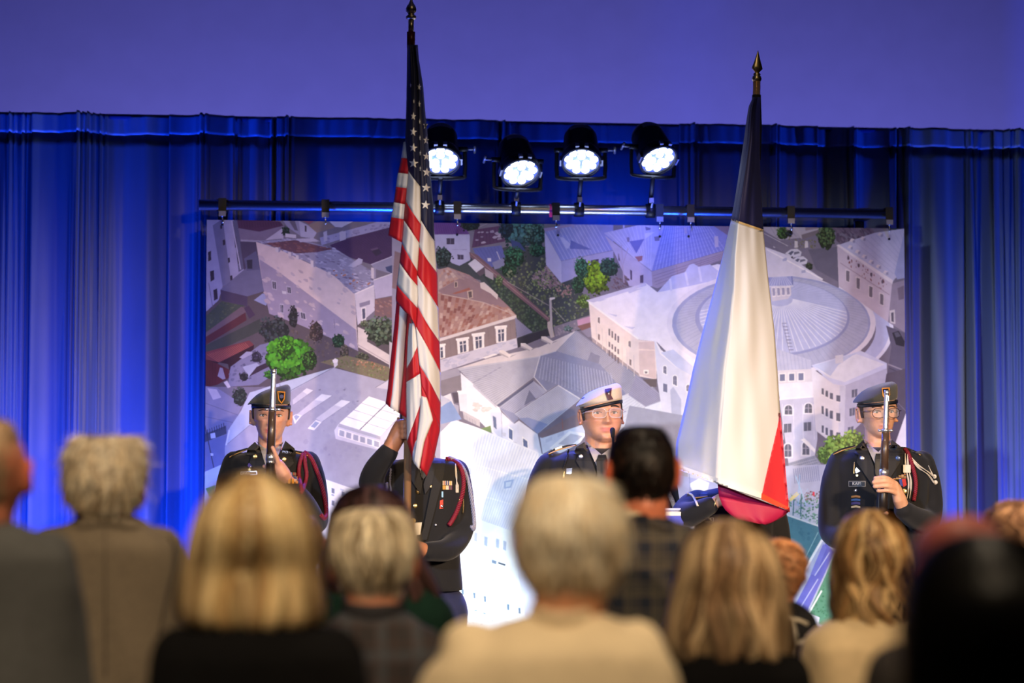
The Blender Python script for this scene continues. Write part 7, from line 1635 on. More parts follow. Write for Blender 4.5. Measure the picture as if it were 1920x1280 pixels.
cord(p5, v5, [(1602, 866), (1601, 888)], 0.0022, m_gold, 0.004, 10, Y5 - .1, name='bar_pin'); stick(p5, v5, 'wing_badge', [(1603, 880), (1606, 876), (1613, 883), (1605, 887)], m_silver, 0.003, 4); stick(p5, v5, 'star_badge', star_pts(1607, 891, 3.4), m_gold, 0.003, 5)
stick(p5, v5, 'name_plate', rect(1591, 901.5, 1623, 912), mini('grey_edge', (150, 146, 142)), 0.003, 6); stick(p5, v5, 'name_plate_face', rect(1592, 902.4, 1622, 911.1), m_tagblk, 0.0052, 6); lettering(p5, 'KAPP', v5, 1607, 906.6, 5.4, m_white)
button(p5, v5, 1605, 919.5, 3.8, m_silver, 'badge')
for y0, y1, rgb in ((928, 933, (160, 110, 50)), (934, 939, (50, 90, 150)), (940, 946, (60, 50, 110)), (947, 952, (190, 170, 130))): stick(p5, v5, 'arc_tab', [(1596, y0 + 1.5), (1605, y0), (1613, y0 + 1.5), (1613, y1), (1605, y1 - 1), (1596, y1)], mini('tab_%d_%d_%d' % rgb, rgb), 0.003, 4)
for k in range(5):
    for j in range(k + 1): stick(p5, v5, 'ribbon_bar', rect(1675 + k * 5 , 896.5 - j * 2.4 - k * 0.3, 1679.6 + k * 5, 898.4 - j * 2.4 - k * 0.3), mini('ribbon_%d' % ((k * 3 + j) % 5), [(180, 120, 70), (210, 190, 160), (120, 80, 70), (196, 160, 100), (90, 70, 80)][(k * 3 + j) % 5]), 0.003, 6)
stick(p5, v5, 'medal_ribbon', [(1685, 898), (1691, 898), (1693, 912), (1688, 909)], mini('medal_blue', (40, 60, 170)), 0.003, 4); stick(p5, v5, 'medal_ribbon', [(1691, 898), (1698, 897), (1700, 909), (1694, 913)], mini('medal_red', (190, 24, 40)), 0.003, 4); button(p5, v5, 1695.5, 921, 5.6, m_gold, 'medal')
shoulder_board(p5, v5, [(1562, 848), (1578, 840), (1602, 834), (1605, 838), (1582, 845), (1564, 853)], [(1562, 852), (1580, 844), (1602, 838), (1605, 835)], Y5 - .03); shoulder_board(p5, v5, [(1684, 837), (1700, 838), (1728, 850), (1726, 854), (1702, 843), (1685, 841)], [(1685, 840), (1702, 842), (1726, 853)], Y5 - .03)
cord(p5, v5, [(1697, 842), (1704, 852), (1711, 875), (1716, 895), (1717, 915), (1713, 938)], 0.0080, m_maroon, 0.008, 42, Y5 - .06, strands=3)
for dx in (0, 4.5): cord(p5, v5, [(1697 + dx, 850), (1698 + dx, 870), (1700 + dx, 884), (1704 + dx, 905), (1701 + dx, 934)], 0.0030, m_wcord, 0.010, 6, Y5 - .1)
for x in (1697, 1704): stick(p5, v5, 'cord_knot', rect(x - 3.5, 871, x + 3.5, 886), m_wcord, 0.010, 5, 0.008)
for dy in (0, 5): cord(p5, v5, [(1709, 857 + dy * 0.6), (1722, 872 + dy), (1740, 884 + dy), (1752, 894 + dy * 2.4)], 0.0030, m_wcord, 0.010, 6, Y5 - .05)
cord(p5, v5, [(1741, 873), (1746, 884), (1750, 892)], 0.0025, m_wcord, 0.008, 6, Y5 - .05)
for x, y in ((1752, 893), (1754, 904)): button(p5, v5, x, y, 4.2, m_wcord, 'cord_knot')
legs(p5, W(1650, 900, Y5)[0], Y5, 1.12, STAGE, 0.155, m_trous, m_shoe)
rifle('drill rifle with bright barrel held upright by the cadet with glasses', (1663, 733), (1648, 1140), 8.15, 0.182, 0.368)

# ------------------------------------------------------------------ lectern and microphone
YL = 8.16
m_acr = clear_mat('clear_acrylic', (0.72, 0.76, 0.9, 1), 0.30, 0.06); m_blue = mat('royal_blue_panel', C(40, 62, 190), 0.5, var=0.05)
lx0, lx1 = W(1050, 960, YL)[0], W(1308, 960, YL)[0]
lz = float(W(1200, 957, YL)[2]); lc = (lx0 + lx1) / 2
lec = thing('lectern', 'clear acrylic lectern with blue front panel before the speaker', 'lectern', (lc, YL + 0.15, STAGE))
def slab(a, b, c, d, t):
    """thin sheet through four corners"""
    q = np.array([a, b, c, d], float); n = np.cross(q[1] - q[0], q[3] - q[0]); n = n / np.linalg.norm(n) * t
    return np.vstack([q, q + n]), [[0, 1, 2, 3], [7, 6, 5, 4], [0, 4, 5, 1], [1, 5, 6, 2], [2, 6, 7, 3], [3, 7, 4, 0]]
z1 = lz - 0.115; xr = W(1294, 1008, YL)[0]; xl = 2 * lc - xr
mk('reading_top', *slab((lx0, YL, lz), (lx1, YL, lz), (lx1, YL + 0.36, lz - 0.03), (lx0, YL + 0.36, lz - 0.03), 0.010), m_acr, lec, smooth=False)
mk('front_sheet', *slab((xl, YL + 0.01, z1), (xr, YL + 0.01, z1), (lx1, YL, lz), (lx0, YL, lz), 0.008), m_acr, lec, smooth=False)
mk('side_sheet', *slab((xr, YL + 0.02, z1), (xr, YL + 0.34, z1), (lx1, YL + 0.36, lz - 0.03), (lx1, YL, lz), 0.008), m_acr, lec, smooth=False); mk('side_sheet', *slab((xl, YL + 0.02, z1), (lx0, YL, lz), (lx0, YL + 0.36, lz - 0.03), (xl, YL + 0.34, z1), 0.008), m_acr, lec, smooth=False)
mk('acrylic_edge', *tube([(lx0, YL - 0.003, lz + 0.005), (lx1, YL - 0.003, lz + 0.005), (xr, YL + 0.007, z1)], 0.004, 8), mat('bright_acrylic_edge', C(206, 210, 230), 0.15), lec)
bx1 = W(1281, 975, YL - 0.01)[0]; bx0 = 2 * lc - bx1
mk('blue_panel', *box(((bx0 + bx1) / 2, YL - 0.010, lz - 0.052), (bx1 - bx0, 0.008, 0.066)), m_blue, lec, smooth=False)
mk('sign_strip', *box(((bx0 + bx1) / 2, YL - 0.011, lz - 0.012), (bx1 - bx0 + 0.004, 0.008, 0.014)), m_white, lec, smooth=False); mk('sign_strip', *box(((bx0 + bx1) / 2, YL - 0.010, lz - 0.103), (bx1 - bx0, 0.008, 0.034)), m_white, lec, smooth=False)
mk('column', *joinm([box((lc, YL + 0.17, (lz + STAGE) / 2 - 0.05), (0.30, 0.012, lz - STAGE - 0.1)), box((lc - 0.15, YL + 0.24, (lz + STAGE) / 2 - 0.05), (0.012, 0.15, lz - STAGE - 0.1)), box((lc + 0.15, YL + 0.24, (lz + STAGE) / 2 - 0.05), (0.012, 0.15, lz - STAGE - 0.1))]), m_acr, lec, smooth=False)
mk('base_plate', *box((lc, YL + 0.2, STAGE + 0.012), (0.5, 0.4, 0.024)), m_acr, lec, smooth=False)
mic = thing('microphone', 'black gooseneck microphone in front of the mouth of the speaker', 'microphone', tuple(W(1150, 953, YL + 0.12)))
m0 = W(1150, 953, YL + 0.12)
mk('base', *lathe([(0.03, 0.004), (0.03, 0.014), (0.012, 0.024)], m0, (0, 0, 1), 20), m_black, mic)
gn = spline(np.array([m0 + np.array([0, 0, 0.02]), W(1151, 900, YL + 0.12), W(1151, 850, YL + 0.13), W(1149, 818, YL + 0.17)]), 30)
mk('gooseneck', *tube(gn, 0.0048, 10), m_black, mic)
hd_ = W(1148.5, 806, YL + 0.19)
mk('capsule_head', *capsule([gn[-1], hd_], [0.0075, 0.0105], 14), mat('black_foam', C(22, 22, 24), 0.95, bump=0.4, bscale=900), mic)
cord(p3, v3, [(1244, 905), (1254, 925), (1262, 942), (1266, 955)], 0.009, mat('tan_cord', C(196, 172, 140), 0.6, var=0.3, scale=150), 0.008, 50, Y3 - .05, strands=3)

# =================================================================== the audience, standing with their backs to us
from mathutils import noise as mnoise
def py_at(px, z, Y):
    a, b = 600.0, 6000.0
    for _ in range(40):
        m = (a + b) / 2
        if W(px, m, Y)[2] > z: a = m
        else: b = m
    return a
def plaid(name, base, line, fine, f=16.0, wid=0.22):
    if name in MATS: return MATS[name]
    m = bpy.data.materials.new(name); m.use_nodes = True; nt = m.node_tree; b = nt.nodes['Principled BSDF']
    b.inputs['Roughness'].default_value = 0.9
    tc = nt.nodes.new('ShaderNodeTexCoord'); sp = nt.nodes.new('ShaderNodeSeparateXYZ'); nt.links.new(tc.outputs['Object'], sp.inputs[0])
    def stripe(out, freq, w):
        mu = nt.nodes.new('ShaderNodeMath'); mu.operation = 'MULTIPLY'; mu.inputs[1].default_value = freq; nt.links.new(out, mu.inputs[0])
        fr = nt.nodes.new('ShaderNodeMath'); fr.operation = 'FRACT'; nt.links.new(mu.outputs[0], fr.inputs[0])
        lt = nt.nodes.new('ShaderNodeMath'); lt.operation = 'LESS_THAN'; lt.inputs[1].default_value = w; nt.links.new(fr.outputs[0], lt.inputs[0]); return lt.outputs[0]
    col = None
    for out, freq, w, c, fac in ((sp.outputs['X'], f, wid, line, 0.55), (sp.outputs['Z'], f, wid, line, 0.55), (sp.outputs['X'], f * 2, 0.08, fine, 0.6), (sp.outputs['Z'], f * 2, 0.08, fine, 0.6)):
        mx = nt.nodes.new('ShaderNodeMix'); mx.data_type = 'RGBA'
        ml = nt.nodes.new('ShaderNodeMath'); ml.operation = 'MULTIPLY'; ml.inputs[1].default_value = fac
        nt.links.new(stripe(out, freq, w), ml.inputs[0]); nt.links.new(ml.outputs[0], mx.inputs[0])
        if col is None: mx.inputs[6].default_value = base
        else: nt.links.new(col, mx.inputs[6])
        mx.inputs[7].default_value = c; col = mx.outputs[2]
    nt.links.new(col, b.inputs['Base Color'])
    MATS[name] = m
    return m
def creases(V, amp, seed, sx=7.0, sz=3.0):
    out = np.array(V, float); o = Vector((seed * 3.1, seed * 1.7, 0)); c = out.mean(0)
    for i, v in enumerate(out):
        n = mnoise.noise(Vector((v[0] * sx + v[2] * 2.2, v[1] * 5, v[2] * sz)) + o) + 0.5 * mnoise.noise(Vector((v[0] * sx * 2.3, v[1] * 9, v[2] * sz * 2 + v[0] * 4)) + o)
        d = v - np.array([c[0], c[1], v[2]]); L = math.hypot(d[0], d[1]) + 1e-6
        out[i, 0] += d[0] / L * n * amp; out[i, 1] += d[1] / L * n * amp
    return out
def audience(label, Y, head, top_py, rows, m_top, skin, hairf=None, arms=None, yaw=180.0, top_name='jacket', neck=None, group=None, crease=0.007, seed=1, trous=None, hip=0.93, fat=1.0, ear=1.0, hw=0.076, hh=0.116, dd=0.092, pitch=0.0, nr=0.056, topk=1.0, extras=None):
    cx, cy = head
    x0 = W(cx, cy, Y)[0]
    bx = W((rows[-1][1] + rows[-1][2]) / 2, 1200, Y)[0]
    root = thing('person', label, 'person', (x0, Y, 0))
    topk = (W(cx, top_py, Y)[2] - 0.012 - W(cx, cy, Y)[2]) / hh
    hd = Head(W(cx, cy, Y), yaw=yaw, pitch=pitch, w=hw, h=hh, d=dd, top=topk)
    nb = neck or ((rows[0][1] + rows[0][2]) / 2, rows[0][0])
    last = rows[-1]
    full = []
    for i, r in enumerate(rows):
        f = min(1.0, 0.42 + 0.22 * i) * fat
        full.append((r[0], r[1], r[2], 0.125 * f, 0.125 * f))
    for z, k in ((1.15, 0.97), (1.02, 0.97), (0.90, 1.0)):
        py = py_at(cx, z, Y)
        if py > full[-1][0] + 20:
            c = (last[1] + last[2]) / 2; h_ = (last[2] - last[1]) / 2 * k; full.append((py, c - h_, c + h_, 0.125 * fat, 0.125 * fat))
    S = 1.0 / mpp(cx, 1000, Y)
    if arms is None:                               # arms hanging at the sides
        i = min(3, len(rows) - 1); l, rr, y = rows[i][1], rows[i][2], rows[i][0]
        r0 = 0.054 * fat; arms = []
        for sg, e in ((-1, l), (1, rr)):
            xs = e - sg * r0 * S * 0.8
            arms.append([(xs, y + 8, 0, r0), (xs + sg * 0.02 * S, y + 0.16 * S, 0.0, r0 * 0.96), (xs + sg * 0.035 * S, y + 0.30 * S, 0.01, r0 * 0.86), (xs + sg * 0.03 * S, y + 0.44 * S, 0.05, r0 * 0.74), (xs + sg * 0.02 * S, y + 0.54 * S, 0.09, r0 * 0.62)])
    parts = [hd.mesh(48, 40)] + hd.ears(ear)
    parts.append(capsule([hd.P(0, 0.012, -0.03), hd.P(0, 0.022, -0.075), W(nb[0], nb[1] + 14, Y + 0.0), W(nb[0], nb[1] + 0.06 * S, Y)], [nr, nr, nr * 1.08, nr * 1.3], 20))
    parts.append(torso([(r[0] + 0.02 * S, (r[1] + r[2]) / 2 - (r[2] - r[1]) / 2 * 0.86, (r[1] + r[2]) / 2 + (r[2] - r[1]) / 2 * 0.86, r[3] * 0.8, r[4] * 0.8) for r in full], Y, 24))
    for a in arms:
        parts.append(limb(a, Y, 18, 12, 0.018))
        e = a[-1]; parts.append(capsule(pts([(e[0], e[1], e[2]), (e[0], e[1] + 0.07 * S, e[2] + .02)], Y), [.026, .030], 12))
        for k in range(4): parts.append(finger([(e[0] + (k - 1.5) * 0.017 * S, e[1] + 0.08 * S, e[2] + .02), (e[0] + (k - 1.5) * 0.018 * S, e[1] + 0.125 * S, e[2] + .03), (e[0] + (k - 1.5) * 0.017 * S, e[1] + 0.155 * S, e[2] + .05)], Y))
        parts.append(finger([(e[0], e[1] + 0.04 * S, e[2] + .03), (e[0] + 0.01 * S, e[1] + 0.075 * S, e[2] + .065), (e[0] + 0.01 * S, e[1] + 0.10 * S, e[2] + .075)], Y, (.012, .011, .009)))
    Vb, Fb = union(parts, 0.0088, 2)
    bcol = np.tile(np.array(skin), (len(Vb), 1)).astype(float)
    L = hd.local(Vb); er = (np.abs(L[:, 0]) > hw * 1.0) & (np.abs(L[:, 2]) < 0.06) & (L[:, 1] < 0.06)
    bcol[er, 1] *= 0.62; bcol[er, 2] *= 0.55
    body = mk('body', Vb, Fb, m_skin, root, colors=bcol)
    Vt, Ft = union([torso(full, Y, 36)] + [limb(a, Y, 22, 14) for a in arms], 0.0105, 3)
    if crease: Vt = creases(Vt, crease, seed)
    top = mk(top_name, Vt, Ft, m_top, root)
    legs(root, bx, Y, hip, 0.0, 0.165 * fat, trous or mat('dark_trousers', C(38, 38, 44), 0.85), m_shoe, 1)
    if hairf: hairf(root, hd, Y)
    if extras: extras(root, top, bvh_of(Vt, Ft), Y, hd)
    return root
GRP = None
GREYW = [C(244, 226, 194), C(228, 206, 168), C(184, 160, 128), C(250, 240, 218)]
def collar(root, path, Y, r, m, name='collar', flat=0.35):
    """a collar standing round the nape: pixels along its upper edge, dy depth"""
    P = spline(pts(path, Y), 20)
    return mk(name, *tube(P, r, 10, flat=flat), m, root)

# tousled white hair, brown-grey blazer
def hA(root, hd, Y):
    hair(root, [(817, 176, 216), (823, 148, 248), (836, 130, 264), (860, 122, 272), (890, 122, 272), (920, 128, 266), (945, 136, 258), (966, 146, 248)], Y, GREYW, 3600, 8, 1.22, (0.12, 0.34), (0.0, 0.78), 0.10, 8, (0.95, 1.08), 0.0040, True, None, 5, messy=0.10, base_dark=0.75, front_keep=0.5, head=hd)
m_blazer = mat('brown_grey_tweed', C(122, 108, 90), 0.92, var=0.16, scale=140, bump=0.25, bscale=500)
def xA(root, top, bv, Y, hd):
    stick(root, bv, 'jacket_collar', [(132, 978), (150, 964), (198, 962), (240, 966), (262, 984), (248, 990), (198, 980), (146, 988)], m_blazer, 0.010, 8, 0.004, Y - .05)
    for P in ([(318, 1004), (330, 1022), (330, 1060), (318, 1110), (300, 1190), (296, 1190), (313, 1108), (325, 1060), (325, 1024), (314, 1006)], [(84, 1008), (74, 1026), (74, 1062), (82, 1110), (92, 1180), (88, 1180), (77, 1110), (69, 1062), (69, 1024), (80, 1004)]):
        stick(root, bv, 'sleeve_seam_shade', P, mat('seam_and_crease_shade', C(60, 52, 44), 0.9), 0.002, 10, 0.0015, Y - .1)  # dark strips paint crease shade along the sleeve seams
    stick(root, bv, 'back_seam', [(196, 990), (198, 990), (200, 1270), (196, 1270)], mat('seam_and_crease_shade', C(92, 80, 66), 0.9), 0.0015, 10, 0.0005, Y - .1)
audience('tousled white haired man in a brown grey tweed blazer before the blue drapes', 4.75, (197, 912), 817, [(966, 148, 250), (981, 122, 276), (1000, 88, 316), (1024, 66, 340), (1070, 56, 346), (1150, 54, 346), (1280, 58, 342)], m_blazer, C(196, 128, 100), hA, top_name='blazer', seed=2, extras=xA, crease=0.017)
# cropped grey hair, dark grey jacket
def hB(root, hd, Y):
    hair(root, [(782, -62, -2), (790, -92, 22), (812, -108, 36), (850, -114, 42), (890, -112, 40), (930, -104, 32), (960, -92, 20)], Y, [C(176, 140, 108), C(150, 118, 92), C(200, 168, 132)], 2600, 6, 1.2, (0.06, 0.16), (0.0, 0.9), 0.02, 8, (0.97, 1.01), 0.003, True, None, 6, base_dark=0.9, front_keep=0.5, head=hd)
audience('man with cropped thin grey hair and a dark grey jacket, standing beside the tweed blazer', 4.0, (-36, 886), 782, [(972, -96, 24), (986, -140, 56), (1006, -190, 104), (1040, -222, 142), (1100, -236, 158), (1280, -240, 164)], mat('dark_grey_jacket', C(74, 74, 74), 0.9, var=0.12, scale=60, bump=0.1), C(200, 122, 92), hB, seed=3, crease=0.018, fat=1.0, hw=0.080, hh=0.122)
# long blonde bob, black top
BL = [C(216, 184, 130), C(190, 154, 102), C(150, 118, 80), C(232, 206, 156)]
def hC(root, hd, Y):
    hair(root, [(886, 458, 500), (896, 425, 532), (916, 398, 558), (945, 380, 576), (990, 364, 590), (1040, 353, 598), (1090, 342, 606), (1130, 334, 612), (1160, 336, 612), (1176, 352, 596)], Y, BL, 5200, 12, 0.92, (0.75, 1.05), (0.0, 0.45), 0.05, 9, (0.90, 1.04), 0.0046, True, W(475, 1000, Y)[2], 7, base_dark=0.55, clump=0.35, front_keep=0.3, backk=0.85, head=hd, rag=0.10)
audience('woman with straight golden blonde hair to the shoulders and a black top', 3.6, (478, 1010), 886, [(1150, 410, 550), (1172, 360, 600), (1196, 318, 644), (1226, 292, 672), (1280, 274, 692)], mat('black_knit', C(13, 12, 13), 1.0, var=0.1, spec=0.1), C(206, 146, 116), hC, top_name='top', seed=4, crease=0.005, nr=0.050)
# short grey hair, dark plaid shirt
def hD(root, hd, Y):
    hair(root, [(952, 672, 726), (958, 650, 746), (972, 632, 764), (1000, 620, 778), (1035, 618, 780), (1070, 628, 770), (1100, 642, 756), (1124, 656, 744)], Y, [C(222, 202, 166), C(184, 162, 126), C(130, 108, 80), C(240, 224, 192)], 3400, 8, 1.2, (0.14, 0.32), (0.0, 0.8), 0.12, 7, (0.95, 1.05), 0.0040, True, None, 8, messy=0.05, base_dark=0.6, front_keep=0.5, clump=0.3, head=hd)
def xD(root, top, bv, Y, hd):
    collar(root, [(646, 1140, -.01), (664, 1148, -.055), (700, 1152, -.075), (736, 1148, -.055), (754, 1140, -.01)], Y, 0.020, mat('dark_shirt_collar', C(44, 42, 46), 0.9), 'shirt_collar')
audience('man with short wavy grey hair and a dark plaid shirt', 4.4, (699, 1052), 952, [(1142, 646, 754), (1158, 626, 776), (1182, 596, 806), (1216, 566, 836), (1280, 540, 862)], plaid('dark_plaid', C(44, 38, 38), C(70, 72, 78), C(80, 54, 46), 14.0, 0.35), C(206, 140, 108), hD, top_name='plaid_shirt', seed=5, crease=0.004, extras=xD)
# long dark brown hair, dark green top
DK = [C(48, 30, 26), C(66, 42, 36), C(34, 22, 20), C(86, 62, 60)]
def hE(root, hd, Y):
    hair(root, [(909, 674, 712), (916, 652, 734), (932, 634, 752), (960, 620, 768), (1000, 612, 778), (1050, 604, 792), (1090, 604, 812), (1120, 608, 826), (1138, 630, 816)], Y, DK, 4200, 12, 0.95, (0.75, 1.05), (0.0, 0.45), 0.07, 9, (0.92, 1.05), 0.0042, True, W(690, 1000, Y)[2], 9, base_dark=0.6, clump=0.3, front_keep=0.3, backk=0.85, head=hd, rag=0.10)
audience('woman with long dark brown hair and a dark green top, close to the flag bearer', 5.2, (694, 1000), 909, [(1082, 640, 760), (1096, 606, 806), (1116, 584, 830), (1150, 572, 846), (1280, 570, 852)], mat('dark_green_knit', C(16, 42, 33), 0.95, var=0.1, spec=0.15), C(206, 146, 116), hE, top_name='top', seed=6, crease=0.004, nr=0.048, hw=0.070)
# short white hair, cream top
def hF(root, hd, Y):
    hair(root, [(890, 1044, 1092), (897, 1014, 1118), (912, 992, 1140), (940, 974, 1160), (985, 963, 1172), (1030, 964, 1174), (1065, 974, 1164), (1095, 990, 1146), (1118, 1004, 1130)], Y, [C(250, 234, 204), C(240, 220, 184), C(206, 182, 146), C(252, 244, 224)], 4200, 8, 1.15, (0.14, 0.34), (0.0, 0.8), 0.10, 7, (0.95, 1.05), 0.0046, True, None, 10, messy=0.05, base_dark=0.75, front_keep=0.5, head=hd)
def xF(root, top, bv, Y, hd):
    collar(root, [(994, 1146, -.02), (1020, 1156, -.07), (1062, 1160, -.085), (1102, 1154, -.06), (1122, 1144, -.01)], Y, 0.012, m_creamtop, 'neckband')
m_creamtop = mat('cream_jersey', C(222, 200, 164), 0.9, var=0.05, scale=30, bump=0.06, bscale=400)
audience('person with thick short white hair in a cream jersey top', 3.45, (1068, 1010), 890, [(1146, 994, 1122), (1162, 950, 1156), (1186, 888, 1200), (1216, 836, 1240), (1250, 800, 1264), (1290, 784, 1278)], m_creamtop, C(222, 158, 118), hF, top_name='jersey_top', seed=7, crease=0.013, extras=xF, hw=0.080, hh=0.118)
# short dark hair, navy plaid jacket
def hG(root, hd, Y):
    hair(root, [(797, 1186, 1222), (803, 1168, 1238), (816, 1154, 1252), (845, 1144, 1262), (885, 1142, 1264), (920, 1148, 1258), (945, 1158, 1248), (962, 1168, 1238)], Y, [C(20, 15, 14), C(13, 11, 11), C(34, 24, 20)], 3200, 7, 1.2, (0.08, 0.2), (0.0, 0.9), 0.05, 8, (0.96, 1.04), 0.0034, True, None, 11, messy=0.04, base_dark=0.8, front_keep=0.5, head=hd)
def xG(root, top, bv, Y, hd):
    collar(root, [(1160, 968, -.01), (1176, 962, -.05), (1204, 960, -.065), (1232, 964, -.05), (1250, 978, -.01)], Y, 0.010, mat('cream_shirt_collar', C(206, 190, 160), 0.8), 'shirt_collar')
    stick(root, bv, 'jacket_collar', [(1148, 978), (1170, 966), (1206, 964), (1240, 970), (1264, 990), (1250, 994), (1206, 980), (1162, 988)], m_navyplaid, 0.010, 8, 0.004, Y - .05)
m_navyplaid = plaid('navy_tan_plaid', C(24, 30, 46), C(74, 68, 58), C(112, 98, 76), 16.0, 0.4)
audience('man with short dark hair and a navy and tan plaid jacket beside the lectern', 5.0, (1204, 882), 797, [(966, 1164, 1246), (978, 1140, 1272), (992, 1112, 1300), (1014, 1098, 1318), (1060, 1090, 1326), (1280, 1092, 1324)], m_navyplaid, C(196, 116, 86), hG, top_name='plaid_jacket', seed=8, crease=0.010, extras=xG, ear=1.05)
# long ash blonde hair, black top
AS = [C(164, 134, 98), C(132, 104, 76), C(98, 76, 58), C(186, 160, 124)]
def hH(root, hd, Y):
    hair(root, [(972, 1344, 1390), (979, 1322, 1410), (995, 1300, 1430), (1025, 1282, 1448), (1065, 1270, 1460), (1110, 1262, 1470), (1160, 1254, 1476), (1205, 1244, 1482), (1235, 1248, 1478), (1256, 1280, 1440)], Y, AS, 5200, 14, 0.95, (0.75, 1.05), (0.0, 0.45), 0.11, 11, (0.90, 1.05), 0.0044, True, W(1365, 1080, Y)[2], 12, base_dark=0.5, clump=0.5, front_keep=0.3, wcurl=0.05, backk=0.85, head=hd, rag=0.14)
audience('woman with long ash blonde layered hair and a black top', 4.3, (1365, 1075), 972, [(1196, 1310, 1420), (1212, 1274, 1456), (1234, 1244, 1488), (1262, 1226, 1510), (1300, 1216, 1522)], mat('black_knit', C(13, 12, 13), 1.0), C(206, 146, 116), hH, top_name='top', seed=9, crease=0.004, nr=0.048, hw=0.072)
# curly auburn hair, black garment with white branching lines
def hI(root, hd, Y):
    hair(root, [(1009, 1432, 1468), (1016, 1416, 1486), (1032, 1404, 1500), (1056, 1400, 1506), (1082, 1402, 1504), (1104, 1410, 1494), (1122, 1424, 1478)], Y, [C(206, 142, 96), C(176, 112, 72), C(140, 84, 54), C(224, 168, 122)], 5600, 9, 1.1, (0.25, 0.5), (0.0, 0.8), 0.25, 26, (0.92, 1.06), 0.0038, True, None, 13, messy=0.05, base_dark=0.6, clump=0.4, front_keep=0.5, wcurl=0.06, head=hd)
def xI(root, top, bv, Y, hd):
    mw = mat('white_line_trim', C(230, 216, 190), 0.8)
    for P in ([(1472, 1146), (1486, 1158), (1500, 1163), (1515, 1170)], [(1488, 1158), (1491, 1180), (1494, 1206)], [(1478, 1160), (1490, 1160)], [(1470, 1204), (1494, 1206), (1512, 1199), (1524, 1190)], [(1494, 1206), (1490, 1240), (1498, 1275)]):
        cord(root, bv, P, 0.0042, mw, 0.002, 4, Y - .1, name='white_trim')
audience('person with short curly auburn hair in black with white branching trim', 5.6, (1453, 1062), 1009, [(1122, 1428, 1480), (1134, 1404, 1504), (1150, 1386, 1522), (1176, 1378, 1532), (1280, 1376, 1536)], mat('black_crepe', C(20, 19, 24), 0.9), C(206, 140, 112), hI, top_name='top', seed=10, crease=0.003, nr=0.046, hw=0.066, hh=0.100, dd=0.086, extras=xI)
# wavy golden hair, cream jacket
WV = [C(190, 154, 104), C(156, 120, 78), C(108, 80, 52), C(214, 182, 132)]
def hJ(root, hd, Y):
    hair(root, [(955, 1612, 1650), (961, 1596, 1666), (976, 1582, 1680), (1004, 1570, 1692), (1040, 1564, 1698), (1085, 1560, 1702), (1130, 1558, 1706), (1170, 1562, 1704), (1200, 1574, 1694), (1226, 1600, 1668)], Y, WV, 4800, 18, 0.95, (0.75, 1.05), (0.0, 0.45), 0.20, 15, (0.90, 1.06), 0.0040, True, W(1632, 1040, Y)[2], 14, base_dark=0.5, clump=0.7, front_keep=0.3, wcurl=0.10, backk=0.85, head=hd, rag=0.14)
audience('woman with long wavy golden hair and a cream jacket', 5.0, (1632, 1040), 955, [(1150, 1580, 1690), (1164, 1552, 1718), (1182, 1526, 1742), (1210, 1512, 1756), (1280, 1508, 1760)], mat('cream_wool_jacket', C(206, 182, 142), 0.9, var=0.06, scale=40), C(206, 146, 116), hJ, seed=11, crease=0.012, nr=0.047, hw=0.070)
# dark figure close to us; its shade is put into the black colours
def hK(root, hd, Y):
    hair(root, [(992, 1806, 1886), (1002, 1776, 1918), (1024, 1742, 1952), (1070, 1712, 1980), (1130, 1698, 1992), (1200, 1692, 1998), (1280, 1690, 2000), (1360, 1694, 1996), (1420, 1730, 1960)], Y, [C(9, 7, 6), C(14, 10, 9), C(7, 6, 6)], 4200, 10, 0.95, (0.75, 1.05), (0.0, 0.45), 0.05, 9, (0.92, 1.03), 0.0046, True, W(1845, 1120, Y)[2], 15, base_dark=0.8, front_keep=0.3, backk=0.85, head=hd)
audience('person with long dark hair and a dark coat, blackened as if in shade', 2.3, (1846, 1165), 992, [(1400, 1740, 1950), (1430, 1660, 2040), (1470, 1580, 2110), (1530, 1540, 2150)], mat('shade_black_coat', C(8, 8, 9), 1.0, spec=0.1), C(120, 80, 62), hK, top_name='coat', seed=12, crease=0.004, nr=0.050, hw=0.072, fat=0.95)
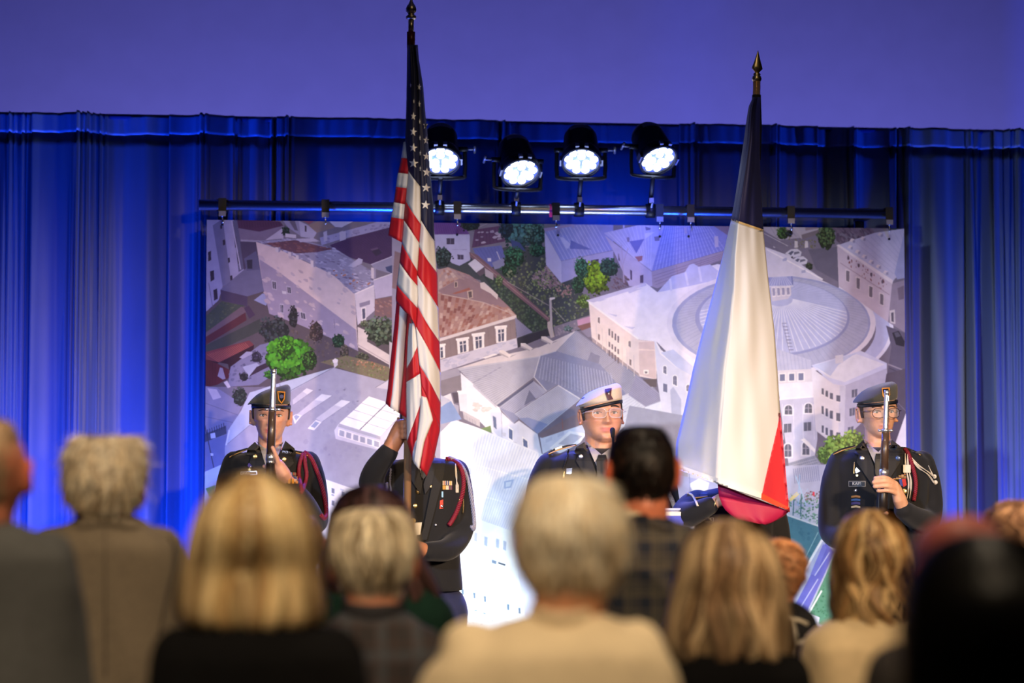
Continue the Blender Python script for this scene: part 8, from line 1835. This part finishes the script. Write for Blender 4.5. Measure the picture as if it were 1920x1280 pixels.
# light brown curls at the drapes
def hL(root, hd, Y):
    hair(root, [(937, 1892, 1936), (944, 1874, 1956), (962, 1860, 1972), (990, 1854, 1978), (1020, 1856, 1976), (1050, 1866, 1966)], Y, [C(168, 124, 96), C(136, 98, 76), C(196, 154, 120)], 5200, 9, 1.1, (0.2, 0.45), (0.0, 0.8), 0.2, 20, (0.93, 1.06), 0.004, True, None, 16, messy=0.05, clump=0.3, front_keep=0.5, head=hd)
audience('person with curly light brown hair in a dark brown top near the streaked drapes', 5.3, (1916, 1004), 937, [(1072, 1880, 1950), (1086, 1850, 1982), (1106, 1826, 2006), (1140, 1816, 2016), (1280, 1816, 2016)], mat('dark_brown_top', C(40, 32, 30), 0.9), C(196, 136, 108), hL, top_name='top', seed=13, crease=0.003)
# ruddy balding man between
def hM(root, hd, Y):
    hair(root, [(1014, 1730, 1884), (1050, 1722, 1902), (1095, 1722, 1902), (1130, 1732, 1892), (1160, 1750, 1874)], Y, [C(120, 66, 50), C(96, 54, 42)], 1800, 6, 1.2, (0.06, 0.16), (0.0, 0.85), 0.02, 8, (0.97, 1.01), 0.0032, True, None, 17, front_keep=0.2, head=hd)
audience('ruddy balding man half hidden behind the near black hair', 3.3, (1806, 1086), 948, [(1190, 1756, 1868), (1206, 1718, 1908), (1228, 1668, 1958), (1262, 1636, 1990), (1310, 1624, 2002)], mat('dark_brown_jacket', C(34, 28, 27), 0.9), C(150, 76, 62), hM, seed=14, crease=0.004, hw=0.078)
# brown haired man beyond the blonde bob
def hN(root, hd, Y):
    hair(root, [(962, 540, 574), (968, 524, 590), (982, 512, 600), (1005, 506, 606), (1030, 506, 606), (1052, 512, 600), (1070, 522, 592)], Y, [C(112, 84, 62), C(86, 62, 46), C(136, 104, 80)], 2200, 7, 1.2, (0.1, 0.24), (0.0, 0.85), 0.05, 8, (0.96, 1.04), 0.0036, True, None, 18, front_keep=0.5, head=hd)
audience('brown haired man with a reddened ear, mostly hidden beyond the golden blonde hair', 5.95, (556, 1026), 962, [(1078, 528, 584), (1088, 504, 608), (1102, 482, 630), (1124, 472, 640), (1280, 470, 642)], mat('charcoal_jacket', C(40, 40, 44), 0.9), C(206, 120, 100), hN, seed=15, crease=0.003, hw=0.069, hh=0.106)
